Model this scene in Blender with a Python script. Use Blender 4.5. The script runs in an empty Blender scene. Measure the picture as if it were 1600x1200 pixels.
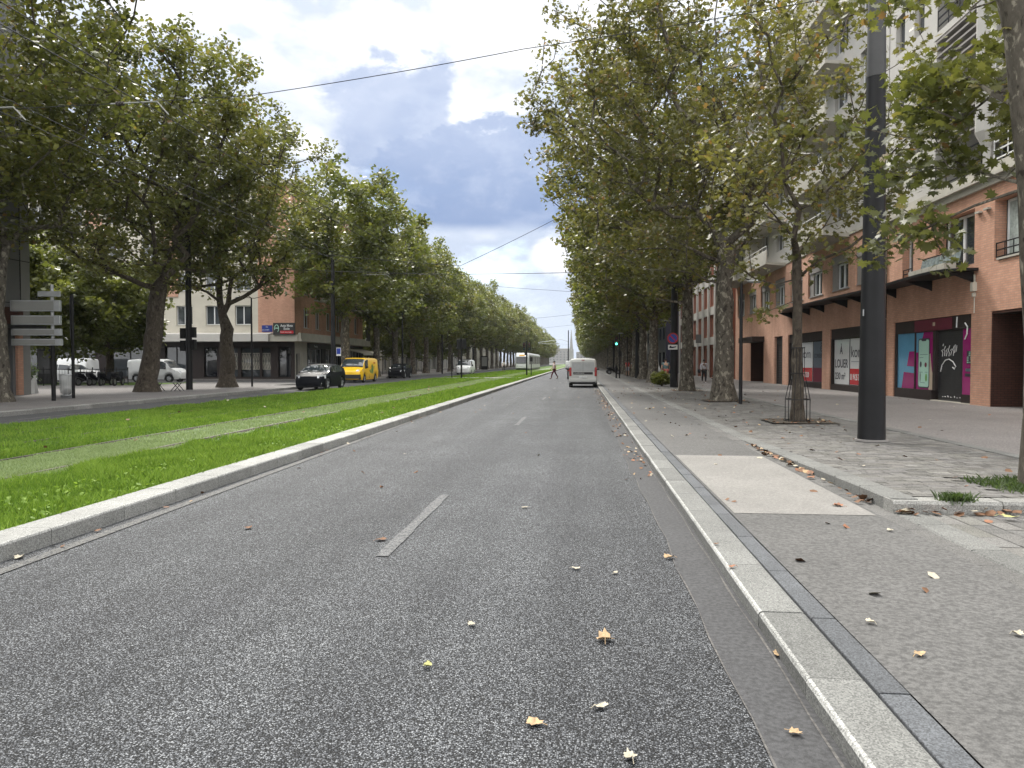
import bpy, bmesh, math, random
import numpy as np
from mathutils import Vector, Matrix
R = math.radians
random.seed(7); RNG = np.random.default_rng(7)
scene = bpy.context.scene
COL = scene.collection

# ------------------------------------------------------------------ camera
PSI = math.atan(108/1200.0); PIT = math.atan(34/1204.8); CAMH = 1.6
cam = bpy.data.cameras.new("camera"); camo = bpy.data.objects.new("camera", cam); COL.objects.link(camo)
camo.location = (0, 0, CAMH); camo.rotation_euler = (R(90)-PIT, 0, PSI)
cam.sensor_width = 36; cam.lens = 27.0; cam.clip_start = 0.05; cam.clip_end = 6000
scene.camera = camo
scene.render.resolution_x = 1024; scene.render.resolution_y = 768
CM = Matrix.Rotation(PSI, 3, 'Z') @ Matrix.Rotation(R(90)-PIT, 3, 'X')
def G(u, v, z=0.0):                       # where the sight line through a photo point meets height z
    d = CM @ Vector(((u-800)/1200, -(v-600)/1200, -1.0))
    t = (z-CAMH)/d.z
    return (d.x*t, d.y*t)

# ------------------------------------------------------------------ light
vs = scene.view_settings
vs.view_transform = 'Standard'; vs.look = 'None'; vs.exposure = 0.97; vs.gamma = 1.0
SUN_AZ, SUN_EL = R(-24), R(48)            # azimuth measured from the street axis (+Y), negative is left
sun = bpy.data.lights.new("sun", 'SUN'); sun.energy = 2.0; sun.angle = R(12); sun.color = (1.0, 0.955, 0.88)
suno = bpy.data.objects.new("sun", sun); COL.objects.link(suno)
sd = Vector((math.sin(SUN_AZ)*math.cos(SUN_EL), math.cos(SUN_AZ)*math.cos(SUN_EL), math.sin(SUN_EL)))
suno.rotation_euler = sd.to_track_quat('Z', 'Y').to_euler(); suno.location = (0, 0, 60)

def build_world():
    w = bpy.data.worlds.new("World"); scene.world = w; w.use_nodes = True
    nt = w.node_tree; nt.nodes.clear(); L = nt.links
    def N(t, **k):
        n = nt.nodes.new(t)
        for a, b in k.items(): setattr(n, a, b)
        return n
    def V(x, s):
        if hasattr(x, 'is_linked') or isinstance(x, bpy.types.NodeSocket): L.new(x, s)
        else: s.default_value = x
    def mth(op, a, b=0.0, c=0.0, clamp=False):
        n = N('ShaderNodeMath', operation=op, use_clamp=clamp); V(a, n.inputs[0]); V(b, n.inputs[1]); V(c, n.inputs[2]); return n.outputs[0]
    def sstep(x, lo, hi):
        n = N('ShaderNodeMapRange', interpolation_type='SMOOTHSTEP'); V(x, n.inputs['Value'])
        n.inputs['From Min'].default_value = lo; n.inputs['From Max'].default_value = hi; return n.outputs[0]
    def mix(f, a, b):
        n = N('ShaderNodeMix', data_type='RGBA'); V(f, n.inputs[0])
        for x, s in ((a, n.inputs[6]), (b, n.inputs[7])):
            if isinstance(x, tuple): s.default_value = (*x, 1)
            else: L.new(x, s)
        return n.outputs[2]
    tc = N('ShaderNodeTexCoord'); sp = N('ShaderNodeSeparateXYZ'); L.new(tc.outputs['Generated'], sp.inputs[0])
    x, y, z = sp.outputs
    az = mth('ARCTAN2', x, y); el = mth('ARCSINE', z)
    def noise(scale, detail, rough, vx, vy, vz=0.0, dist=0.0):
        c = N('ShaderNodeCombineXYZ'); V(vx, c.inputs[0]); V(vy, c.inputs[1]); V(vz, c.inputs[2])
        n = N('ShaderNodeTexNoise'); n.inputs['Scale'].default_value = scale; n.inputs['Detail'].default_value = detail
        n.inputs['Roughness'].default_value = rough; n.inputs['Distortion'].default_value = dist
        L.new(c.outputs[0], n.inputs['Vector']); return n.outputs['Fac']
    ely = mth('MULTIPLY', el, 1.7)
    n1 = noise(3.2, 9, 0.58, az, ely, 3.1, 0.15)
    n2 = noise(7.5, 9, 0.55, az, ely, 8.7, 0.2)
    n3 = noise(15, 8, 0.6, az, ely, 1.7, 0.2)
    sky = N('ShaderNodeTexSky', sky_type='NISHITA'); sky.sun_disc = False
    sky.sun_elevation = SUN_EL; sky.sun_rotation = -SUN_AZ if False else (SUN_AZ % (2*math.pi))
    sk = N('ShaderNodeVectorMath', operation='SCALE'); L.new(sky.outputs[0], sk.inputs[0]); sk.inputs['Scale'].default_value = 0.11
    # cloud tone field: 1 = thin, sunlit white cloud, 0 = thick grey-blue cloud
    zsun = N('ShaderNodeVectorMath', operation='DOT_PRODUCT'); L.new(tc.outputs['Generated'], zsun.inputs[0]); zsun.inputs[1].default_value = tuple(sd)
    glow = sstep(zsun.outputs['Value'], 0.55, 1.0)
    tone = mth('ADD', mth('MULTIPLY', n1, 0.9), mth('MULTIPLY', n2, 0.75))
    tone = mth('ADD', tone, mth('MULTIPLY', glow, 0.26))
    t = sstep(tone, 0.86, 1.20)
    cloud = mix(t, (0.33, 0.380, 0.475), (0.70, 0.705, 0.715))
    cover = sstep(mth('ADD', mth('MULTIPLY', n2, 0.75), mth('MULTIPLY', n1, 0.55)), 0.44, 0.60)
    base = mix(cover, sk.outputs[0], cloud)
    # the low band of thin cloud towards the horizon
    hz = mth('SUBTRACT', 1.0, sstep(el, 0.02, 0.20))
    base = mix(mth('MULTIPLY', hz, 0.75), base, (0.41, 0.455, 0.53))
    # large flat-based cumulus over the end of the avenue
    def blob(a0, e0, ra, re, warp, soft=0.35):
        da = mth('DIVIDE', mth('ADD', mth('SUBTRACT', az, a0), mth('MULTIPLY', mth('SUBTRACT', n2, 0.5), warp)), ra)
        de = mth('DIVIDE', mth('ADD', mth('SUBTRACT', el, e0), mth('MULTIPLY', mth('SUBTRACT', n3, 0.5), warp*0.8)), re)
        r = mth('SQRT', mth('ADD', mth('MULTIPLY', da, da), mth('MULTIPLY', de, de)))
        return mth('SUBTRACT', 1.0, sstep(r, 1.0-soft*0.5, 1.0+soft*0.5))
    b1 = blob(-0.135, 0.225, 0.155, 0.085, 0.16, 0.22)
    b2 = blob(-0.235, 0.285, 0.085, 0.085, 0.18, 0.32)
    b3 = blob(-0.42, 0.32, 0.16, 0.05, 0.2, 0.7)
    flat = sstep(mth('ADD', el, mth('MULTIPLY', mth('SUBTRACT', n2, 0.5), 0.03)), 0.162, 0.182)
    bb = mth('MULTIPLY', mth('MAXIMUM', b1, mth('MULTIPLY', b2, 0.85)), flat)
    low = mth('SUBTRACT', 1.0, sstep(mth('ADD', el, mth('MULTIPLY', mth('SUBTRACT', n1, 0.5), 0.16)), 0.16, 0.33))
    inner = mix(low, (0.25, 0.305, 0.43), (0.150, 0.210, 0.345))
    inner = mix(sstep(n3, 0.44, 0.66), inner, mix(0.25, inner, (0.42, 0.46, 0.55)))
    col = mix(mth('MULTIPLY', b3, 0.4), base, (0.33, 0.38, 0.49))
    col = mix(mth('MULTIPLY', bb, 0.94), col, inner)
    # small bright puffs low down, right of the axis
    p1 = blob(-0.035, 0.135, 0.035, 0.022, 0.07, 0.5)
    col = mix(mth('MULTIPLY', p1, 0.75), col, (0.62, 0.62, 0.63))
    # the unseen sky overhead and behind, brightened to add light on the street
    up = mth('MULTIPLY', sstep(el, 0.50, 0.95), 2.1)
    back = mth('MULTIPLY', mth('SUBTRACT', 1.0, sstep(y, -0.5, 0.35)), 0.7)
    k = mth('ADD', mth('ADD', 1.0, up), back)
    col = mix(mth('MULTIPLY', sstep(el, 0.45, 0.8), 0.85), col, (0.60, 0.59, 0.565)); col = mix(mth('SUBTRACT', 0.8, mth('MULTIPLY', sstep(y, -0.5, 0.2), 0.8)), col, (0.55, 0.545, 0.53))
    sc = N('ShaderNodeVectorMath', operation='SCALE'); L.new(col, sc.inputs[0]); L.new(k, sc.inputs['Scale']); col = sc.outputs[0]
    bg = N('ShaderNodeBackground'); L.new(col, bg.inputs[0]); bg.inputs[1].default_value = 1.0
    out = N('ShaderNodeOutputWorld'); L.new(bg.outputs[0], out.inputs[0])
build_world()

# ------------------------------------------------------------------ tagging helpers
def tag(o, label=None, cat=None, group=None, kind=None):
    if label: o['label'] = label
    if cat: o['category'] = cat
    if group: o['group'] = group
    if kind: o['kind'] = kind
    return o
def thing(name, label, cat, loc=(0,0,0), rz=0.0, group=None, sc=1.0):
    o = bpy.data.objects.new(name, None); COL.objects.link(o)
    o.location = loc; o.rotation_euler = (0, 0, rz); o.empty_display_size = 0.2; o.scale = (sc, sc, sc)
    return tag(o, label, cat, group)
def copy_tree(o, parent=None):
    c = o.copy(); COL.objects.link(c); c.parent = parent
    for ch in list(o.children): copy_tree(ch, c)
    return c

# ------------------------------------------------------------------ mesh builder
class MB:
    def __init__(s): s.v = []; s.f = []; s.mi = []; s.m = 0
    def quad(s, a, b, c, d):
        n = len(s.v); s.v += [tuple(a), tuple(b), tuple(c), tuple(d)]; s.f.append((n, n+1, n+2, n+3)); s.mi.append(s.m); return s
    def poly(s, pts):
        n = len(s.v); s.v += [tuple(p) for p in pts]; s.f.append(tuple(range(n, n+len(pts)))); s.mi.append(s.m); return s
    def box(s, x0, x1, y0, y1, z0, z1, M=None):
        P = [(x0,y0,z0),(x1,y0,z0),(x1,y1,z0),(x0,y1,z0),(x0,y0,z1),(x1,y0,z1),(x1,y1,z1),(x0,y1,z1)]
        if M is not None: P = [tuple(M @ Vector(p)) for p in P]
        n = len(s.v); s.v += P
        for q in ((0,3,2,1),(4,5,6,7),(0,1,5,4),(1,2,6,5),(2,3,7,6),(3,0,4,7)):
            s.f.append(tuple(n+i for i in q)); s.mi.append(s.m)
        return s
    def prism(s, pts, d):                     # pts: 3D outline, d: extrusion vector
        n = len(s.v); k = len(pts); d = Vector(d)
        s.v += [tuple(p) for p in pts] + [tuple(Vector(p)+d) for p in pts]
        s.f.append(tuple(range(n+k-1, n-1, -1))); s.f.append(tuple(range(n+k, n+2*k))); s.mi += [s.m]*2
        for i in range(k):
            j = (i+1) % k; s.f.append((n+i, n+j, n+k+j, n+k+i)); s.mi.append(s.m)
        return s
    def tube(s, pts, rad, seg=8, cap=True):
        pts = [Vector(p) for p in pts]
        if not hasattr(rad, '__len__'): rad = [rad]*len(pts)
        n0 = len(s.v); up = Vector((0.0, 0.0, 1.0)); prev = None
        for i, p in enumerate(pts):
            t = (pts[min(i+1, len(pts)-1)]-pts[max(i-1, 0)])
            if t.length < 1e-9: t = Vector((0,0,1))
            t.normalize()
            if prev is None:
                a = t.cross(up)
                if a.length < 0.05: a = t.cross(Vector((0, 1, 0)))
            else: a = prev - t*prev.dot(t)
            a.normalize(); prev = a; b = t.cross(a)
            for k in range(seg):
                w = 2*math.pi*k/seg; s.v.append(tuple(p+(a*math.cos(w)+b*math.sin(w))*rad[i]))
        for i in range(len(pts)-1):
            for k in range(seg):
                k2 = (k+1) % seg
                s.f.append((n0+i*seg+k, n0+(i+1)*seg+k, n0+(i+1)*seg+k2, n0+i*seg+k2)); s.mi.append(s.m)
        if cap:
            s.f.append(tuple(n0+k for k in range(seg))); e = n0+(len(pts)-1)*seg
            s.f.append(tuple(e+k for k in reversed(range(seg)))); s.mi += [s.m]*2
        return s
    def cyl(s, x, y, z0, z1, r0, r1=None, seg=20):
        return s.tube([(x,y,z0),(x,y,z1)], [r0, r0 if r1 is None else r1], seg)
    def ball(s, c, r, nu=12, nv=8):
        if not hasattr(r, '__len__'): r = (r, r, r)
        n = len(s.v)
        for j in range(nv+1):
            a = math.pi*j/nv
            for i in range(nu):
                w = 2*math.pi*i/nu
                s.v.append((c[0]+r[0]*math.sin(a)*math.cos(w), c[1]+r[1]*math.sin(a)*math.sin(w), c[2]+r[2]*math.cos(a)))
        for j in range(nv):
            for i in range(nu):
                i2 = (i+1) % nu; s.f.append((n+j*nu+i, n+(j+1)*nu+i, n+(j+1)*nu+i2, n+j*nu+i2)); s.mi.append(s.m)
        return s
    def build(s, name, mats, parent=None, smooth=False, bevel=0.0, loc=None):
        me = bpy.data.meshes.new(name); me.from_pydata(s.v, [], s.f)
        if not isinstance(mats, (list, tuple)): mats = [mats]
        for m in mats: me.materials.append(m)
        if len(mats) > 1: me.polygons.foreach_set('material_index', s.mi)
        if smooth: me.shade_smooth()
        me.update()
        o = bpy.data.objects.new(name, me); COL.objects.link(o)
        if parent is not None: o.parent = parent
        if loc is not None: o.location = loc
        if bevel > 0:
            b = o.modifiers.new('bevel', 'BEVEL'); b.width = bevel; b.segments = 2; b.limit_method = 'ANGLE'
        if smooth:
            try: me.set_sharp_from_angle(angle=R(42))
            except Exception: pass
        return o

# ------------------------------------------------------------------ materials
MATS = {}
def newmat(name):
    m = bpy.data.materials.new(name); m.use_nodes = True
    nt = m.node_tree; b = nt.nodes['Principled BSDF']; return m, nt, b
def nn(nt, t, **k):
    n = nt.nodes.new(t)
    for a, b in k.items(): setattr(n, a, b)
    return n
def lk(nt, a, b): nt.links.new(a, b)
def rgb(c): return (c[0], c[1], c[2], 1)
def coord(nt, kind='pos', sc=(1,1,1)):
    if kind == 'pos': o = nn(nt, 'ShaderNodeNewGeometry').outputs['Position']
    else: o = nn(nt, 'ShaderNodeTexCoord').outputs['Object']
    mp = nn(nt, 'ShaderNodeMapping'); mp.inputs['Scale'].default_value = sc; lk(nt, o, mp.inputs['Vector']); return mp.outputs[0]
def noise(nt, vec, scale, detail=5, rough=0.55, dist=0.0):
    n = nn(nt, 'ShaderNodeTexNoise'); n.inputs['Scale'].default_value = scale; n.inputs['Detail'].default_value = detail
    n.inputs['Roughness'].default_value = rough; n.inputs['Distortion'].default_value = dist
    lk(nt, vec, n.inputs['Vector']); return n.outputs['Fac']
def ramp(nt, fac, stops):
    r = nn(nt, 'ShaderNodeValToRGB'); e = r.color_ramp.elements
    while len(e) < len(stops): e.new(0.5)
    for el, (p, c) in zip(e, stops): el.position = p; el.color = rgb(c)
    lk(nt, fac, r.inputs[0]); return r.outputs[0]
def mixc(nt, f, a, b, mode='MIX'):
    n = nn(nt, 'ShaderNodeMix', data_type='RGBA', blend_type=mode)
    if isinstance(f, (int, float)): n.inputs[0].default_value = f
    else: lk(nt, f, n.inputs[0])
    for x, s in ((a, n.inputs[6]), (b, n.inputs[7])):
        if isinstance(x, tuple): s.default_value = rgb(x)
        else: lk(nt, x, s)
    return n.outputs[2]
def bump(nt, b, h, strength, dist=0.01):
    n = nn(nt, 'ShaderNodeBump'); n.inputs['Strength'].default_value = strength; n.inputs['Distance'].default_value = dist
    lk(nt, h, n.inputs['Height']); lk(nt, n.outputs[0], b.inputs['Normal'])
def plain(name, c, rough=0.6, metal=0.0, var=0.12, scale=3.0, spec=0.5, coat=0.0, kind='obj', bmp=0.0):
    if name in MATS: return MATS[name]
    m, nt, b = newmat(name)
    vec = coord(nt, kind); f = noise(nt, vec, scale, 6, 0.6)
    lo = tuple(x*(1-var) for x in c); hi = tuple(min(1, x*(1+var)) for x in c)
    lk(nt, ramp(nt, f, [(0.3, lo), (0.7, hi)]), b.inputs['Base Color'])
    b.inputs['Roughness'].default_value = rough; b.inputs['Metallic'].default_value = metal
    b.inputs['Specular IOR Level'].default_value = spec; b.inputs['Coat Weight'].default_value = coat
    if bmp: bump(nt, b, noise(nt, vec, scale*12, 4), bmp)
    MATS[name] = m; return m
def emis(name, c, s):
    m, nt, b = newmat(name); b.inputs['Base Color'].default_value = rgb(c)
    b.inputs['Emission Color'].default_value = rgb(c); b.inputs['Emission Strength'].default_value = s; return m
def stained(nt, col, vec, dark=0.75, sc=0.35, amt=0.5):
    f = ramp(nt, noise(nt, vec, sc, 7, 0.65), [(0.35, (0,0,0)), (0.68, (1,1,1))])
    d = mixc(nt, 1.0, col, (dark, dark, dark), 'MULTIPLY')
    return mixc(nt, mixc(nt, 1.0, f, (amt, amt, amt), 'MULTIPLY'), col, d)

def m_asphalt(name='coarse asphalt', paint=None, amt=.6):
    m, nt, b = newmat(name); vec = coord(nt)
    vo = nn(nt, 'ShaderNodeTexVoronoi'); vo.inputs['Scale'].default_value = 112; lk(nt, vec, vo.inputs['Vector'])
    sp = nn(nt, 'ShaderNodeSeparateColor'); lk(nt, vo.outputs['Color'], sp.inputs[0])
    chips = ramp(nt, sp.outputs[0], [(0.0, (0.034,0.036,0.039)), (0.40, (0.076,0.080,0.087)), (0.75, (0.148,0.155,0.166)), (0.97, (0.27,0.28,0.29))])
    gaps = ramp(nt, vo.outputs['Distance'], [(0.32, (1.12,1.12,1.12)), (0.60, (0.10,0.10,0.10))])
    c = mixc(nt, 1.0, chips, gaps, 'MULTIPLY')
    # long worn wheel tracks and blotches
    st = noise(nt, coord(nt, 'pos', (1.1, 0.05, 1)), 1.3, 4, 0.5)
    c = mixc(nt, 1.0, c, ramp(nt, st, [(0.32, (0.80,0.80,0.81)), (0.68, (1.30,1.30,1.29))]), 'MULTIPLY')
    c = mixc(nt, 1.0, c, ramp(nt, noise(nt, vec, 0.6, 8, 0.66), [(0.3, (0.80,0.80,0.81)), (0.72, (1.22,1.22,1.21))]), 'MULTIPLY')
    if paint:
        wear = ramp(nt, noise(nt, vec, 26, 6, 0.75), [(0.40, (0.04,)*3), (0.62, (amt,)*3)])
        c = mixc(nt, wear, c, paint)
    lk(nt, c, b.inputs['Base Color']); b.inputs['Roughness'].default_value = 0.6; b.inputs['Specular IOR Level'].default_value = 0.22
    h = nn(nt, 'ShaderNodeMath', operation='SUBTRACT'); h.inputs[0].default_value = 1; lk(nt, vo.outputs['Distance'], h.inputs[1])
    bump(nt, b, h.outputs[0], 1.0, 0.008); return m
def m_fine(name, c, var=0.14, sc=0.5, grain=160, rough=0.85, dark=0.72, amt=0.5, fl=.34):
    m, nt, b = newmat(name); vec = coord(nt)
    g = ramp(nt, noise(nt, vec, grain, 3, 0.7), [(0.3, tuple(x*0.62 for x in c)), (0.7, tuple(x*1.35 for x in c))])
    cc = mixc(nt, 1.0, g, ramp(nt, noise(nt, vec, sc, 8, 0.6), [(0.3, (1-var,)*3), (0.7, (1+var,)*3)]), 'MULTIPLY')
    cc = stained(nt, cc, vec, dark, 1.7, amt)
    vo = nn(nt, 'ShaderNodeTexVoronoi'); vo.inputs['Scale'].default_value = 2.1; lk(nt, vec, vo.inputs['Vector'])
    fleck = ramp(nt, noise(nt, vec, 34, 2, 0.6), [(0.35, (1-fl,)*3), (0.65, (1+fl,)*3)]); cc = mixc(nt, 1.0, cc, fleck, 'MULTIPLY')
    spots = ramp(nt, vo.outputs['Distance'], [(0.035, (0.62,0.62,0.62)), (0.07, (1,1,1))])
    cc = mixc(nt, 1.0, cc, spots, 'MULTIPLY')
    lk(nt, cc, b.inputs['Base Color']); b.inputs['Roughness'].default_value = rough
    bump(nt, b, noise(nt, vec, grain*0.7, 3), 0.35, 0.004); return m
def m_granite(name, c, k=1.0):
    m, nt, b = newmat(name); vec = coord(nt)
    vo = nn(nt, 'ShaderNodeTexVoronoi'); vo.inputs['Scale'].default_value = 140; lk(nt, vec, vo.inputs['Vector'])
    sp = nn(nt, 'ShaderNodeSeparateColor'); lk(nt, vo.outputs['Color'], sp.inputs[0])
    g = ramp(nt, sp.outputs[1], [(0.0, tuple(x*0.55 for x in c)), (0.4, tuple(x*0.95 for x in c)), (0.9, tuple(x*1.5 for x in c))])
    oi = nn(nt, 'ShaderNodeAttribute'); oi.attribute_name = 'tone'
    g = mixc(nt, 1.0, g, oi.outputs['Color'], 'MULTIPLY')
    g = stained(nt, g, vec, 0.6, 2.2, 0.6)
    lk(nt, g, b.inputs['Base Color']); b.inputs['Roughness'].default_value = 0.8
    bump(nt, b, noise(nt, vec, 60, 6, 0.7), 0.6, 0.006); return m
def m_brick(name, axis, c1, c2, mortar, scale=1.0):
    m, nt, b = newmat(name); g = nn(nt, 'ShaderNodeNewGeometry') if axis != 'obj' else nn(nt, 'ShaderNodeTexCoord')
    s = nn(nt, 'ShaderNodeSeparateXYZ'); lk(nt, g.outputs['Position'] if axis != 'obj' else g.outputs['Object'], s.inputs[0])
    c = nn(nt, 'ShaderNodeCombineXYZ')
    ad = nn(nt, 'ShaderNodeMath', operation='ADD'); lk(nt, s.outputs[0], ad.inputs[0]); lk(nt, s.outputs[1], ad.inputs[1])
    lk(nt, ad.outputs[0], c.inputs[0]); lk(nt, s.outputs[2], c.inputs[1])
    br = nn(nt, 'ShaderNodeTexBrick'); lk(nt, c.outputs[0], br.inputs['Vector'])
    br.inputs['Color1'].default_value = rgb(c1); br.inputs['Color2'].default_value = rgb(c2); br.inputs['Mortar'].default_value = rgb(mortar)
    br.inputs['Scale'].default_value = 1.0; br.inputs['Brick Width'].default_value = 0.23*scale; br.inputs['Row Height'].default_value = 0.078*scale
    br.inputs['Mortar Size'].default_value = 0.010*scale; br.inputs['Mortar Smooth'].default_value = 0.2; br.inputs['Bias'].default_value = -0.1
    vec = coord(nt)
    col = stained(nt, br.outputs['Color'], vec, 0.72, 0.5, 0.7)
    col = mixc(nt, 1.0, col, ramp(nt, noise(nt, coord(nt, 'pos', (1,1,0.25)), 1.6, 6, 0.6), [(0.3, (0.88,0.86,0.85)), (0.7, (1.1,1.1,1.1))]), 'MULTIPLY')
    lk(nt, col, b.inputs['Base Color']); b.inputs['Roughness'].default_value = 0.88; b.inputs['Specular IOR Level'].default_value = 0.3
    inv = nn(nt, 'ShaderNodeMath', operation='SUBTRACT'); inv.inputs[0].default_value = 1; lk(nt, br.outputs['Fac'], inv.inputs[1])
    bump(nt, b, inv.outputs[0], 0.7, 0.012); return m
def m_glass(name, tint=(0.03,0.035,0.04), rough=0.03):
    m, nt, b = newmat(name); vec = coord(nt)
    lk(nt, ramp(nt, noise(nt, vec, 0.7, 3), [(0.35, tint), (0.7, tuple(x*2.2 for x in tint))]), b.inputs['Base Color'])
    b.inputs['Roughness'].default_value = rough; b.inputs['Specular IOR Level'].default_value = 0.9
    bump(nt, b, noise(nt, vec, 1.1, 2), 0.06, 0.02); return m
def m_leaf(name, hue='green', trans=0.42):
    m, nt, b = newmat(name)
    at = nn(nt, 'ShaderNodeAttribute'); at.attribute_name = 'tone'
    sp = nn(nt, 'ShaderNodeSeparateColor'); lk(nt, at.outputs['Color'], sp.inputs[0])
    if hue == 'green':
        st = [(0.0, (0.060,0.070,0.024)), (0.45, (0.108,0.118,0.036)), (0.80, (0.175,0.180,0.050)), (0.93, (0.19,0.16,0.055)), (1.0, (0.18,0.10,0.05))]
    elif hue == 'far':
        st = [(0.0, (0.072,0.088,0.026)), (0.5, (0.126,0.146,0.040)), (0.88, (0.195,0.205,0.055)), (1.0, (0.18,0.15,0.055))]
    elif hue == 'olive':
        st = [(0.0, (0.062,0.066,0.027)), (0.42, (0.108,0.109,0.038)), (0.76, (0.172,0.163,0.052)), (0.90, (0.19,0.15,0.06)), (1.0, (0.22,0.115,0.05))]
    else:
        st = [(0.0, (0.036,0.062,0.024)), (0.6, (0.066,0.105,0.038)), (1.0, (0.10,0.14,0.045))]
    c = ramp(nt, sp.outputs[0], st)
    c = mixc(nt, 1.0, c, ramp(nt, noise(nt, coord(nt), 0.35, 3), [(0.3, (0.86,0.90,0.9)), (0.7, (1.16,1.10,1.0))]), 'MULTIPLY')
    lk(nt, c, b.inputs['Base Color']); b.inputs['Roughness'].default_value = 0.42; b.inputs['Specular IOR Level'].default_value = 0.55
    tr = nn(nt, 'ShaderNodeBsdfTranslucent')
    lk(nt, mixc(nt, 1.0, c, (1.55, 1.55, 0.95), 'MULTIPLY'), tr.inputs['Color'])
    mx = nn(nt, 'ShaderNodeMixShader'); mx.inputs[0].default_value = trans
    lk(nt, b.outputs[0], mx.inputs[1]); lk(nt, tr.outputs[0], mx.inputs[2]); lk(nt, mx.outputs[0], nt.nodes['Material Output'].inputs['Surface']); return m
def m_bark(name, a, bb, cc):
    m, nt, b = newmat(name); vec = coord(nt, 'obj', (1,1,0.55))
    n = noise(nt, vec, 7.0, 4, 0.6, 0.5)
    c = ramp(nt, n, [(0.36, a), (0.42, bb), (0.56, bb), (0.60, cc)])
    c = mixc(nt, 1.0, c, ramp(nt, noise(nt, vec, 14, 6, 0.7), [(0.3, (0.65,)*3), (0.7, (1.3,)*3)]), 'MULTIPLY')
    lk(nt, c, b.inputs['Base Color']); b.inputs['Roughness'].default_value = 0.92; b.inputs['Specular IOR Level'].default_value = 0.2
    bump(nt, b, noise(nt, coord(nt, 'obj', (1,1,0.3)), 18, 6, 0.7), 0.9, 0.03); return m
A = {}
A['asphalt'] = m_asphalt()
A['gutter'] = m_fine('smooth asphalt strip', (0.046,0.046,0.048), 0.12, 0.8, 220)
A['path'] = m_fine('path asphalt', (0.086,0.084,0.081), 0.12, 0.5, 150, dark=0.8)
A['walk'] = m_fine('pavement asphalt', (0.165,0.152,0.145), 0.12, 0.4, 120, dark=0.8)
A['patch'] = m_fine('pale concrete', (0.195,0.187,0.174), 0.12, 0.9, 120, dark=0.84, amt=0.5, fl=.13)
A['paint'] = m_asphalt('worn white road paint', (0.27,0.27,0.265), .62)
A['line'] = m_asphalt('worn grey road paint', (0.19,0.185,0.17), .8)
A['granite'] = m_granite('kerb granite', (0.26,0.26,0.245))
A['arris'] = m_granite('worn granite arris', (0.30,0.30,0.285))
A['paver_mid'] = m_granite('gutter sett', (0.105,0.102,0.097))
A['granite_mid'] = m_granite('kerb granite roadside', (0.140,0.141,0.133))
A['granite_dark'] = m_granite('kerb granite darker', (0.20,0.197,0.185))
A['blue'] = m_granite('bluestone', (0.078,0.083,0.090))
A['paver'] = m_granite('paving sett', (0.128,0.124,0.117))
A['joint'] = m_fine('joint grout', (0.09,0.085,0.08), 0.2, 1.0, 80)
A['earth'] = m_fine('tree pit earth', (0.06,0.048,0.034), 0.3, 3.0, 40)
A['ground'] = m_fine('ground', (0.17,0.165,0.155), 0.15, 0.2, 20)
A['brick'] = m_brick('orange brick', 'obj', (0.64,0.36,0.25), (0.54,0.29,0.20), (0.45,0.30,0.23))
A['brick2'] = m_brick('pale orange brick', 'obj', (0.64,0.37,0.265), (0.56,0.315,0.22), (0.47,0.32,0.25))
A['tile_brown'] = m_brick('brown brick', 'obj', (0.085,0.035,0.025), (0.065,0.028,0.02), (0.035,0.02,0.015))
A['render'] = plain('white render', (0.47,0.455,0.43), 0.9, var=0.08, scale=0.6)
A['render2'] = plain('cream render', (0.50,0.47,0.40), 0.9, var=0.1, scale=0.6)
A['beige'] = plain('beige concrete', (0.42,0.40,0.35), 0.9, var=0.14, scale=1.2)
A['greypanel'] = plain('grey cladding', (0.135,0.135,0.135), 0.75, var=0.1, scale=0.5)
A['greypanel2'] = plain('pale grey cladding', (0.22,0.22,0.21), 0.75, var=0.1, scale=0.5)
A['dark'] = plain('dark paint', (0.012,0.012,0.013), 0.5, var=0.15, spec=.25)
A['darkbrown'] = plain('dark brown metal', (0.030,0.022,0.021), 0.55, var=0.15, spec=.3)
A['mast'] = plain('mast paint', (0.011,0.011,0.0125), 0.5, var=0.3, scale=1.5, spec=.28)
A['zinc'] = plain('galvanised metal', (0.42,0.43,0.44), 0.45, 0.6, var=0.15)
A['white'] = plain('white paint', (0.78,0.78,0.77), 0.5, var=0.05)
A['whitepvc'] = plain('white window frame', (0.70,0.71,0.72), 0.4, var=0.05)
A['shutter'] = plain('grey shutter', (0.25,0.235,0.225), 0.7, var=0.08)
A['glass'] = m_glass('window glass')
A['glass_dark'] = m_glass('dark glass', (0.012,0.013,0.016))
A['curtain'] = plain('curtain', (0.38,0.42,0.40), 0.9, var=0.3, scale=8)
A['wire'] = plain('wire', (0.035,0.035,0.04), 0.8, 0.0, var=0.1, spec=.2)
A['leaf'] = m_leaf('plane leaf', 'green'); A['leaf_far'] = m_leaf('plane leaf distant', 'far'); A['leaf_olive'] = m_leaf('plane leaf turning', 'olive'); A['leaf_dark'] = m_leaf('dark shrub leaf', 'dark')
A['bark'] = m_bark('plane bark', (0.040,0.033,0.026), (0.095,0.084,0.068), (0.22,0.20,0.16))
A['bark_dark'] = m_bark('dark bark', (0.035,0.028,0.022), (0.068,0.056,0.044), (0.10,0.086,0.068))
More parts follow.
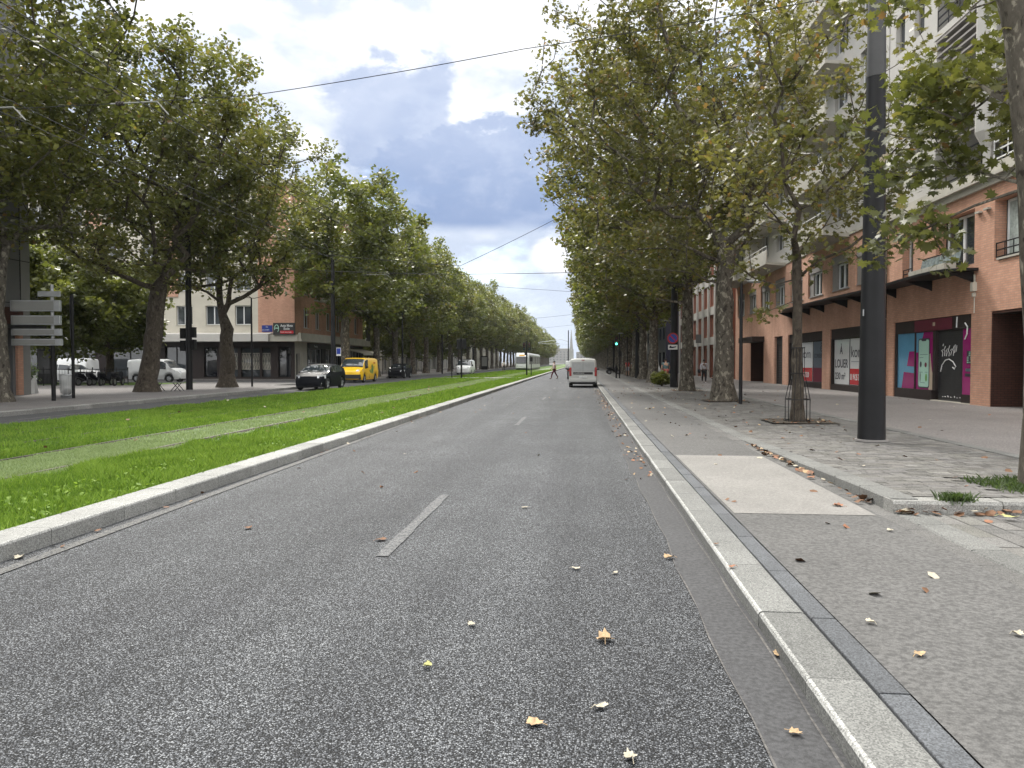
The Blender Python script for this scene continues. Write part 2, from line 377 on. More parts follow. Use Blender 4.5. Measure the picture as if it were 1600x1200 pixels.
# ------------------------------------------------------------------ fast numpy meshes
def np_mesh(name, verts, faces_flat, sizes, mats, tone=None, smooth=False, parent=None, midx=None):
    me = bpy.data.meshes.new(name); verts = np.asarray(verts, dtype=np.float32)
    me.vertices.add(len(verts)); me.vertices.foreach_set('co', verts.ravel())
    ff = np.asarray(faces_flat, dtype=np.int32).ravel(); sizes = np.asarray(sizes, dtype=np.int32)
    me.loops.add(len(ff)); me.loops.foreach_set('vertex_index', ff)
    me.polygons.add(len(sizes)); st = np.concatenate([[0], np.cumsum(sizes)[:-1]]).astype(np.int32)
    me.polygons.foreach_set('loop_start', st)
    for m in (mats if isinstance(mats, list) else [mats]): me.materials.append(m)
    if midx is not None: me.polygons.foreach_set('material_index', np.asarray(midx, dtype=np.int32))
    me.update(calc_edges=True)
    if tone is not None:
        at = me.attributes.new('tone', 'FLOAT_COLOR', 'FACE')
        t = np.asarray(tone, dtype=np.float32)
        if t.ndim == 1: t = np.stack([t, t, t, np.ones_like(t)], 1)
        at.data.foreach_set('color', t.ravel())
    if smooth: me.shade_smooth()
    o = bpy.data.objects.new(name, me); COL.objects.link(o)
    if parent is not None: o.parent = parent
    return o
def add_tone(o, lo=0.85, hi=1.12, per=1, seed=1):
    me = o.data; n = len(me.polygons); r = np.random.default_rng(seed).uniform(lo, hi, (n+per-1)//per+1)
    t = np.repeat(r, per)[:n]; a = np.stack([t, t, t, np.ones(n)], 1).astype(np.float32)
    at = me.attributes.new('tone', 'FLOAT_COLOR', 'FACE'); at.data.foreach_set('color', a.ravel()); return o

# ------------------------------------------------------------------ the ground
Y0, Y1 = -30.0, 900.0
XL_OUT, XL_IN = -4.62, -5.00          # kerb of the grass reservation
XR, XR2, XR3 = 1.07, 1.345, 1.49      # granite kerb, bluestone strip
XP0, XP1, XP2 = 2.92, 3.10, 3.37      # gutter strip and second kerb
XW = 6.7                              # edge of the asphalt footway
XG = -13.9                            # far side of the grass
XK1, XK2, YK = -16.9, -19.3, 47.0     # left pavement kerb, bay beyond YK
ZP = 0.10; ZW = 0.13
def sheet(name, x0, x1, y0, y1, z, mat, kind='structure'):
    o = MB().quad((x0,y0,z),(x1,y0,z),(x1,y1,z),(x0,y1,z)).build(name, mat); return tag(o, kind=kind)
sheet('ground', -1500, 1500, -300, 3000, -0.03, A['ground'])
sheet('road', XL_OUT-0.1, XR+0.02, Y0, Y1, 0.0, A['asphalt'])
# smooth strip beside the right kerb, with a wavering edge
mb = MB(); pts = []
ys = list(np.arange(Y0, 120, 0.5)) + [900]
def gx(y): return 0.76 + 0.012*math.sin(y*.9) + 0.008*math.sin(y*3.7) + (0.0 if y < 8.5 else -0.02) + 0.012*math.sin(y*9.1)
for a, b in zip(ys[:-1], ys[1:]): mb.quad((gx(a),a,.004),(XR+.01,a,.004),(XR+.01,b,.004),(gx(b),b,.004))
tag(mb.build('road_gutter', A['gutter']), kind='structure')
mb = MB()
for a, b in zip(ys[:-1], ys[1:]):
    if a > 60 or a < 0: continue
    w1, w2 = .004+.003*math.sin(a*7.1), .004+.003*math.sin(b*7.1)
    mb.quad((gx(a)-w1,a,.007),(gx(a)+w1,a,.007),(gx(b)+w2,b,.007),(gx(b)-w2,b,.007))
    c1, c2 = XR-.035+.008*math.sin(a*3.3), XR-.035+.008*math.sin(b*3.3); mb.quad((c1-w1,a,.007),(c1+w1*1.6,a,.007),(c2+w2*1.6,b,.007),(c2-w2,b,.007))
rc = random.Random(21)
def crack(x, y, ang, n, w=.004):
    for k in range(n):
        ang += rc.uniform(-.5,.5); l = rc.uniform(.05,.14); x2, y2 = x+math.cos(ang)*l, y+math.sin(ang)*l
        nx, ny = -math.sin(ang)*w*rc.uniform(.4,1), math.cos(ang)*w*rc.uniform(.4,1)
        mb.quad((x-nx,y-ny,.0065),(x+nx,y+ny,.0065),(x2+nx,y2+ny,.0065),(x2-nx,y2-ny,.0065)); x, y = x2, y2
crack(.78, 7.6, 0.1, 4); crack(.8, 12.8, .0, 3)
tag(mb.build('road_seam', A['joint']), kind='structure')
# left carriageway and side street
mb = MB(); mb.quad((XK2-.3,Y0,0.001),(XG+.05,Y0,0.001),(XG+.05,Y1,0.001),(XK2-.3,Y1,0.001))
tag(mb.build('road_opposite', A['gutter']), kind='structure')
sheet('side_street', -120, XK2-.3, 53.5, 65.0, 0.002, A['gutter'])
# road markings
mb = MB()
for a, b in zip(ys[:-1], ys[1:]):
    if a > 60 or a < 0: continue
    f = lambda y: -4.34 - 0.012*max(0, y-5)
    mb.quad((f(a)-.115,a,.008),(f(a),a,.008),(f(b),b,.008),(f(b)-.115,b,.008))
tag(mb.build('road_edge_line', A['line']), kind='structure')
mb = MB()
for k in range(-1, 24):
    y = 6.15+13.25*k
    for q in range(6):
        w = 0.055+0.006*math.sin(q*2+k); mb.quad((-1.63-w,y+q*.49,.008),(-1.63+w,y+q*.49,.008),(-1.63+w,y+q*.49+.49,.008),(-1.63-w,y+q*.49+.49,.008))
for k in range(7): mb.quad((-4.2+k*.78,71.2,.008),(-3.75+k*.78,71.2,.008),(-3.75+k*.78,71.7,.008),(-4.2+k*.78,71.7,.008))
for k in range(7): mb.quad((-4.2+k*.78,75.6,.008),(-3.75+k*.78,75.6,.008),(-3.75+k*.78,76.1,.008),(-4.2+k*.78,76.1,.008))
for k in range(3): mb.quad((-15.6-.06, 20+13*k,.008),(-15.6+.06,20+13*k,.008),(-15.6+.06,23+13*k,.008),(-15.6-.06,23+13*k,.008))
tag(mb.build('road_dashes', A['paint']), kind='structure')

# kerbs: individual stones with open joints, rounded arris
def kerb(name, xa, xb, y0, y1, zb, zt, mat, L=1.0, gap=0.008, cham=0.022, far=80, face=0):
    mb = MB(); y = y0; n = 0; rnd = random.Random(hash(name) % 999 if False else len(name))
    while y < y1:
        l = L*rnd.uniform(0.92, 1.08) if y < far else 12.0
        a, b = y, min(y+l-gap, y1)
        j = rnd.uniform(-.003, .003); zt2 = zt+rnd.uniform(-.003, .003)
        x0, x1 = xa+j, xb+j
        P = [(x0,zb),(x0,zt2-cham),(x0+cham*.35,zt2-cham*.3),(x0+cham,zt2),(x1-cham,zt2),(x1-cham*.35,zt2-cham*.3),(x1,zt2-cham),(x1,zb)]
        mb.prism([(p[0], a, p[1]) for p in P], (0, b-a, 0)); y += l; n += 1
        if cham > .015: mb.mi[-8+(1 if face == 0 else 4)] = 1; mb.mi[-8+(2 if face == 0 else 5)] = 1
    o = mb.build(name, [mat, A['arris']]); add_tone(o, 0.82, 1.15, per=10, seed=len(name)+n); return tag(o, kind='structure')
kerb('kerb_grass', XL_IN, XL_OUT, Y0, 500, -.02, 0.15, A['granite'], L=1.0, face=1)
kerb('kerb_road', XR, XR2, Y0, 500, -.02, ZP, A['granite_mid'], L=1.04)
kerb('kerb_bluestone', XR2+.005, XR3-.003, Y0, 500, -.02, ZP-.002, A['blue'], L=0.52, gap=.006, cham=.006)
sheet('kerb_bed', XR+.03, XR3, Y0, 500, ZP-.03, A['joint'])
sheet('cycle_path', XR3, XP0, Y0, 900, ZP, A['path'])
sheet('path_slab', XR3+.03, XP0-.04, 7.76, 12.55, ZP+.004, A['patch'])
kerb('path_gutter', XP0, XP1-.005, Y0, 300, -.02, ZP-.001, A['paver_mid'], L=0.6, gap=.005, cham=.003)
# second kerb: flush near the camera, standing proud beyond the corner, flush again
def pz(y): return 0.0 if y < 7.99 else 0.125*max(0.0, min(1.0, (15.5-y)/7.0))
mb = MB(); y = Y0; rnd = random.Random(5)
while y < 300:
    l = 0.9*rnd.uniform(.9,1.1) if y < 60 else 10
    if y < 7.99 < y+l: l = 7.99-y
    a, b = y, y+l-.007; za, zb = ZP+.008+pz(a+.001), ZP+.008+pz(b)
    c = .016
    for (x0, x1, z0a, z1a, z0b, z1b) in ((XP1,XP1,-.02,za-c,-.02,zb-c),(XP1,XP1+c,za-c,za,zb-c,zb),(XP1+c,XP2-.005,za,za,zb,zb),(XP2-.005,XP2-.005,za,-.02,zb,-.02)):
        mb.quad((x0,a,z0a),(x0,b,z0b),(x1,b,z1b),(x1,a,z1a)) if x0 != x1 else mb.quad((x0,a,z0a),(x0,b,z0b),(x1,b,z1b),(x1,a,z1a))
    for yy, z in ((a, za), (b, zb)): mb.quad((XP1,yy,-.02),(XP2-.005,yy,-.02),(XP2-.005,yy,z),(XP1,yy,z-.003))
    y += l
o = mb.build('kerb_path', A['granite_mid']); add_tone(o, .82, 1.12, 6, 3); tag(o, kind='structure')
# the near face of the raised pavement
mb = MB(); x = XP1-.006; rnd = random.Random(9)
while x < 12:
    l = rnd.uniform(.95, 1.15); g = .0
    if 0.55 < x-XP1 < 1.3: g = .05
    y0 = 7.90+rnd.uniform(-.01,.01); z = ZP+.128+rnd.uniform(-.006,.004)
    mb.prism([(x,y0,-.02),(x,y0+.004,z-.03),(x,y0+.03,z),(x,y0+.26,z),(x,y0+.26,-.02)], (l-.012-g,0,0)); x += l
o = mb.build('kerb_corner', A['granite_dark']); add_tone(o, .85, 1.2, 7, 4); tag(o, kind='structure')

def zs(x, y):                           # height of the sett pavement
    return ZW - .006 + (pz(y)-.02 if y > 7.99 else -.02)*max(0.0, min(1.0, (XW-x)/2.4)) if y > 7.99 else ZP + .006
TREES_R = [(G(1600,756,.22)[0]+.05, G(1600,756,.22)[1]), G(1246,657,.15), G(1131,626,.13), G(1073,610,.13)]
pits = [(TREES_R[0][0]-.62, 12.0, 8.42, 9.75)] + [(p[0]-.75, p[0]+.8, p[1]-.75, p[1]+.8) for p in TREES_R[1:]]
# bedding under the setts, following their height
mb = MB(); yy = list(np.arange(Y0, 8, 4.0)) + [7.99] + list(np.arange(8.0, 16.5, .5)) + [60, 200, 900]
for a, b in zip(yy[:-1], yy[1:]):
    if b-a < .02: continue
    e = .012
    for xa, xb in ((XP2-.01, 4.3), (4.3, XW+.26)) if a > 7.9 else ((XP2-.01, XW+.26),):
        A2 = a+(.001 if abs(a-8) < .02 else 0)
        mb.quad((xa,a,zs(xa,A2+.001)-e),(xb,a,zs(xb,A2+.001)-e),(xb,b,zs(xb,b-.001)-e),(xa,b,zs(xa,b-.001)-e))
tag(mb.build('pavement_bed', A['joint']), kind='structure')
V = []; T = []; rnd = np.random.default_rng(3)
def setts(x0, x1, y0, y1, w, l, gap, tones=(0.78, 1.22), along='y', light=0.05):
    x = x0; r = 0
    while x < x1-.02:
        ww = min(w*rnd.uniform(.95,1.05), x1-x); y = y0 - rnd.uniform(0, l)
        while y < y1:
            ll = l*rnd.uniform(.75, 1.3); a, b = max(y, y0), min(y+ll-gap, y1)
            if b-a > .03:
                cx, cy = x+ww/2, (a+b)/2
                if not any(p[0]-.02 < cx < p[1]+.02 and p[2]-.02 < cy < p[3]+.02 for p in pits):
                    j = rnd.uniform(-.002, .002, 4)
                    z = [zs(px, min(max(py, y0+.002), y1-.002))+j[i] for i, (px, py) in enumerate(((x,a),(x+ww-gap,a),(x+ww-gap,b),(x,b)))]
                    V.extend([(x,a,z[0]),(x+ww-gap,a,z[1]),(x+ww-gap,b,z[2]),(x,b,z[3])])
                    t = rnd.uniform(*tones) * (1.35 if rnd.random() < light else 1)
                    T.append((t, t*rnd.uniform(.985,1.01), t*rnd.uniform(.95,1.02), 1))
            y += ll
        x += ww
def flush_setts(name, mat):
    global V, T
    n = len(T); o = np_mesh(name, V, np.arange(n*4), [4]*n, mat, tone=np.array(T)); V, T = [], []
    return tag(o, kind='structure')
setts(XP2, 12, -6, 7.88, .20, .42, .007, light=.06); flush_setts('pavement_setts_low', A['paver'])
# transverse courses on the raised part
def setts_x(x0, x1, y0, y1, w, l, gap):
    y = y0
    while y < y1:
        ww = w*rnd.uniform(.95, 1.05); x = x0 - rnd.uniform(0, l)
        while x < x1:
            ll = l*rnd.uniform(.7, 1.35); a, b = max(x, x0), min(x+ll-gap, x1)
            if b-a > .03:
                cx, cy = (a+b)/2, y+ww/2
                if not any(p[0] < cx < p[1] and p[2] < cy < p[3] for p in pits):
                    q = [(a,y),(b,y),(b,y+ww-gap),(a,y+ww-gap)]
                    j = rnd.uniform(-.003, .003, 4)
                    V.extend([(px,py,zs(px,py)+j[i]) for i,(px,py) in enumerate(q)])
                    t = rnd.uniform(.78, 1.2)*(1.3 if rnd.random() < .03 else 1); T.append((t, t*rnd.uniform(.98,1.01), t*rnd.uniform(.94,1.02), 1))
            x += ll
        y += ww
setts_x(XP2, XW, 8.17, 46, .145, .26, .009); setts_x(XP2, XW, 46, 160, .6, 1.2, .02); flush_setts('pavement_setts', A['paver'])
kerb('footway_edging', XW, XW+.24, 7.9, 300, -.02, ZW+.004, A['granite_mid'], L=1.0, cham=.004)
sheet('footway', XW+.24, 40, -30, 900, ZW-.004, A['walk'])
# tree pits
mb = MB()
for (a, b, c, d) in pits: mb.quad((a,c,ZW+.008),(b,c,ZW+.008),(b,d,ZW+.008),(a,d,ZW+.008)) if c > 12 else mb.quad((a,c,ZW+.03),(b,c,ZW+.03),(b,d,ZW+.03),(a,d,ZW+.03))
tag(mb.build('tree_pit_earth', A['earth']), kind='structure')
# left pavement
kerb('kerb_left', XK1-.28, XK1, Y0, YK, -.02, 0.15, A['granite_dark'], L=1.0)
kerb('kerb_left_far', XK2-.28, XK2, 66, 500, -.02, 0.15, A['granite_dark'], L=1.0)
mb = MB().box(XK2-.28, XK1, YK, YK+.25, -.02, .15); add_tone(mb.build('kerb_left_return', A['granite_dark'])); tag(bpy.data.objects['kerb_left_return'], kind='structure')
o = MB().box(XK2-.28-.28, XK2-.28, YK+.25, 53.2, -.02, .15).build('kerb_left_bay', A['granite_dark']); add_tone(o); tag(o, kind='structure')
mb = MB().quad((-140,Y0,.146),(XK1-.28,Y0,.146),(XK1-.28,YK,.146),(-140,YK,.146)).quad((-140,YK,.146),(XK2-.5,YK,.146),(XK2-.5,53.4,.146),(-140,53.4,.146))
mb.quad((-140,65.2,.146),(XK2-.28,65.2,.146),(XK2-.28,900,.146),(-140,900,.146))
mb.quad((-140,53.4,.0),(XK2-.5,53.4,.0),(XK2-.5,53.4,.146),(-140,53.4,.146)).quad((-140,65.2,.0),(XK2-.28,65.2,.0),(XK2-.28,65.2,.146),(-140,65.2,.146))
tag(mb.build('left_pavement', m_fine('left pavement asphalt', (0.15,0.14,0.135), 0.12, 0.5, 100)), kind='structure')

# ------------------------------------------------------------------ grass reservation
def m_lawn():
    m, nt, b = newmat('lawn'); vec = coord(nt)
    g = nn(nt, 'ShaderNodeNewGeometry'); s = nn(nt, 'ShaderNodeSeparateXYZ'); lk(nt, g.outputs['Position'], s.inputs[0])
    base = ramp(nt, noise(nt, vec, 2.5, 7, 0.65), [(0.3, (0.055,0.105,0.014)), (0.55, (0.090,0.165,0.020)), (0.75, (0.14,0.215,0.032))])
    base = mixc(nt, 1.0, base, ramp(nt, noise(nt, vec, 55, 3, 0.7), [(0.3, (0.6,)*3), (0.7, (1.4,)*3)]), 'MULTIPLY')
    x = nn(nt, 'ShaderNodeMath', operation='ADD'); lk(nt, s.outputs[0], x.inputs[0]); lk(nt, noise(nt, vec, 3, 4), x.inputs[1])
    pale = ramp(nt, noise(nt, vec, 30, 4, 0.7), [(0.3, (0.11,0.15,0.075)), (0.7, (0.22,0.27,0.15))])
    mr = nn(nt, 'ShaderNodeMapRange'); lk(nt, x.outputs[0], mr.inputs[0]); mr.inputs[1].default_value = -8.42; mr.inputs[2].default_value = -8.32
    mr2 = nn(nt, 'ShaderNodeMapRange'); lk(nt, x.outputs[0], mr2.inputs[0]); mr2.inputs[1].default_value = -6.50; mr2.inputs[2].default_value = -6.70
    ml = nn(nt, 'ShaderNodeMath', operation='MULTIPLY'); lk(nt, mr.outputs[0], ml.inputs[0]); lk(nt, mr2.outputs[0], ml.inputs[1])
    lk(nt, mixc(nt, ml.outputs[0], base, pale), b.inputs['Base Color']); b.inputs['Roughness'].default_value = 0.9
    bump(nt, b, noise(nt, vec, 40, 5, 0.7), 0.8, 0.03); return m
A['lawn'] = m_lawn()
sheet('lawn', XG, XL_IN+.005, Y0, 900, 0.075, A['lawn'])
RAILS = (-12.0, -10.45, -8.9, -7.44)
mb = MB()
for x in RAILS:
    mb.m = 0; mb.box(x-.10, x+.10, Y0, 900, .06, .086); mb.m = 1; mb.box(x-.03, x+.03, Y0, 900, .08, .1)
tag(mb.build('tram_track', [A['earth'], plain('worn rail steel', (0.09,0.08,0.07), 0.5, 0.8)]), kind='structure')
# pale crossings through the lawn
for nm, c in (('crossing_near', 74.0), ('crossing_far', 150.0)):
    sheet(nm, XG, XL_IN, c-1.3, c+1.3, 0.108, A['patch'])
# blades of grass, thinning out with distance
def blades(n, x0, x1, y0, y1, h, wd, seed, zb=0.07, tone=(0.1, 1.0), ybias=1.0):
    r = np.random.default_rng(seed)
    y = y0 + (y1-y0)*r.random(n)**ybias; x = r.uniform(x0, x1, n)
    pale = (x > -8.88) & (x < -7.20 + .12*np.sin(y*2.1))
    keep = np.ones(n, bool)
    for xr in RAILS: keep &= ~((np.abs(x-xr) < .085) & (r.random(n) < .85))
    keep &= ~((np.abs(y-74.0) < 1.35) | (np.abs(y-150.0) < 1.35))
    x, y, pale = x[keep], y[keep], pale[keep]; n = len(x)
    clump = 0.55 + 0.45*np.sin(x*3.1+1.7*np.sin(y*1.9))*np.sin(y*2.3+1.3*np.sin(x*2.7)) + r.normal(0, .2, n)
    hh = h*(0.7+0.6*r.random(n))*np.clip(clump+.35, .45, 1.4); hh[pale] *= 0.6
    hh[(x > -6.6)] *= 1.25
    a = r.uniform(0, 2*np.pi, n); w = wd*r.uniform(.6, 1.4, n); ln = hh*r.uniform(.1, .75, n); b = r.uniform(0, 2*np.pi, n)
    dx, dy = np.cos(a)*w/2, np.sin(a)*w/2; lx, ly = np.cos(b)*ln, np.sin(b)*ln
    z0 = np.full(n, zb)
    v = np.stack([np.stack([x-dx, y-dy, z0],1), np.stack([x+dx, y+dy, z0],1),
                  np.stack([x+dx*.7+lx*.4, y+dy*.7+ly*.4, z0+hh*.62],1), np.stack([x+lx, y+ly, z0+hh],1), np.stack([x-dx*.7+lx*.4, y-dy*.7+ly*.4, z0+hh*.62],1)], 1).reshape(-1,3)
    t = np.clip(0.12+0.5*r.random(n)+.35*(clump-.3), 0, .92); t[pale] = r.uniform(.93, 1.0, int(pale.sum()))
    return v, t, n
def m_blade():
    m, nt, b = newmat('grass blade'); at = nn(nt, 'ShaderNodeAttribute'); at.attribute_name = 'tone'
    sp = nn(nt, 'ShaderNodeSeparateColor'); lk(nt, at.outputs['Color'], sp.inputs[0])
    c = ramp(nt, sp.outputs[0], [(0.0, (0.055,0.100,0.016)), (0.45, (0.115,0.205,0.028)), (0.9, (0.25,0.36,0.070)), (0.93, (0.15,0.21,0.09)), (1.0, (0.31,0.38,0.23))])
    lk(nt, c, b.inputs['Base Color']); b.inputs['Roughness'].default_value = 0.6; b.inputs['Specular IOR Level'].default_value = 0.25
    tr = nn(nt, 'ShaderNodeBsdfTranslucent'); lk(nt, mixc(nt, 1.0, c, (1.3,1.3,.8), 'MULTIPLY'), tr.inputs['Color'])
    mx = nn(nt, 'ShaderNodeMixShader'); mx.inputs[0].default_value = .4
    lk(nt, b.outputs[0], mx.inputs[1]); lk(nt, tr.outputs[0], mx.inputs[2]); lk(nt, mx.outputs[0], nt.nodes['Material Output'].inputs['Surface']); return m
A['blade'] = m_blade()
Vs, Ts, N_ = [], [], 0
for (n, x0, x1, y0, y1, h, w, sd_, yb) in ((150000, -9.5, XL_IN+.03, 4, 14, .075, .008, 1, 1.0), (120000, XG, XL_IN+.03, 10, 26, .075, .016, 2, 1.2), (90000, XG, XL_IN+.03, 24, 60, .08, .035, 3, 1.3), (50000, XG, XL_IN+.02, 58, 150, .085, .08, 4, 1.2)):
    v, t, n2 = blades(n, x0, x1, y0, y1, h, w, sd_, ybias=yb); Vs.append(v); Ts.append(t); N_ += n2
o = np_mesh('grass', np.concatenate(Vs), np.arange(N_*5), np.full(N_, 5), A['blade'], tone=np.concatenate(Ts))
tag(o, 'short green lawn growing between and beside the tram rails', 'grass', kind='stuff')
# little tufts and weeds: in the near tree pit and at the broken kerb joint
def weed(cx, cy, z, rx, ry, n, h, seed):
    r = np.random.default_rng(seed); x = cx+rx*r.normal(0,.45,n); y = cy+ry*r.normal(0,.45,n)
    hh = h*r.uniform(.4,1.2,n); a = r.uniform(0,6.28,n); w = .007; ln = hh*r.uniform(.2,1.1,n); b = r.uniform(0,6.28,n)
    dx, dy = np.cos(a)*w, np.sin(a)*w; lx, ly = np.cos(b)*ln, np.sin(b)*ln; z0 = np.full(n, z)
    v = np.stack([np.stack([x-dx,y-dy,z0],1),np.stack([x+dx,y+dy,z0],1),np.stack([x+dx+lx*.5,y+dy+ly*.5,z0+hh*.7],1),np.stack([x+lx,y+ly,z0+hh],1),np.stack([x-dx+lx*.5,y-dy+ly*.5,z0+hh*.7],1)],1).reshape(-1,3)
    return v, r.uniform(.05,.7,n), n
v, t, n = weed(G(1468,776,.2)[0], 7.98, .19, .16, .07, 420, .11, 5)
tag(np_mesh('weed', v, np.arange(n*5), [5]*n, A['leaf_dark'], tone=t), 'green weed growing from the broken joint of the raised corner kerb', 'weed')
p0 = pits[0]; v, t, n = weed((p0[0]+.9), (p0[2]+p0[3])/2, .16, 1.1, .9, 3600, .10, 6)
k = (v.reshape(-1,5,3)[:,0,0] > p0[0]+.06) & (v.reshape(-1,5,3)[:,0,1] > p0[2]+.05) & (v.reshape(-1,5,3)[:,0,1] < p0[3]-.04)
v = v.reshape(-1,5,3)[k].reshape(-1,3); t = t[k]; n = len(t)
tag(np_mesh('pit_grass', v, np.arange(n*5), [5]*n, A['leaf_dark'], tone=t), 'ragged grass and weeds growing in the near tree pit', 'ground cover', kind='stuff')
# ------------------------------------------------------------------ trees
LOBED = np.array([(0,-.62,0),(.10,-.40,.0),(.46,-.46,-.05),(.30,-.20,.02),(.60,.04,-.06),(.26,.12,.02),(.34,.44,-.03),(.10,.30,.03),(0,.62,-.05),(-.10,.30,.03),(-.34,.44,-.03),(-.26,.12,.02),(-.60,.04,-.06),(-.30,-.20,.02),(-.46,-.46,-.05),(-.10,-.40,0)])
STAR = np.array([(0,-.55,0),(.42,-.38,-.06),(.24,-.02,.04),(.50,.22,-.04),(.12,.22,.03),(0,.60,-.05),(-.14,.24,.03),(-.50,.20,-.04),(-.22,-.04,.04),(-.40,-.40,-.06)])
PENT = np.array([(0,-.55,0),(.48,-.20,-.05),(.30,.34,.05),(0,.60,-.04),(-.36,.30,.05),(-.46,-.22,-.05)])
def leaves_np(centers, size, tmpl, tones, seed, flat=0.55):
    r = np.random.default_rng(seed); n = len(centers); k = len(tmpl)
    nrm = r.normal(0, 1, (n,3)); nrm[:,2] = np.abs(nrm[:,2])*1.0+flat; nrm /= np.linalg.norm(nrm, axis=1)[:,None]
    t = r.normal(0, 1, (n,3)); t -= nrm*(t*nrm).sum(1)[:,None]; t /= np.linalg.norm(t, axis=1)[:,None]; b = np.cross(nrm, t)
    s = size*r.uniform(.6, 1.25, n); curl = r.uniform(-1.2, 2.2, n)
    P = tmpl[None,:,0:1]*t[:,None,:] + tmpl[None,:,1:2]*b[:,None,:] + tmpl[None,:,2:3]*curl[:,None,None]*nrm[:,None,:]
    return (centers[:,None,:]+P*s[:,None,None]).reshape(-1,3), k
def grow(targets, trunk_pts, trunk_r, tipr=.012, seed=0, bend=0.10, step=0.9, tropism=.3, free=3):
    """connects every target to the growing skeleton; returns nodes, parents, radii"""
    rnd = np.random.default_rng(seed)
    N = [np.array(p, float) for p in trunk_pts]; par = [-1]+list(range(len(trunk_pts)-1)); plen = [0.0]
    for i in range(1, len(N)): plen.append(plen[-1]+np.linalg.norm(N[i]-N[i-1]))
    nfree = max(1, len(N)-free)                      # limbs leave only near the trunk top
    base = N[-1]; order = sorted(range(len(targets)), key=lambda i: np.linalg.norm(targets[i]-base)*rnd.uniform(.8,1.2))
    tips = []
    for i in order:
        T = targets[i]; arr = np.array(N[nfree:]); pl = np.array(plen[nfree:])
        d = np.linalg.norm(arr-T, axis=1); up = np.clip(arr[:,2]-T[2], 0, None)
        j = int(np.argmin(d + 0.28*pl + 1.3*up)) + nfree
        P = N[j]; L = np.linalg.norm(T-P)
        if L < .15: tips.append(j); continue
        m = max(1, int(round(L/step))); side = rnd.normal(0, 1, 3); dirn = (T-P)/L
        side -= dirn*side.dot(dirn); side /= np.linalg.norm(side)+1e-9
        last = j
        for q in range(1, m+1):
            f = q/m; X = P + (T-P)*f + side*math.sin(f*math.pi)*L*bend*rnd.uniform(.3,1.3) + np.array([0,0,-1])*math.sin(f*math.pi)*L*bend*tropism + rnd.normal(0, .03, 3)*L*(q < m)*.4
            N.append(X); par.append(last); plen.append(plen[last]+np.linalg.norm(X-N[last])); last = len(N)-1
        tips.append(last)
    n = len(N); area = np.zeros(n); child = np.zeros(n, int)
    for i in range(1, n): child[par[i]] += 1
    p = 2.2
    for i in range(n-1, 0, -1):
        if child[i] == 0: area[i] = tipr**p
        area[par[i]] += area[i]
    rad = area**(1/p)
    kk = len(trunk_pts); top = rad[kk-1]
    rad = rad*min(1.0, trunk_r[-1]/max(top,1e-6)) if top > trunk_r[-1] else rad
    rad = np.maximum(rad, tipr*.8)
    for i in range(kk): rad[i] = trunk_r[i]
    # limbs must not be thicker than the trunk top
    return N, par, rad, tips
def skeleton_mesh(mb, N, par, rad, kk, minr=0.0, flare=True):
    n = len(N); kids = {}
    for i in range(1, n): kids.setdefault(par[i], []).append(i)
    def seg(r): return 12 if r > .12 else (7 if r > .05 else (5 if r > .02 else 3))
    done = set(); stack = [(0, None)]
    starts = [(0, None)]
    while starts:
        s, frm = starts.pop()
        pts, rr = [], []
        if frm is not None:
            pts.append(N[frm]); rr.append(min(rad[frm]*.85, rad[s]*1.25))
        i = s
        while True:
            pts.append(N[i]); rr.append(rad[i]); ks = kids.get(i, [])
            if not ks: break
            if i < kk-1: main = i+1
            else: main = max(ks, key=lambda q: rad[q])
            for q in ks:
                if q != main: starts.append((q, i))
            i = main
        if max(rr) >= minr and len(pts) > 1: mb.tube(pts, rr, seg(max(rr)), cap=False)
    return mb
def envelope_targets(n, c, rad, seed, lump=.22, zmin=None, inner=.25, squash_low=1.0, holes=5):
    r = np.random.default_rng(seed); out = []
    ld = r.normal(0, 1, (9,3)); ld /= np.linalg.norm(ld, axis=1)[:,None]; la = r.uniform(-1, 1, 9)*lump
    hd = r.normal(0, 1, (holes,3)); hd /= np.linalg.norm(hd, axis=1)[:,None] if holes else 1
    while len(out) < n:
        d = r.normal(0, 1, 3); d /= np.linalg.norm(d)
        if d[2] < 0: d[2] *= squash_low
        u = (inner**3 + (1-inner**3)*r.random())**(1/3)
        k = 1+float(np.sum(la*np.clip((ld@d-.55)/.45, 0, 1)))
        if holes and np.max(hd@d) > .955 and u > .6: continue
        p = np.array(c)+np.array(rad)*d*u*k
        if zmin is not None and p[2] < zmin + .5*r.random(): continue
        if out and np.min(np.linalg.norm(np.array(out[-60:])-p, axis=1)) < min(.35, .04*rad[0]) : continue
        out.append(p)
    return out
def crown_leaves(N, tips, per, spread, seed, zsq=.7, par=None, along=2):
    r = np.random.default_rng(seed); C = []
    for t in tips:
        m = int(per*r.uniform(.55, 1.45)); base = np.array(N[t])
        if par is not None and t > 0 and par[t] >= 0:
            q = np.array(N[par[t]]); f = r.random(m)[:,None]**1.4; o = base + (q-base)*f
        else: o = np.repeat(base[None,:], m, 0)
        q_ = r.normal(0, 1, (m,3)); q_ /= np.linalg.norm(q_, axis=1)[:,None]; C.append(o + q_*(r.random((m,1))**.45)*1.55*np.array([spread,spread,spread*zsq])*r.uniform(.65,1.2))
    return np.concatenate(C)
def tone_np(C, c, rad, seed, dry=.06, base=.38):
    r = np.random.default_rng(seed+77); n = len(C)
    k = 0.16*np.sin(C[:,0]*1.1+seed)*np.sin(C[:,1]*1.3+2*seed)+0.14*np.sin(C[:,2]*1.5+C[:,0]*.8)
    t = base + k + r.normal(0, .15, n)
    t = np.clip(t, .02, .88); d = r.random(n) < dry; t[d] = r.uniform(.86, 1.0, d.sum()); return t
PROTO = {}
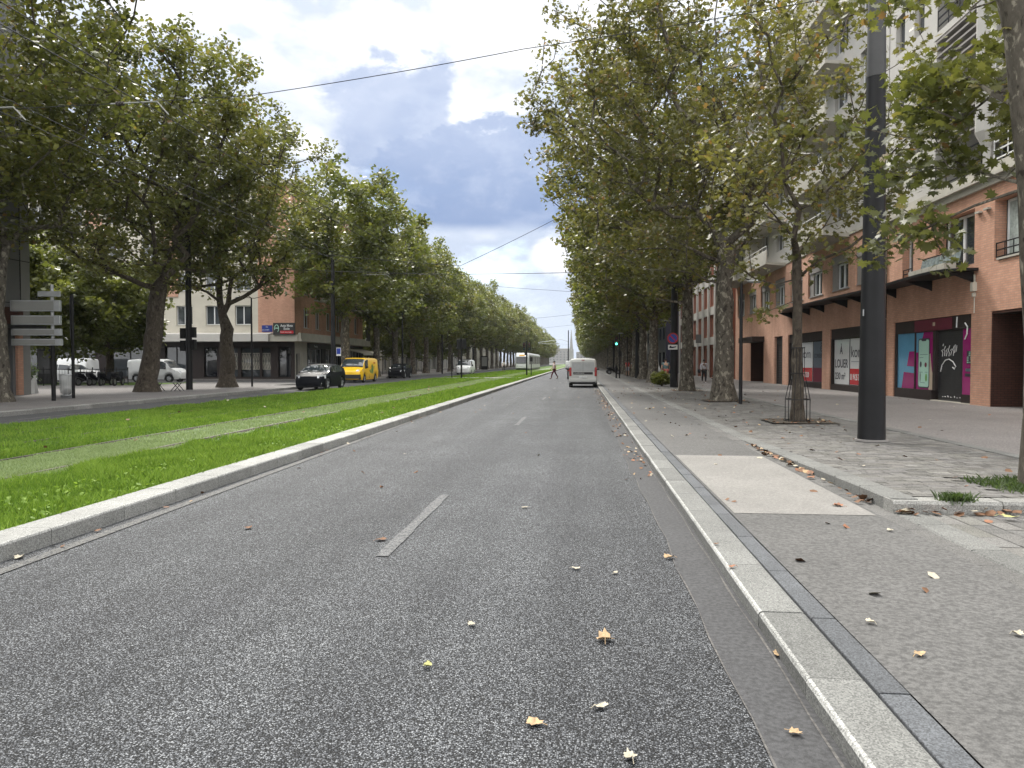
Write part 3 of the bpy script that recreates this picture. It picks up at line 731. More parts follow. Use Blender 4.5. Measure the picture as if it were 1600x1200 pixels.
def make_tree(key, seed, trunk_h, trunk_r, crown_c, crown_r, n_t, per, leaf, tmpl, zmin, mat='leaf', bark='bark', lean=(0,0), spread=.55, minr=0.0, twig=.011, extra=None, lump=.22, inner=.25, dry=.06, base=.38, burl=True, holes=5, targets=None, step=.9, squash=1.0, free=3, lp=1.0):
    """plane tree as two meshes (wood, foliage) about its own base"""
    r = random.Random(seed); pts, rr = [], []
    m = 9
    for i in range(m):
        f = i/(m-1); z = trunk_h*f
        wob = .05*trunk_r/.3
        pts.append((lean[0]*(f**lp) + (r.uniform(-wob,wob) if 0 < i < m-1 else 0), lean[1]*f + (r.uniform(-wob,wob) if 0 < i < m-1 else 0), z-.05))
        fl = 1+.55*math.exp(-f*14)+.10*math.exp(-(1-f)*6)
        rr.append(trunk_r*(1-.22*f)*fl*(1+(r.uniform(-.07,.10) if burl and i > 0 else 0)))
    tg = targets if targets is not None else envelope_targets(n_t, crown_c, crown_r, seed, lump, zmin, inner, squash, holes)
    if extra: tg = list(tg)+[np.array(e, float) for e in extra]
    N, par, rad, tips = grow(tg, pts, rr, twig, seed, step=step, free=free)
    wood = MB(); skeleton_mesh(wood, N, par, rad, len(pts), minr)
    C = crown_leaves(N, tips, per, spread, seed, par=par)
    V, k = leaves_np(C, leaf, tmpl, None, seed)
    return dict(wood=wood, V=V, k=k, n=len(C), tone=tone_np(C, crown_c, crown_r, seed, dry, base), mat=mat, bark=bark)
def tree_obj(p, name, label, loc, rz=0, sc=1.0, group=None, cat='tree'):
    t = thing(name, label, cat, (loc[0], loc[1], loc[2] if len(loc) > 2 else ZW), rz, group, sc)
    w = p['wood'].build('trunk', A[p['bark']], t, smooth=True)
    c = np_mesh('crown', p['V'], np.arange(p['n']*p['k']), np.full(p['n'], p['k']), A[p['mat']], tone=p['tone'], parent=t)
    return t
ORD = ['first','second','third','fourth','fifth','sixth','seventh','eighth','ninth','tenth','eleventh','twelfth','thirteenth','fourteenth','fifteenth','sixteenth','seventeenth','eighteenth']
GL, GR = 'plane trees along the left pavement', 'plane trees along the right pavement'
# --- right row, near trees with individual leaves
x, y = TREES_R[0]
x += .13
tg = [np.array(e) for e in [(-.8,.9,3.0),(-1.1,1.1,3.4),(-.9,1.8,3.2),(-1.0,1.4,4.0),(-1.2,2.2,3.6),(-.6,1.0,3.9),(-1.0,2.2,4.2),(-1.7,1.2,4.5),(-.5,2.4,3.5),(-.5,1.3,2.8),(-1.15,1.9,2.9)]]
tg += envelope_targets(110, (0,.5,7.2), (3.4,3.4,2.6), 12, .2, 4.7, .2) + envelope_targets(28, (-.25,1.5,4.8), (.85,1.5,1.1), 14, .2, 3.4, .0) + envelope_targets(26, (.4,2.6,5.4), (1.3,1.2,1.2), 15, .2, 3.9, .0)
pA = make_tree('near', 12, 7.0, .150, (0,0,7), (3,3,3), 0, 31, .13, LOBED, 4, targets=tg, lean=(-.62,.15), spread=.27, twig=.008, dry=.03, base=.34, step=.5, free=5, lp=2.4)
tree_obj(pA, 'plane_tree', 'mottled young plane tree at the right edge, standing in the near grassy pit', (x, y, .15), group=GR)
x, y = TREES_R[1]
tg = envelope_targets(185, (.2,0,7.7), (3.2,3.0,4.3), 5, .25, 4.0, .15, squash_low=.8, holes=9)
tg += [np.array(e) for e in [(-.75,-.2,2.75),(-.95,-.1,2.55),(-1.1,.1,3.6),(-1.5,0,3.9),(-1.9,.2,4.4),(-1.3,-.4,4.2),(1.2,0,4.3),(.5,.2,4.0),(1.9,-.2,4.9),(1.5,.3,4.1),(-2.3,-.2,5.0),(2.6,-.1,6.0)]]
pB = make_tree('young', 5, 4.1, .135, (0,0,7.5), (3,3,4), 0, 30, .15, STAR, 4, bark='bark_dark', targets=tg, lean=(-.05,0), spread=.34, twig=.010, dry=.05, base=.38, step=.6, mat='leaf_olive')
tree_obj(pB, 'young_plane_tree', 'slim young plane tree inside the black iron guard on the setts', (x, y, ZW), group=GR)
x, y = TREES_R[2]
pC = make_tree('r2', 21, 6.0, .37, (-2.2,0,12.0), (5.7,6.4,7.6), 600, 52, .155, STAR, 4.3, spread=.44, twig=.017, dry=.05, base=.44, lump=.28, mat='leaf_olive', squash=.95)
tree_obj(pC, 'plane_tree', 'thick plane tree with flaking bark, behind the slim dark lamp post', (x, y, ZW), 0, 1, GR)
x, y = TREES_R[3]
pD = make_tree('r3', 33, 6.2, .31, (-2.1,0,12), (5.9,6.6,7.6), 580, 50, .175, PENT, 4.5, spread=.45, twig=.018, dry=.06, base=.45, mat='leaf')
tD = tree_obj(pD, 'plane_tree', 'plane tree with a swollen upper trunk, right of the no-parking sign', (x, y, ZW), 0, 1, GR)
# --- prototypes for the rest
def proto(seed, h, trh, rx, rz, cz, n, per, leaf, zmin, tr=.36, sp=.65, mat='leaf_far', dry=.04, base=.42, cx=0.0, extra=None):
    return make_tree('p', seed, trh, tr, (cx,0,cz), (rx,rx,rz), n, per, leaf, PENT, zmin, spread=sp, twig=.016, dry=dry, base=base, lump=.28, mat=mat, extra=extra)
gz = lambda u, v: G(u, v, .15)
Ls = [gz(3,628), gz(230,612), gz(355,605)]
pL1 = proto(41, 19, 4.6, 7.4, 7.0, 12.2, 620, 50, .165, 6.2, tr=.42, sp=.45, mat='leaf', base=.44)
pL2 = make_tree('l2', 43, 5.0, .44, (0,0,11.8), (6.8,6.8,7.0), 580, 52, .175, PENT, 5.2, spread=.45, twig=.019, dry=.03, base=.44, lump=.25, mat='leaf', bark='bark_dark', lean=(.55,.2))
pL3 = make_tree('l3', 48, 3.5, .46, (0,0,11.2), (6.6,6.6,6.8), 560, 52, .175, PENT, 5.6, spread=.45, twig=.019, dry=.03, base=.44, lump=.25, mat='leaf', bark='bark_dark', lean=(.05,0), free=1)
tL0 = tree_obj(pL1, 'plane_tree', 'leaning plane tree at the left edge, in front of the grey clad building', (Ls[0][0]-.2, Ls[0][1], .15), 1.2, .97, GL)
tL1 = tree_obj(pL2, 'plane_tree', 'stout plane tree between the wire sign frame and the folding bench', (*Ls[1], .15), 0.4, 1.03, GL)
tL2 = tree_obj(pL3, 'plane_tree', 'plane tree forking low into three limbs, right of the traffic light mast', (*Ls[2], .15), .3, .97, GL)
t = copy_tree(tL0); t.location = (-21.2, 17.5, .15); t.rotation_euler.z = 4.0; t.scale = (.97,)*3
tag(t, 'plane tree whose leaves fill the top left corner, its trunk out of view')
pF1 = proto(51, 18, 4.6, 6.3, 6.2, 10.6, 330, 62, .25, 4.2, sp=.58, mat='leaf_far'); pF2 = proto(52, 18, 4.8, 6.0, 6.5, 11.0, 330, 62, .25, 4.4, sp=.58, mat='leaf_far', base=.5)
pF3 = proto(53, 18, 4.4, 6.5, 6.0, 10.4, 330, 62, .25, 4.2, sp=.58, mat='leaf', base=.42)
# left row
lefts = [(-19.9, 63.6), (-20.6, 76), (-20.6, 84), (-20.6, 93), (-20.6, 101)] + [(-20.6, 101+9.5*k) for k in range(1, 42)]
protoL = []
rs = random.Random(3)
lab = {0:'plane tree whose trunk rises just behind the yellow van', 1:'first plane tree past the yellow van on the left pavement', 2:'second plane tree past the yellow van on the left pavement', 3:'plane tree on the left pavement behind the black hatchback', 4:'next plane tree beyond the black hatchback on the left pavement'}
for i, (x, y) in enumerate(lefts):
    if i < 3: t = tree_obj((pF1,pF2,pF3)[i], 'plane_tree', lab[i], (x,y,.15), rs.uniform(0,6.28), 1.0, GL); protoL.append(t)
    else:
        t = copy_tree(protoL[i % 3]); t.location = (x, y, .15); t.rotation_euler.z = rs.uniform(0, 6.28)
        if i in lab: l = lab[i]
        elif i < 14: l = '%s plane tree beyond the black hatchback in the left row' % ORD[i-3]
        else: l = 'distant plane tree far down the left row, lost among its neighbours'
        if i >= 14: t['group'] = 'distant plane trees of the left row'
        tag(t, l)
    s = rs.uniform(.90, 1.03) if i > 0 else 1.10
    if i in (1, 2): s = 1.0
    t.scale = (s, s, s*rs.uniform(.97, 1.03))
pR1 = proto(55, 18, 5.2, 5.7, 6.5, 11.2, 330, 60, .24, 4.6, sp=.55, mat='leaf_olive', cx=-1.2, base=.46); pR2 = proto(56, 18, 5.0, 5.6, 6.7, 11.4, 330, 60, .24, 4.6, sp=.55, mat='leaf_far', cx=-1.2)
protoR = []
# right row beyond the four near trees
rights = [(5.35, 58.0, .98)] + [(5.4, 68+9.8*k, None) for k in range(0, 44)]
labR = {0:'plane tree with pale trunk just left of the low green bush', 1:'first plane tree past the dark mast left of the bush, right row'}
for i, (x, y, s) in enumerate(rights):
    if i < 2: t = tree_obj((pR1,pR2)[i], 'plane_tree', labR[i], (x,y,ZW), 0, 1.0, GR); protoR.append(t)
    else: t = copy_tree(protoR[i % 2]); t.location = (x, y, ZW)
    t.rotation_euler.z = rs.uniform(-.45, .45)
    s = s or rs.uniform(.92, 1.05)
    t.scale = (s*1.04, s*1.08*(-1 if i % 4 > 1 else 1), s)
    if i in labR: l = labR[i]
    elif i < 14: l = '%s plane tree beyond the low green bush in the right row' % ORD[i]
    else: l = 'distant plane tree far down the right row, lost among its neighbours'
    tag(t, l, group=GR if i < 14 else 'distant plane trees of the right row')
# trees of the small park behind the left pavement
pG = make_tree('park', 61, 2.6, .14, (0,0,5.4), (3.4,3.4,3.6), 150, 100, .2, PENT, 1.8, spread=.45, twig=.012, dry=.0, base=.45, mat='leaf_far', bark='bark_dark')
pH = make_tree('park2', 62, 2.4, .12, (0,0,4.2), (3.0,3.0,3.0), 130, 100, .18, PENT, 1.2, spread=.42, twig=.012, dry=.0, base=.35, mat='leaf_far', bark='bark_dark')
k1 = tree_obj(pG, 'park_tree', 'bright green park tree behind the grey sign frame', (-36.5, 47.5, .15), 0, 1.25, 'park trees on the left')
k2 = tree_obj(pH, 'park_tree', 'dark bushy park tree left of the stout plane trunk', (-32.0, 49.5, .15), 0, 1.35, 'park trees on the left')
k3 = copy_tree(k2); k3.location = (-38.5, 52.0, .15); k3.rotation_euler.z = 2; k3.scale = (1.5,)*3; tag(k3, 'dark dense park tree beside the grey clad building, behind the bright green one')
k4 = copy_tree(k1); k4.location = (-33.5, 52.3, .15); k4.rotation_euler.z = 4; k4.scale = (1.05,)*3; tag(k4, 'mid green park tree in front of the parked white van')
# dense trees behind the left row
bk = [(-27, 97, 1.3), (-29, 108, 1.5), (-27, 122, 1.4), (-28.5, 140, 1.5), (-27, 160, 1.6)]
for i, (x, y, s) in enumerate(bk):
    t = copy_tree(k2); t.location = (x, y, .15); t.rotation_euler.z = i*1.7; t.scale = (s,)*3
    tag(t, '%s dark garden tree behind the black railings of the left pavement' % ORD[i], group='garden trees behind the left railings')
# shrubs
pS = make_tree('bush', 71, .3, .05, (0,0,.45), (.62,.6,.42), 60, 60, .13, STAR, .03, spread=.14, twig=.006, dry=.0, base=.75, mat='leaf_far', bark='bark_dark', step=.3, lump=.3)
bx, by = G(1034, 603, ZW)
tree_obj(pS, 'bush', 'low bright green bush on the right pavement beside the bent white board', (bx, by, ZW), 0, 1.0, cat='bush')
# ------------------------------------------------------------------ buildings
DL = math.atan(108/1200)-math.atan(96/1200)
def fromB(x, y, z=0.0):
    y += 1.35
    return (x*math.cos(DL)-y*math.sin(DL), x*math.sin(DL)+y*math.cos(DL), z)
class Wall:
    """a wall plane: a runs along T, z up, d outwards along Nn"""
    def __init__(s, O, T, Nn): s.O, s.T, s.N = Vector(O), Vector(T), Vector(Nn)
    def p(s, a, z, d=0.0): return tuple(s.O + s.T*a + s.N*d + Vector((0,0,z)))
    def slab(s, mb, a0, a1, z0, z1, d0, d1):
        P = [s.p(a0,z0,d0), s.p(a1,z0,d0), s.p(a1,z0,d1), s.p(a0,z0,d1), s.p(a0,z1,d0), s.p(a1,z1,d0), s.p(a1,z1,d1), s.p(a0,z1,d1)]
        n = len(mb.v); mb.v += P
        for q in ((0,3,2,1),(4,5,6,7),(0,1,5,4),(1,2,6,5),(2,3,7,6),(3,0,4,7)): mb.f.append(tuple(n+i for i in q)); mb.mi.append(mb.m)
        return mb
    def face(s, mb, a0, a1, z0, z1, ops, rec=0.3):
        """front skin with openings and their reveals"""
        As = sorted({a0, a1, *[o[0] for o in ops], *[o[1] for o in ops]}); Zs = sorted({z0, z1, *[o[2] for o in ops], *[o[3] for o in ops]})
        for i in range(len(As)-1):
            if As[i] < a0-1e-6 or As[i+1] > a1+1e-6: continue
            for j in range(len(Zs)-1):
                if Zs[j] < z0-1e-6 or Zs[j+1] > z1+1e-6: continue
                ca, cz = (As[i]+As[i+1])/2, (Zs[j]+Zs[j+1])/2
                if any(o[0] < ca < o[1] and o[2] < cz < o[3] for o in ops): continue
                mb.quad(s.p(As[i],Zs[j]), s.p(As[i+1],Zs[j]), s.p(As[i+1],Zs[j+1]), s.p(As[i],Zs[j+1]))
        for o in ops:
            r = o[4] if len(o) > 4 else rec
            mb.quad(s.p(o[0],o[2]), s.p(o[0],o[3]), s.p(o[0],o[3],-r), s.p(o[0],o[2],-r))
            mb.quad(s.p(o[1],o[2]), s.p(o[1],o[2],-r), s.p(o[1],o[3],-r), s.p(o[1],o[3]))
            mb.quad(s.p(o[0],o[3]), s.p(o[1],o[3]), s.p(o[1],o[3],-r), s.p(o[0],o[3],-r))
            mb.quad(s.p(o[0],o[2]), s.p(o[0],o[2],-r), s.p(o[1],o[2],-r), s.p(o[1],o[2]))
        return mb
def window(W, parent, a0, a1, z0, z1, d=-.26, leaves=2, fr='whitepvc', glass='glass', bar=.055, sill=True, curtain=False, trans=False, sillmat='beige', over=0.05):
    mb = MB(); b = bar
    W.slab(mb,a0,a1,z0,z0+b,d-.05,d+.02); W.slab(mb,a0,a1,z1-b,z1,d-.05,d+.02); W.slab(mb,a0,a0+b,z0+b,z1-b,d-.05,d+.02); W.slab(mb,a1-b,a1,z0+b,z1-b,d-.05,d+.02)
    for k in range(1, leaves):
        c = a0+(a1-a0)*k/leaves; W.slab(mb,c-b*.8,c+b*.8,z0+b,z1-b,d-.045,d+.025)
    w = mb.build('window', A[fr], parent)
    g = MB().quad(W.p(a0+.01,z0+.01,d-.02), W.p(a1-.01,z0+.01,d-.02), W.p(a1-.01,z1-.01,d-.02), W.p(a0+.01,z1-.01,d-.02)).build('pane', A[glass], w)
    if curtain:
        m2 = MB(); k = 24
        for i in range(k):
            x0, x1 = a0+b+(a1-a0-2*b)*i/k, a0+b+(a1-a0-2*b)*(i+1)/k
            m2.quad(W.p(x0,z0+.1,d-.012+.006*(i%2)), W.p(x1,z0+.1,d-.012+.006*((i+1)%2)), W.p(x1,z1-b,d-.012+.006*((i+1)%2)), W.p(x0,z1-b,d-.012+.006*(i%2)))
        m2.build('curtain', A['curtain'], w)
    if sill: W.slab(MB(), a0-over, a1+over, z0-.06, z0-.003, d-.05, .05).build('sill', A[sillmat], w)
    return w
def rail(W, parent, a0, a1, z0, z1, d, bars=9, mat='dark', name='railing', r=.018, horiz=0):
    mb = MB()
    for z in [z1, z0] + [z0+(z1-z0)*(k+1)/(horiz+1) for k in range(horiz)]: W.slab(mb, a0, a1, z-r, z+r, d-r, d+r)
    for k in range(bars+1):
        a = a0+(a1-a0)*k/bars; W.slab(mb, a-r*.6, a+r*.6, z0+r, z1-r, d-r*.6, d+r*.6)
    return mb.build(name, A[mat], parent)
def text(s, size, parent, W, a, z, d, mat, name='lettering', sx=1.0, align='LEFT', flip=1, ext=.004, bold=0.0):
    """flat raised lettering on wall W; flip=-1 when the reader sees a growing to the left"""
    cu = bpy.data.curves.new(name, 'FONT'); cu.body = s; cu.size = size; cu.extrude = ext; cu.align_x = align; cu.offset = bold
    tmp = bpy.data.objects.new(name, cu); COL.objects.link(tmp)
    dg = bpy.context.evaluated_depsgraph_get(); me = bpy.data.meshes.new_from_object(tmp.evaluated_get(dg))
    bpy.data.objects.remove(tmp); me.materials.clear(); me.materials.append(A[mat] if isinstance(mat, str) else mat)
    for v in me.vertices:
        x, y, zz = v.co; v.co = W.p(a+flip*x*sx, z+y, d+zz)
    me.update(); o = bpy.data.objects.new(name, me); COL.objects.link(o); o.parent = parent; return o
def panel(W, parent, name, a0, a1, z0, z1, d, mat, t=.01):
    mb = MB(); W.slab(mb, a0, a1, z0, z1, d, d+t); return mb.build(name, A[mat] if isinstance(mat, str) else mat, parent)
A['poster_white'] = plain('white poster', (0.66,0.67,0.68), 0.12, var=.03); A['poster_red'] = plain('red poster', (0.50,0.035,0.045), 0.12, var=.05)
A['ink'] = plain('dark ink', (0.03,0.03,0.045), 0.5, var=.02); A['poster_blue'] = plain('blue poster', (0.12,0.32,0.50), 0.1, var=.1, scale=1)
A['magenta'] = plain('magenta poster', (0.30,0.018,0.15), 0.1, var=.1, scale=1); A['mint'] = plain('mint screen print', (0.42,0.66,0.56), 0.12, var=.03)
A['maroon'] = plain('maroon fascia', (0.13,0.008,0.03), 0.4, var=.08); A['skin_print'] = plain('printed hand', (0.47,0.38,0.29), 0.5, var=.15)
A['greygreen'] = plain('grey green netting', (0.13,0.16,0.16), 0.8, var=.5, scale=9); A['interior'] = plain('unlit room', (0.015,0.013,0.012), 0.9)
A['greyblue'] = plain('grey blue poster', (0.10,0.125,0.16), 0.35, var=.1); A['leafprint'] = plain('printed green', (0.10,0.28,0.05), 0.5, var=.2)
A['cellar'] = plain('black shutter', (0.03,0.03,0.032), 0.5, var=.25)
XB = 13.8
# ============ the brick and white building nearest on the right (two parts of one block, split at the downpipe)
def brickA():
    y0 = 14.0; b = thing('apartment_building', 'orange brick building with magenta shop front and beige cornice, far right', 'building', fromB(XB, y0), DL, 'street buildings on the right')
    W = Wall((0,-y0,0), (0,1,0), (-1,0,0))
    ops = [(17.0,20.6,.1,3.29,.8), (22.8,25.35,.1,3.29,3.0), (26.62,33.1,.1,3.3,.35), (31.3,32.35,4.93,6.92), (26.5,29.35,5.02,6.92), (23.15,25.24,4.93,6.92), (19.2,21.2,4.93,6.92), (15.4,17.4,4.93,6.92)]
    mb = MB(); W.face(mb, 14.0, 33.9, .0, 7.45, ops, .38); mb.build('wall', A['brick'], b)
    # mass behind
    mb = MB(); W.slab(mb, 14.0, 22.3, .0, 7.4, -12, -.9); W.slab(mb, 25.8, 33.9, .0, 7.4, -12, -.9); W.slab(mb, 22.3, 25.8, 3.5, 7.4, -12, -.9); W.slab(mb, 22.3,25.8,.0,3.5,-12,-3.4); mb.build('inner_core', A['interior'], b)
    # portal lined in brown brick
    mb = MB(); W.slab(mb, 25.3, 25.345, .1, 3.25, -3.0, -.02); W.slab(mb, 22.8, 22.85, .1, 3.25, -3.0, -.02); W.slab(mb, 22.85, 25.3, 3.2, 3.28, -3.0, -.02); W.slab(mb, 22.85, 25.3, .1, 3.2, -3.05, -2.98)
    mb.build('passage', A['tile_brown'], b)
    for (a0, a1, lv, cu) in ((31.42,32.32,1,False), (26.55,29.0,2,False), (23.2,25.0,2,True), (19.3,21.1,2,True), (15.5,17.3,2,False)):
        window(W, b, a0, a1, 5.0, 6.88, -.30, lv, curtain=cu, sill=(a0 < 26 or a0 > 30), bar=.08, over=.0)
    rail(W, b, 23.2, 25.2, 5.05, 5.5, -.05, 4, 'dark', horiz=1); rail(W, b, 31.32, 32.33, 5.1, 5.45, -.05, 2, 'dark', horiz=1)
    rail(W, b, 19.2, 21.2, 5.05, 5.5, -.05, 4, 'dark', horiz=1)
    # little wall lights or vents between the windows
    for a, z in ((31.0,6.72),(30.15,6.80),(26.15,6.70),(25.6,6.72)):
        mb = MB(); W.slab(mb, a-.14, a+.14, z-.03, z+.03, .0, .12); mb.build('wall_bracket', A['beige'], b)
    # cornice
    mb = MB(); W.slab(mb, 14.0, 33.9, 7.45, 7.68, -.6, .10); W.slab(mb, 14.0, 33.9, 7.68, 7.80, -.6, .24); W.slab(mb, 14, 33.9, 7.80, 8.15, -.6, .05); mb.build('cornice', A['beige'], b)
    # upper floors: white slab part and dark loggias with bevelled white columns
    mb = MB(); ops2 = [(30.6,31.5,8.9+2.9*k,10.5+2.9*k) for k in range(4)] + [(32.4,33.3,8.9+2.9*k,10.5+2.9*k) for k in range(4)]
    W.face(mb, 29.5, 33.9, 8.15, 20.5, ops2, .25); W.slab(mb, 29.5, 29.75, 8.15, 20.5, -2.2, -.002); mb.build('upper_wall', A['render'], b)
    for o in ops2: window(W, b, o[0]+.02, o[1]-.02, o[2]+.02, o[3]-.02, -.2, 1, sill=False, fr='shutter')
    mb = MB(); W.slab(mb, 14, 33.9, 8.15, 20.5, -12, -2.2); mb.build('loggia_wall', A['shutter'], b)
    for k in range(4):
        mb = MB(); W.slab(mb, 14, 29.5, 10.9+2.9*k, 11.15+2.9*k, -2.2, .12); mb.build('balcony_slab', A['render'] if k else A['beige'], b)
        rail(W, b, 14, 25.3, 8.25+2.9*k+(.0), 9.1+2.9*k, .02, 14, 'white', horiz=2, r=.022); rail(W, b, 26.1, 29.4, 8.25+2.9*k, 9.1+2.9*k, .02, 4, 'dark', horiz=2, r=.022)
        for c in (15.6, 19.0, 22.5, 27.9): window(W, b, c-1.0, c+1.0, 8.5+2.9*k, 10.7+2.9*k, -2.1, 2, sill=False, glass='glass_dark')
        for c in (21.5, 27.5):
            mb = MB()
            for q in range(5): W.slab(mb, c-1.6, c+1.6, 9.55+2.9*k+q*.28, 9.62+2.9*k+q*.28, .0, .22)
            mb.build('sun_louvre', A['shutter'], b)
    for c in (25.75, 17.6):
        mb = MB()
        for z0, z1, ra, rb in ((8.15,8.75,.16,.16),(8.75,9.3,.16,.42),(9.3,14.0,.42,.42),(14.06,20.5,.42,.42)):
            q = W.p(c, 0, -.02); mb.tube([(q[0],q[1],z0),(q[0],q[1],z1)], [ra, rb], 8)
        mb.build('column', A['render'], b)
    mb = MB(); W.slab(mb, 13.9, 34.0, 20.5, 20.9, -12, .3); mb.build('roof', A['beige'], b)
    # steel canopy with a rounded end over the shop
    mb = MB(); outl = [(26.2,0.0),(26.25,.55),(26.5,.95),(27.0,1.15),(28.0,1.2),(29.5,1.15),(31.5,1.02),(33.9,.95)]
    P = [W.p(a, 4.75, d) for a, d in outl] + [W.p(33.9, 4.75, 0.0)]
    mb.prism(P, (0,0,.09))
    for a, d in ((26.5,.9),(29.6,1.0),(32.9,.8)): mb.prism([W.p(a,4.75,.0), W.p(a,4.35,.0), W.p(a,4.42,.12), W.p(a,4.72,d)], tuple(W.T*.06))
    mb.build('canopy', A['dark'], b)
    # flower trough and netting on the balcony rail of the middle window
    mb = MB()
    for k in range(5): W.slab(mb, 26.6+k*.58, 26.6+k*.58+.54, 4.86, 5.06, .55, .95)
    mb.build('flower_trough', A['beige'], b)
    mb = MB()
    for k in range(30):
        a, c = 26.5+k*.1, 26.5+(k+1)*.1; mb.quad(W.p(a,5.08,.5+.02*math.sin(k*1.9)), W.p(c,5.08,.5+.02*math.sin(k*1.9+1.9)), W.p(c,5.5,.42+.03*math.sin(k*2.3+2.3)), W.p(a,5.5,.42+.03*math.sin(k*2.3)))
    mb.build('windbreak', A['greygreen'], b); rail(W, b, 26.5, 29.5, 5.06, 5.54, .38, 4, 'dark')
    # meter box and cable
    mb = MB(); W.slab(mb, 26.28, 26.46, 4.05, 4.35, .0, .14); W.slab(mb, 26.33, 26.43, 3.86, 4.0, .0, .1); mb.tube([W.p(26.38,3.3,.03), W.p(26.38,4.05,.03)], .02, 6); mb.tube([W.p(26.38,4.35,.03), W.p(26.4,4.62,.03)], .03, 6)
    mb.build('meter_box', A['render2'], b)
    mb = MB(); q = W.p(33.95,0,.07); mb.tube([(q[0],q[1],.1),(q[0],q[1],7.4)], .055, 8)
    for z in (1.5,3.5,5.5): mb.tube([(q[0],q[1],z),(q[0],q[1],z+.06)], .075, 8)
    mb.build('downpipe', A['render2'], b)
    # ---- shop front
    s = MB(); W.slab(s, 26.62, 33.1, 2.8, 3.3, -.33, -.06); W.slab(s, 32.92, 33.1, .1, 2.8, -.33, -.05); W.slab(s, 29.62, 33.0, .1, .52, -.33, -.03); W.slab(s, 26.62,27.35,.1,.45,-.33,-.04)
    W.slab(s, 29.36, 29.58, .52, 2.8, -.33, -.05); W.slab(s, 31.16, 31.24, .52, 2.8, -.33, -.07); W.slab(s,29.62,33.0,.1,.12,-.33,-.02)
    sf = s.build('shop_front', A['darkbrown'], b)
    panel(W, sf, 'fascia_panel', 28.1, 31.2, 2.83, 3.27, -.058, 'maroon'); panel(W, sf, 'shop_emblem', 29.42, 29.6, 3.0, 3.14, -.046, 'skin_print')
    panel(W, sf, 'blue_poster', 31.24, 32.92, .52, 2.8, -.12, 'poster_blue')
    mb = MB(); mb.prism([W.p(a,z,-.108) for a, z in ((32.5,.52),(31.24,.52),(31.24,1.15),(32.3,1.2))], tuple(W.N*.004)); mb.prism([W.p(a,z,-.108) for a, z in ((32.0,1.45),(31.24,1.42),(31.24,2.05),(31.8,2.05))], tuple(W.N*.004))
    mb.build('poster_shape', A['magenta'], sf)
    for z, l in ((2.2,.9),(1.9,.7),(1.05,.8)):
        pass
    panel(W, sf, 'magenta_poster', 29.58, 31.16, .52, 2.8, -.12, 'magenta')
    mb = MB(); mb.prism([W.p(a,z,-.108) for a, z in ((31.14,2.0),(30.9,2.0),(30.5,2.79),(31.14,2.79))], tuple(W.N*.004)); mb.build('poster_shape', A['poster_blue'], sf)
    mb = MB(); mb.prism([W.p(a,z,-.104) for a, z in ((30.0,.53),(29.62,.53),(29.6,.95),(29.75,1.3),(29.9,1.95),(29.98,1.9),(30.02,1.2))], tuple(W.N*.004)); mb.build('printed_hand', A['skin_print'], sf)
    def rr(a0,a1,z0,z1,r,d):
        P = []
        for (ca, cz, s0) in ((a1-r,z0+r,-90),(a1-r,z1-r,0),(a0+r,z1-r,90),(a0+r,z0+r,180)):
            for k in range(6): w = R(s0+k*18); P.append(W.p(ca+r*math.cos(w), cz+r*math.sin(w), d))
        return P
    mb = MB(); mb.prism(rr(29.95,30.92,.58,2.55,.12,-.1), tuple(W.N*.006)); ph = mb.build('phone_print', A['ink'], sf)
    mb = MB(); mb.prism(rr(30.0,30.87,.63,2.5,.09,-.093), tuple(W.N*.003)); mb.build('screen_print', A['mint'], ph)
    mb = MB(); mb.prism([W.p(a,z,-.089) for a, z in ((30.25,2.44),(30.62,2.44),(30.66,2.51),(30.21,2.51))], tuple(W.N*.002))
    for z, a0, a1 in ((1.9,30.1,30.75),(1.78,30.45,30.8),(1.2,30.1,30.3),(1.2,30.5,30.8),(.78,30.3,30.7)): W.slab(mb, a0, a1, z, z+.015, -.089, -.087)
    mb.build('screen_text_lines', A['ink'], ph)
    text('fout', .17, ph, W, 30.62, 2.08, -.088, 'ink', flip=-1, ext=.001) if False else None
    for (a, z, ra, rb, m_, n_) in ((30.68,1.52,.09,.12,'ink','printed_berry'),(30.25,1.5,.10,.10,'maroon','printed_berry'),(30.2,1.0,.09,.16,'leafprint','printed_leaf'),(30.72,1.0,.05,.2,'greygreen','printed_leaf')): MB().poly([W.p(a+ra*math.cos(t*.52), z+rb*math.sin(t*.52), -.087) for t in range(12)]).build(n_, A[m_], ph)
    # slatted black shutter with white spray
    mb = MB(); z = .16
    while z < 2.78: W.slab(mb, 27.42, 29.36, z, z+.075, -.2, -.165); W.slab(mb, 27.42, 29.36, z+.075, z+.1, -.2, -.185); z += .1
    sh = mb.build('roller_shutter', A['cellar'], sf)
    W.slab(MB(), 26.62, 29.6, .1, .155, -.33, .02).build('door_step', A['render2'], sf)
    rg = random.Random(4); mb = MB()
    def stroke(pts, r=.016): mb.tube([W.p(a,z,-.160) for a,z in pts], r, 5)
    stroke([(29.15,1.25),(29.05,1.5),(28.8,1.68),(28.5,1.72),(28.2,1.62),(28.0,1.45),(28.1,1.35),(28.22,1.42)], .022)
    for k in range(6):
        a = 29.05-k*.17; stroke([(a+rg.uniform(-.03,.03),1.82+rg.uniform(0,.05)),(a-.05,1.98+rg.uniform(-.05,.06)),(a+.04,2.05),(a-.08,2.12+rg.uniform(-.06,.12))], .014)
    stroke([(29.0,2.22),(28.95,2.3)], .015); stroke([(28.1,1.95),(28.05,2.25)], .012); stroke([(28.0,1.98),(27.93,2.22)], .012)
    for k in range(7): a = 27.6+k*.22+rg.uniform(-.05,.05); stroke([(a,.3),(a+rg.uniform(.02,.08),.32+rg.uniform(-.03,.04))], .014)
    mb.build('spray_tag', A['white'], sh)
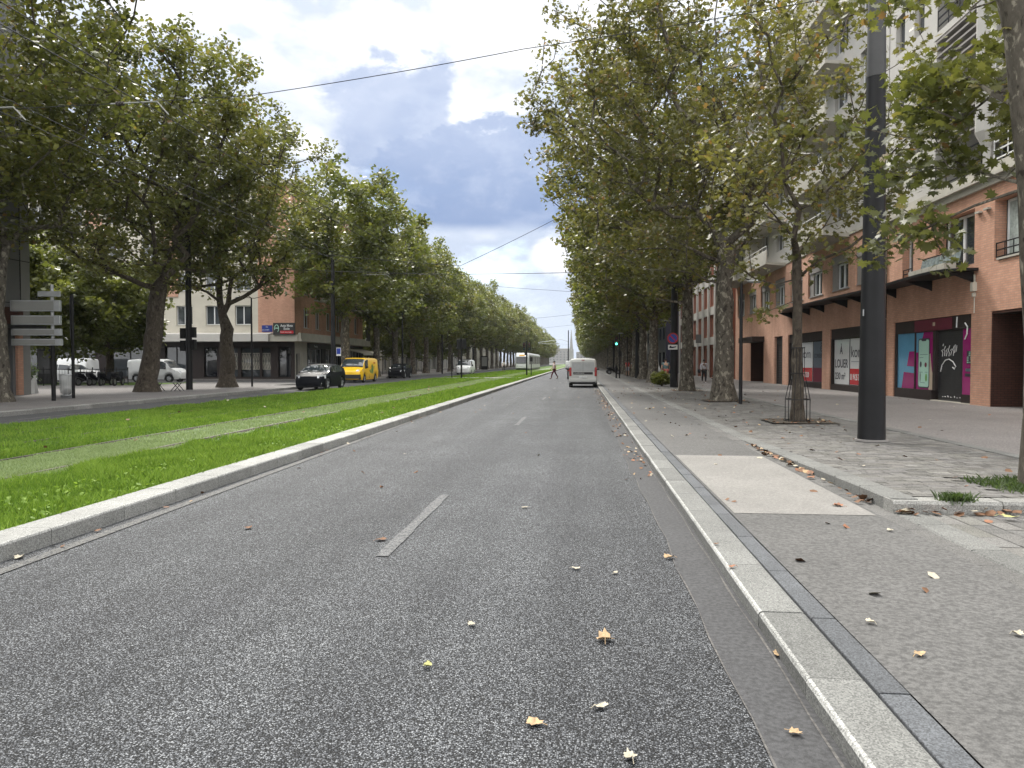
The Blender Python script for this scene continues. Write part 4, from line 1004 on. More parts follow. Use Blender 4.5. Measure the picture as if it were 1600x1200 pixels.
    mb = MB(); mb.tube([W.p(27.75,2.86,-.05), W.p(27.73,3.25,-.05)], .025, 6); mb.tube([W.p(27.15,3.0,-.05), W.p(26.98,2.85,-.05), W.p(27.0,2.6,-.05), W.p(27.15,2.42,-.05)], .025, 6); mb.build('spray_tag', A['white'], sf)
    # cash machine panel
    cp = panel(W, sf, 'cash_machine', 26.66, 27.36, .45, 2.8, -.14, 'magenta', .05)
    scr = panel(W, cp, 'cash_screen', 26.72, 27.05, 1.55, 2.0, -.088, 'ink'); panel(W, cp, 'keypad', 26.72, 27.12, 1.28, 1.38, -.088, 'greyblue'); panel(W, cp, 'card_slot', 26.72, 27.16, 1.1, 1.2, -.088, 'ink')
    text('24/24', .12, cp, W, 27.12, 2.1, -.088, 'white', flip=-1, ext=.001) if False else None
    mb = MB(); rg2 = random.Random(2)
    for i in range(5):
        for j in range(7):
            if rg2.random() < .5: W.slab(mb, 26.74+i*.06, 26.79+i*.06, 1.58+j*.06, 1.62+j*.06, -.077, -.075)
    mb.build('screen_marks', A['mint'], cp)
    return b
brickA()
def brickB():
    y0 = 34.0; b = thing('apartment_building', 'orange brick and white rendered building with the letting posters in its shop windows', 'building', fromB(XB, y0), DL, 'street buildings on the right')
    W = Wall((0,-y0,0), (0,1,0), (-1,0,0))
    wins = [(35.2,37.8),(38.75,41.4),(42.8,45.4),(46.5,49.1),(50.4,53.0),(54.3,56.9),(58.3,60.9),(62.3,64.9)]
    ops = [(34.9,41.4,.1,3.36,.35),(42.7,49.5,.1,3.36,.35),(50.85,52.9,.1,3.35,.3),(55.9,60.0,.1,3.48,2.5)] + [(a,c,5.35,7.2,.3) for a, c in wins]
    mb = MB(); W.face(mb, 34.0, 65.7, 0, 8.0, ops, .3); mb.quad(W.p(65.7,0), W.p(65.7,0,-12), W.p(65.7,8,-12), W.p(65.7,8)); mb.build('wall', A['brick2'], b)
    mb = MB(); W.slab(mb, 34.0, 55.5, .0, 7.95, -12, -.5); W.slab(mb, 60.4, 65.6, .0, 7.95, -12, -.5); W.slab(mb, 55.5,60.4,3.6,7.95,-12,-.5); W.slab(mb,55.5,60.4,0,3.6,-12,-2.6); mb.build('inner_core', A['interior'], b)
    mb = MB(); W.slab(mb, 59.93, 59.995, .1, 3.4, -2.5, -.02); W.slab(mb, 55.9, 55.96, .1, 3.4, -2.5, -.02); W.slab(mb, 55.96, 59.93, .1, 3.4, -2.55, -2.5); W.slab(mb, 55.9, 60, 3.4, 3.47, -2.5, -.02); mb.build('passage', A['tile_brown'], b)
    mb = MB(); W.slab(mb, 55.7, 60.2, 3.1, 3.48, .0, .9); mb.build('porch_canopy', A['darkbrown'], b)
    for i, (a, c) in enumerate(wins):
        mb = MB(); W.slab(mb, a+.01, c-.01, 6.75, 7.19, -.28, -.06); W.slab(mb, c-.75, c-.01, 5.37, 6.75, -.28, -.1); W.slab(mb, a+.01, a+.2, 5.37, 6.75, -.28, -.1); s = mb.build('shutter_box', A['shutter'], b)
        window(W, b, a+.25, c-.8, 5.4, 6.74, -.2, 2, bar=.09, sillmat='shutter', over=.45)
    mb = MB(); outl = [(34.0,.95),(38,1.1),(43,1.15),(47,1.0),(49.3,.5),(49.9,.0)]
    mb.prism([W.p(34.0,4.75,0)]+[W.p(a,4.75,d) for a, d in outl], (0,0,.09))
    for a in (36.5,38.8,42.4,45.0,48.6): mb.prism([W.p(a,4.75,.0), W.p(a,4.35,.0), W.p(a,4.42,.12), W.p(a,4.72,.9)], tuple(W.T*.06))
    mb.build('canopy', A['dark'], b)
    # upper floors
    ops = []
    for k in range(5):
        for (a, c) in wins[0:8:1]: ops.append((a+.4, c-.4, 9.1+2.85*k, 10.8+2.85*k, .25))
    mb = MB(); W.face(mb, 34.0, 65.7, 8.0, 23.0, ops, .25); mb.quad(W.p(65.7,8), W.p(65.7,8,-12), W.p(65.7,23,-12), W.p(65.7,23)); mb.quad(W.p(34,8), W.p(34,23), W.p(34,23,-12), W.p(34,8,-12)); mb.build('upper_wall', A['render'], b)
    mb = MB(); W.slab(mb, 34.1, 65.6, 8, 22.9, -12, -.4); mb.build('inner_core', A['interior'], b)
    for o in ops: window(W, b, o[0]+.02, o[1]-.02, o[2]+.02, o[3]-.02, -.18, 2, sill=False)
    mb = MB(); W.slab(mb, 34.0, 65.7, 7.98, 8.12, .001, .06); mb.build('string_course', A['beige'], b)
    for j, (a, c) in enumerate(((38.6,44.4),(50.2,56.8),(60,65.5))):
        for k in range(5):
            mb = MB(); z = 7.9+2.85*k
            mb.prism([W.p(a,z,.002), W.p(a,z+.12,1.3), W.p(a,z+1.0,1.3), W.p(a,z+1.0,1.2), W.p(a,z+.25,1.2), W.p(a,z+.2,.002)], tuple(W.T*(c-a)))
            bal = mb.build('balcony', A['beige'], b); rail(W, bal, a+.05, c-.05, z+1.02, z+1.3, 1.25, 6, 'white')
            W.slab(MB(), c-.12, c, z+.2, z+2.8, .002, 1.15).build('balcony_fin', A['beige'], bal)
    mb = MB(); W.slab(mb, 33.9, 65.8, 23.0, 23.4, -12, .3); mb.build('roof', A['beige'], b)
    # shop windows with letting posters
    for (a0, a1, nm) in ((34.9,41.4,0),(42.7,49.5,1)):
        s = MB(); W.slab(s, a0, a1, 2.84, 3.36, -.33, -.08); W.slab(s, a0, a1, .1, .42, -.33, -.05); W.slab(s, a1-.14, a1, .42, 2.84, -.33, -.06); W.slab(s, a0, a0+.14, .42, 2.84, -.33, -.06)
        sf = s.build('shop_front', A['darkbrown'], b)
        W.slab(MB(), a0+.14, a1-.14, .42, 2.84, -.3, -.2).build('shop_window', A['glass_dark'], sf)
        if nm == 0:
            panel(W, sf, 'poster', 39.0, 41.2, .46, 2.8, -.195, 'poster_white'); panel(W, sf, 'poster', 36.6, 38.85, .46, 2.8, -.195, 'poster_white'); panel(W, sf, 'poster_band', 36.62, 38.83, .48, 1.28, -.184, 'poster_red')
            panel(W, sf, 'poster', 35.1, 36.45, .46, 2.8, -.195, 'greyblue')
            text('À', .62, sf, W, 40.36, 2.04, -.183, 'ink', flip=-1, bold=.012); text('LOUER', .62, sf, W, 41.1, 1.33, -.183, 'ink', flip=-1, sx=1.0, bold=.010); text('230 m²', .50, sf, W, 41.05, .72, -.183, 'ink', flip=-1, sx=1.08, bold=.008)
            text('korn', .80, sf, W, 38.75, 1.86, -.183, 'ink', flip=-1, sx=1.15); panel(W, sf, 'poster_rule', 36.9, 38.7, 1.62, 1.65, -.184, 'greyblue', .003)
            text('01 84 25 20 00', .42, sf, W, 38.78, .72, -.172, 'poster_white', flip=-1, sx=.66, bold=.010)
        else:
            panel(W, sf, 'poster', 47.3, 49.3, .46, 2.8, -.195, 'poster_white'); panel(W, sf, 'poster', 45.0, 47.15, .46, 2.8, -.195, 'poster_white'); panel(W, sf, 'poster_band', 45.02, 47.13, .48, 1.28, -.184, 'poster_red')
            panel(W, sf, 'poster', 42.9, 44.85, .46, 2.8, -.195, 'greyblue'); panel(W, sf, 'poster_band', 42.92, 44.83, .48, 1.28, -.184, 'maroon')
            text('À', .62, sf, W, 48.5, 2.04, -.183, 'ink', flip=-1, bold=.012); text('LOUER', .6, sf, W, 49.15, 1.33, -.183, 'ink', flip=-1, sx=.92, bold=.01); text('korn', .76, sf, W, 47.05, 1.86, -.183, 'ink', flip=-1, sx=1.15)
            text('01 84 25 20', .42, sf, W, 47.08, .72, -.172, 'poster_white', flip=-1, sx=.7, bold=.01); text('ê', .8, sf, W, 43.6, 2.2, -.183, 'ink', flip=-1); text('CONSEIL', .34, sf, W, 44.7, 1.86, -.183, 'ink', flip=-1, sx=1.1)
    mb = MB(); z = .12
    while z < 3.0: W.slab(mb, 50.95, 52.8, z, z+.09, -.28, -.2); z += .115
    W.slab(mb, 50.87, 50.95, .1, 3.3, -.3, -.15); W.slab(mb, 52.8, 52.88, .1, 3.3, -.3, -.15); W.slab(mb, 50.95, 52.8, 2.85, 3.3, -.3, -.15)
    mb.build('shuttered_door', A['cellar'], b)
brickB()
def simple_block(name, label, yb0, yb1, H, wallmat, colw=3.2, flo=3.0, gf=3.8, xoff=0.0, fr='whitepvc', bands=None, bandmat='render', gmat='dark', group='street buildings on the right', cat='building', piers=None):
    b = thing(name, label, cat, fromB(XB+xoff, yb0), DL, group); W = Wall((0,0,0), (0,1,0), (-1,0,0)); L = yb1-yb0
    n = max(1, int(L/colw)); ops = []; k = 0
    while gf+flo*(k+1) < H: ops += [(L*(i+.5)/n-.75, L*(i+.5)/n+.75, gf+flo*k+.7, gf+flo*k+2.3) for i in range(n)]; k += 1
    gops = [(L*(i+.5)/n-1.2, L*(i+.5)/n+1.2, .12, 3.0) for i in range(n)]
    mb = MB(); W.face(mb, 0, L, 0, H, ops+gops, .25); mb.quad((0,0,0),(0,0,H),(12,0,H),(12,0,0)).quad((0,L,0),(12,L,0),(12,L,H),(0,L,H)); mb.build('wall', A[wallmat], b)
    mb = MB(); W.slab(mb, .05, L-.05, 0, H-.05, -12, -.4); mb.build('inner_core', A['interior'], b)
    for o in ops: window(W, b, o[0]+.02, o[1]-.02, o[2]+.02, o[3]-.02, -.18, 2, fr=fr, sill=False)
    for o in gops: window(W, b, o[0]+.02, o[1]-.02, o[2]+.02, o[3]-.02, -.2, 2, fr=gmat, sill=False, glass='glass_dark')
    if bands:
        for z in bands: W.slab(MB(), 0, L, z, z+.75, .002, .12).build('band', A[bandmat], b)
    if piers:
        for i in range(n+1): W.slab(MB(), max(0,L*i/n-.25), min(L,L*i/n+.25), 0.12, H-.3, .13, .3).build('pier', A[bandmat], b)
    W.slab(MB(), -.05, L+.05, H, H+.35, -12, .25).build('roof', A['beige'], b)
    return b
A['navy'] = plain('navy cladding', (0.018,0.024,0.045), .35, var=.1); A['redpanel'] = plain('rust red panel', (0.30,0.11,0.07), .8, var=.1)
simple_block('apartment_building', 'red panelled block with white bands and piers past the passage, right side', 68.5, 96, 17, 'redpanel', 3.4, 2.9, 3.6, -.4, bands=[3.3,6.2,9.1,12.0,14.9], piers=True)
simple_block('office_building', 'dark navy glazed office building behind the right row of trees', 102, 128, 16, 'navy', 4, 3.2, 4, -1.6, fr='dark', bands=[9.2,12.6], bandmat='greypanel2')
for i, (a, c, h, m, l) in enumerate(((130,165,18,'render2','cream apartment block far down the right side'),(166,205,16,'greypanel2','pale grey block behind the far right trees'),(208,262,19,'beige','beige block at the far right end of the row'),(266,330,17,'render','white block farthest away on the right'))):
    simple_block('apartment_building', l, a, c, h, m, 4.5, 3.0, 3.8, 0)

# ============ left side
def left_tower():
    x = -24.9; yc = 32.8
    b = thing('tower_building', 'dark grey clad tower with a pale corner strip at the left edge', 'building', (x, yc, 0)); 
    # avenue face (looks +X) and the face toward the side street (+Y); the camera sees the avenue face
    W = Wall((0,-24,0), (0,1,0), (1,0,0))
    mb = MB(); ops = [(20.0,22.9,.2,3.1,.6),(14,18.5,.2,3.1,.6),(8,12,.2,3.1,.6)]+[(a,a+1.6,5+3*k,6.6+3*k,.25) for a in (3,7,11,15,19.2) for k in range(8)]
    W.face(mb, 0, 23.4, 0, 30, ops, .25); mb.build('wall', A['greypanel'], b)
    mb = MB(); mb.box(-14,-.05,-.55,0,3.95,30); mb.box(-.3,.0,-.55,0,0,3.95); mb.box(-14,-.7,-.6,-.5,0,3.95); W.slab(mb, 23.4, 24, 3.95, 30, -.04, 0.02); mb.build('corner_strip', A['greypanel2'], b)
    mb = MB(); W.slab(mb, .05, 23.35, .0, 29.9, -14, -.7); mb.build('inner_core', A['interior'], b)
    mb = MB()
    for k in range(14): W.slab(mb, 0, 24.0, 4.2+1.9*k, 4.23+1.9*k, -.01, .026)
    for k in (5, 10, 14, 19, 23.4): W.slab(mb, k, k+.03, 3.3, 30, -.01, .026)
    mb.build('panel_joint', A['dark'], b)
    for o in ops[3:]: window(W, b, o[0]+.02, o[1]-.02, o[2]+.02, o[3]-.02, -.18, 1, fr='dark', sill=False)
    s = MB(); W.slab(s, 18.9, 23.35, 3.1, 4.0, .003, .18); sf = s.build('shop_fascia', A['tile_brown'], b)
    text('ENTREE', .38, sf, W, 20.0, 3.4, .185, 'render2')
    mb = MB(); W.slab(mb, 20.05, 22.85, .2, 3.05, -.55, -.5); g = mb.build('shop_window', A['glass_dark'], b)
    for a in (20.0, 21.4, 22.8): W.slab(MB(), a, a+.08, .2, 3.08, -.5, -.4).build('mullion', A['shutter'], g)
    mb = MB(); W.slab(mb, 18.0, 23.3, 3.05, 3.2, .003, 1.3); mb.build('awning', A['dark'], b)
    W.slab(MB(), 23.05, 23.38, .15, 3.9, .003, .12).build('brick_pier', A['brick'], b)
left_tower()
def corner_building():
    cx, cy = G(461, 592, .15)
    b = thing('corner_building', 'brick corner building with dark shop front, white canopy and driving school sign', 'building', (cx, cy, 0))
    S = Wall((0,0,0), (-1,0,0), (0,-1,0)); E = Wall((0,0,0), (0,1,0), (1,0,0))
    LS, LE = 34.0, 21.0
    gs = [(.35,1.5,.3,3.0),(2.2,3.0,.3,2.9),(3.2,4.9,.3,2.9),(5.2,6.6,.3,2.9),(7.1,8.3,.3,3.0),(9.9,11.9,.3,3.0),(13.5,17.0,.3,3.0),(18.5,22.5,.3,3.0),(24,28.5,.3,3.0)]
    us = [(a,a+1.5,4.9+3.0*k,6.6+3.0*k) for a in (3.9,6.6,9.3,12.5,15.6,19.5,23.0,27.0,30.5) for k in range(4)]
    mb = MB(); S.face(mb, 0, LS, 0, 3.4, gs, .3); mb.build('shop_wall', A['darkbrown'], b)
    mb = MB(); S.face(mb, 0, 3.3, 3.4, 17.0, [], .25); mb.build('brick_wall', A['brick'], b)
    mb = MB(); S.face(mb, 3.3, LS, 3.4, 17.0, [u for u in us if u[1] < LS], .25); mb.build('upper_wall', A['render2'], b)
    for a in (10.6, 17.6, 25.2): S.slab(MB(), a, a+1.5, 7.4, 16.9, .003, .08).build('brick_panel', A['brick2'], b)
    ge = [(.3,1.2,.3,2.4),(3.2,7.2,.3,2.9),(8.2,12.4,.3,2.9),(13,20,.3,2.9)]
    ue = [(a,a+1.35,4.7+3.0*k,6.5+3.0*k) for a in (2.2,5.3,8.4,11.5,14.6,17.7) for k in range(4)]
    mb = MB(); E.face(mb, 0, 3.0, 0, 3.4, ge[:1], .25); mb.build('render_wall', A['beige'], b)
    mb = MB(); E.face(mb, 3.0, LE, 0, 3.4, ge[1:], .3); mb.build('shop_wall', A['dark'], b)
    mb = MB(); E.face(mb, 0, LE, 3.4, 17.0, ue, .25); mb.quad((0,LE,0),(-14,LE,0),(-14,LE,17),(0,LE,17)); mb.build('brick_wall', A['brick'], b)
    mb = MB().box(-LS+.1,-.6,   .6,LE-.1,0,16.9); mb.build('inner_core', A['interior'], b)
    for u in us:
        if u[1] < LS: window(S, b, u[0]+.02, u[1]-.02, u[2]+.02, u[3]-.02, -.18, 2)
    for u in ue: window(E, b, u[0]+.02, u[1]-.02, u[2]+.02, u[3]-.02, -.18, 2)
    for u in ue[:]:
        if u[0] in (5.3, 11.5, 17.7, 8.4) and u[2] > 7:
            mb = MB(); E.slab(mb, u[0]-.35, u[1]+.35, u[2]-.35, u[2]-.2, .003, .8); E.slab(mb, u[0]-.35, u[1]+.35, u[2]-.2, u[2]+.55, .72, .8); mb.build('balcony', A['beige'], b)
    for g in gs[:1]+gs[4:5]: window(S, b, g[0]+.02, g[1]-.02, g[2], g[3]-.02, -.2, 1, fr='dark', sill=False, glass='glass_dark')
    for g in gs[1:4]+gs[5:]: window(S, b, g[0]+.02, g[1]-.02, g[2], g[3]-.02, -.2, 2 if g[0] > 6 else 1, fr='dark', sill=False)
    for g in ge: window(E, b, g[0]+.02, g[1]-.02, g[2], g[3]-.02, -.2, 3 if g[0] > 1 else 1, fr='shutter', sill=False)
    # white window grilles
    for (a0, a1) in ((2.25,2.95),(3.25,4.85),(5.25,6.55)):
        mb = MB(); n = int((a1-a0)/.14)
        for i in range(n+1):
            a = a0+(a1-a0)*i/n
            if i < n: mb.tube([S.p(a,1.0,-.1), S.p(a+.14,1.7,-.1), S.p(a,2.4,-.1)], .018, 4)
            mb.tube([S.p(a,1.0,-.1), S.p(a,2.4,-.1)], .016, 4)
        for z in (1.0, 2.4): S.slab(mb, a0, a1, z-.02, z+.02, -.12, -.08)
        mb.build('window_grille', A['render2'], b)
    mb = MB(); S.slab(mb, 1.9, LS, 3.42, 3.5, .0, 1.2); S.slab(mb, 1.9, LS, 3.5, 4.05, .95, 1.2); mb.prism([S.p(1.9,4.05,0), S.p(1.9,4.05,1.2), S.p(1.9,4.2,.0)], tuple(S.T*(LS-1.9))); mb.build('canopy', A['render'], b)
    mb = MB(); E.slab(mb, -.9, LE, 3.42, 3.6, .0, .95); E.slab(mb, -.9, LE, 3.6, 4.15, .65, .9); S.slab(mb, -.65, 1.88, 3.42, 3.6, .003, 1.0); S.slab(mb, -.65, 1.88, 3.6, 4.0, .85, 1.0); mb.build('canopy', A['beige'], b)
    # driving school sign: black board, white lettering, red strip, green emblem
    F = Wall((.45,-1.15,0), (-.62,0,0), (0,-1,0))
    sg = MB(); F.slab(sg, 0.0, 3.1, 3.98, 5.0, -.12, 0); sb = sg.build('sign_board', A['cellar'], b)
    text('Auto Moto', .30, sb, F, 2.05, 4.66, .003, 'poster_white', flip=-1, sx=1.3, bold=.006); text('Ecole', .30, sb, F, 1.6, 4.4, .003, 'poster_white', flip=-1, sx=1.3, bold=.006); panel(F, sb, 'sign_strip', .2, 2.1, 4.08, 4.32, .0, 'poster_red', .004); text('École succursale', .17, sb, F, 2.05, 4.15, .006, 'poster_white', flip=-1, sx=1.4)
    mb = MB(); mb.tube([F.p(2.6-.3*math.cos(k*.5), 4.5+.33*math.sin(k*.5), .01) for k in range(-2, 8)][::-1], .035, 5); F.slab(mb, 2.35, 2.8, 4.5, 4.58, .0, .02); mb.build('sign_emblem', A['mint'], sb)
    p = panel(S, b, 'street_plaque', 2.0, 2.95, 4.28, 4.85, .02, plain('enamel blue', (0.03,0.05,0.22), .3), .02)
    text('15e', .14, p, S, 2.6, 4.66, .045, 'poster_white', flip=-1); text('BOULEVARD', .14, p, S, 2.92, 4.4, .045, 'poster_white', flip=-1, sx=.8)
    # sign boards and awning along the avenue face
    mb = MB(); mb.box(.98, 1.06, 19.0, 20.4, 4.0, 6.2); sb2 = mb.build('hanging_sign', A['cellar'], b)
    mb = MB(); E.slab(mb, 3.3, 12.0, 2.9, 3.35, .0, .1); f2 = mb.build('shop_fascia', A['cellar'], b); text('Pressing', .3, f2, E, 4.6, 3.0, .105, 'poster_white'); text('Retouches', .28, f2, E, 9.4, 3.0, .105, 'poster_white')
    mb = MB(); mb.prism([E.p(13.0,3.1,0), E.p(13.0,2.55,2.4), E.p(13.0,2.35,2.4), E.p(13.0,2.5,2.35), E.p(13.0,3.02,0)], tuple(E.T*7.5)); mb.build('awning', A['render2'], b)
    S.slab(MB(), -.3, LS, 17.0, 17.4, -20, .4).build('roof', A['beige'], b)
corner_building()
def left_block(y0, y1, H, mat, label, x=-26.5, fence=False, name='apartment_building', depth=12):
    b = thing(name, label, 'building', (x, y0, 0), 0, 'street buildings on the left'); W = Wall((0,0,0), (0,1,0), (1,0,0)); L = y1-y0
    n = max(1, int(L/3.6)); ops = [(L*(i+.5)/n-.7, L*(i+.5)/n+.7, 4.4+3*k, 6.1+3*k) for i in range(n) for k in range(int((H-4)/3))]; gops = [(L*(i+.5)/n-.9, L*(i+.5)/n+.9, .3, 2.9) for i in range(n)]
    mb = MB(); W.face(mb, 0, L, 0, H, ops+gops, .25); mb.quad((0,0,0),(-depth,0,0),(-depth,0,H),(0,0,H)).quad((0,L,0),(0,L,H),(-depth,L,H),(-depth,L,0)); mb.build('wall', A[mat], b)
    MB().box(-depth,-.4,.05,L-.05,0,H-.05).build('inner_core', A['interior'], b)
    for o in ops+gops: window(W, b, o[0]+.02, o[1]-.02, o[2]+.02, o[3]-.02, -.18, 2, sill=False)
    W.slab(MB(), -.2, L+.2, H, H+.4, -depth, .3).build('roof', A['beige'], b); return b
left_block(97, 118, 6.8, 'render', 'low white house behind the railings of the left pavement', x=-33)
left_block(122, 150, 16, 'render2', 'cream block behind the left trees, next past the low white house', x=-32)
left_block(155, 200, 15, 'render', 'white block behind the far left trees', x=-31)
left_block(205, 290, 16, 'beige', 'beige block farthest down the left side', x=-31)
# tall blocks seen through the trees above the park
def far_block(x, y, w, d, H, mat, label, band=None):
    b = thing('apartment_building', label, 'building', (x, y, 0), 0, 'blocks behind the park'); W = Wall((0,0,0), (1,0,0), (0,-1,0))
    n = max(2, int(w/4)); ops = [(w*(i+.5)/n-.9, w*(i+.5)/n+.9, 4+3*k, 5.8+3*k) for i in range(n) for k in range(int((H-4)/3))]
    mb = MB(); W.face(mb, 0, w, 0, H, ops, .3); mb.quad((w,0,0),(w,d,0),(w,d,H),(w,0,H)); mb.build('wall', A[mat], b)
    MB().box(.05,w-.05,.5,d,0,H-.05).build('inner_core', A['interior'], b)
    for o in ops: window(W, b, o[0]+.02, o[1]-.02, o[2]+.02, o[3]-.02, -.2, 2, sill=False)
    if band:
        for a in band: W.slab(MB(), a, a+2.2, 3, H-.1, .003, .1).build('brick_panel', A['brick2'], b)
    W.slab(MB(), -.2, w+.2, H, H+.4, -d, .3).build('roof', A['beige'], b)
far_block(-82, 92, 24, 14, 24, 'render', 'white block with orange panels seen above the park trees', band=(14,20))
far_block(-56, 98, 18, 14, 22, 'brick2', 'orange brick block glimpsed through the left plane trees')
# ------------------------------------------------------------------ vehicles
def carpaint(name, c, rough=.36, metal=0.0):
    m, nt, b = newmat(name); b.inputs['Base Color'].default_value = rgb(c); b.inputs['Roughness'].default_value = rough; b.inputs['Metallic'].default_value = metal
    b.inputs['Coat Weight'].default_value = .12; b.inputs['Coat Roughness'].default_value = .06
    b.inputs['Specular IOR Level'].default_value = .5 if max(c) > .1 else .05
    if max(c) < .1: b.inputs['Coat Weight'].default_value = .0; b.inputs['Roughness'].default_value = .45
    vec = coord(nt, 'obj'); bump(nt, b, noise(nt, vec, 2.2, 2), .03, .02); return m
A['car_black'] = carpaint('black car paint', (0.012,0.013,0.016)); A['car_yellow'] = carpaint('yellow van paint', (0.78,0.47,0.02), .35); A['car_silver'] = carpaint('pale silver paint', (0.50,0.50,0.48), .4, .15)
A['car_white'] = carpaint('white car paint', (0.66,0.67,0.67), .35); A['car_grey'] = carpaint('grey car paint', (0.07,0.075,0.08)); A['tyre'] = plain('tyre rubber', (0.018,0.018,0.018), .85)
A['rim'] = plain('wheel rim', (0.30,0.31,0.32), .35, .8); A['trim'] = plain('black trim', (0.02,0.02,0.021), .6); A['car_glass'] = m_glass('car glass', (0.02,0.025,0.03), .02)
A['lamp_clear'] = plain('headlamp lens', (0.55,0.57,0.60), .15, .2); A['lamp_red'] = plain('tail lamp lens', (0.34,0.012,0.012), .2); A['plate'] = plain('number plate', (0.68,0.69,0.68), .4); A['decal'] = plain('green decal', (0.10,0.30,0.12), .5, var=.3, scale=4); A['decal_red'] = plain('red lettering', (0.45,0.03,0.02), .5)
A['headlight_on'] = emis('lit headlamp', (1.0,0.97,0.9), 3.0)
def interp(tab, x):
    if x <= tab[0][0]: return tab[0][1]
    for (x0, y0), (x1, y1) in zip(tab[:-1], tab[1:]):
        if x <= x1: f = (x-x0)/(x1-x0+1e-9); f = f*f*(3-2*f)*.5+f*.5; return y0+(y1-y0)*f
    return tab[-1][1]
def vehicle(name, label, loc, rz, spec, paint, group=None, cat='car'):
    """x forward, y to its left; body lofted from sections with real wheel arches"""
    t = thing(name, label, cat, loc, rz, group); L, Wd = spec['L'], spec['W']; hw = Wd/2
    top, belt, wheels, wr = spec['top'], spec['belt'], spec['wheels'], spec['wr']; zc = spec.get('clear', .22); tuck = spec.get('tuck', .17)
    x0, x1 = -L/2, L/2
    xs = sorted(set([x0+L*i/44 for i in range(45)] + [w+dx for w in wheels for dx in (-wr-.06,-wr*.8,-wr*.4,0,wr*.4,wr*.8,wr+.06)] + [p[0] for p in top]))
    def half(x):
        e = min(1.0, (x1-x)/spec.get('rf', .7)); e2 = min(1.0, (x-x0)/spec.get('rb', .35))
        return hw*(1-.20*(1-e)**2.2)*(1-.10*(1-e2)**2.2)
    def zlow(x):
        z = zc + max(0, (abs(x)-L/2+.35))*.18
        for w in wheels:
            d = abs(x-w)
            if d < wr+.065: z = max(z, wr+math.sqrt(max(0, (wr+.065)**2-d*d))*1.0)
        return z
    def sect(x):
        w = half(x); tp = interp(top, x); bl = min(interp(belt, x), tp-.035); zl = min(zlow(x), bl-.04); h = max(0.0, tp-bl)
        wt = w*(1-tuck*min(1, h/.5)) if h > .12 else w*.93
        return [(w*.93, zl), (w*.995, zl+.35*(bl-zl)), (w, zl+.72*(bl-zl)), (w*.965, bl), (wt+(.965*w-wt)*.12, bl+h*.82 if h > .12 else bl+h*.5), (wt*.90, tp-.03*min(1, h/.2)), (wt*.55, tp), (0, tp+.005)]
    S = [sect(x) for x in xs]; mb = MB(); k = len(S[0])
    for sgn in (1, -1):
        n0 = len(mb.v)
        for x, s in zip(xs, S): mb.v += [(x, sgn*y, z) for y, z in s]
        for i in range(len(xs)-1):
            for j in range(k-1):
                a, b, c, d = n0+i*k+j, n0+(i+1)*k+j, n0+(i+1)*k+j+1, n0+i*k+j+1
                mb.f.append((a,b,c,d) if sgn < 0 else (d,c,b,a)); mb.mi.append(0)
    for s, x, o in ((S[0], xs[0], 1), (S[-1], xs[-1], -1)):
        ring = [(x, y, z) for y, z in s]+[(x, -y, z) for y, z in reversed(s[:-1])]
        mb.poly(ring if o > 0 else list(reversed(ring)))
    body = mb.build('body', paint, t, smooth=True)
    bm = bmesh.new(); bm.from_mesh(body.data); bmesh.ops.remove_doubles(bm, verts=bm.verts, dist=.0005); bmesh.ops.recalc_face_normals(bm, faces=bm.faces); bm.to_mesh(body.data); bm.free(); body.data.shade_smooth()
    try: body.data.set_sharp_from_angle(angle=R(35))
    except Exception: pass
    MB().box(x0+.2, x1-.25, -hw*.8, hw*.8, zc-.04, zc+.3).build('underbody', A['trim'], t)
    # glass: patches lifted off the loft
    def P(x, j, f, sgn):
        s = sect(x); y = s[j][0]+(s[j+1][0]-s[j][0])*f; z = s[j][1]+(s[j+1][1]-s[j][1])*f; return Vector((x, sgn*y, z))
    def patch(nm, xa, xb, j0, f0, j1, f1, off, mat, parent, sides=(1,-1), nx=8):
        for sg in sides:
            m2 = MB()
            for i in range(nx):
                a, b = xa+(xb-xa)*i/nx, xa+(xb-xa)*(i+1)/nx
                rows = [(j0, f0)] + [(j, 0.0) for j in range(j0+1, j1+1)] + ([(j1, f1)] if f1 > 0 else [])
                for r0, r1 in zip(rows[:-1], rows[1:]):
                    q = [P(a,*r0,sg), P(b,*r0,sg), P(b,*r1,sg), P(a,*r1,sg)]
                    nrm = (q[1]-q[0]).cross(q[3]-q[0])
                    if nrm.length < 1e-9: continue
                    nrm.normalize()
                    if nrm.dot(Vector((0, sg, .4))) < 0: nrm = -nrm
                    m2.quad(*[p+nrm*off for p in q])
            m2.build(nm, A[mat] if isinstance(mat, str) else mat, parent)
    for (xa, xb) in spec['side_glass']: patch('side_window', xa, xb, 3, .12, 4, .12, .008, 'car_glass', t)
    for (nm, xa, xb) in spec['screens']:
        m2 = MB(); nx = 6
        cols = [(4,.25),(5,0.0),(6,0.0),(6,.999)]
        for sg in (1,-1):
            for i in range(nx):
                a, b = xa+(xb-xa)*i/nx, xa+(xb-xa)*(i+1)/nx
                for r0, r1 in zip(cols[:-1], cols[1:]):
                    q = [P(a,*r0,sg), P(b,*r0,sg), P(b,*r1,sg), P(a,*r1,sg)]
                    up = Vector((.7 if nm == 'windscreen' else -.7, 0, .7))*.012; m2.quad(*[p+up for p in q])
        m2.build(nm, A['car_glass'], t, smooth=True)
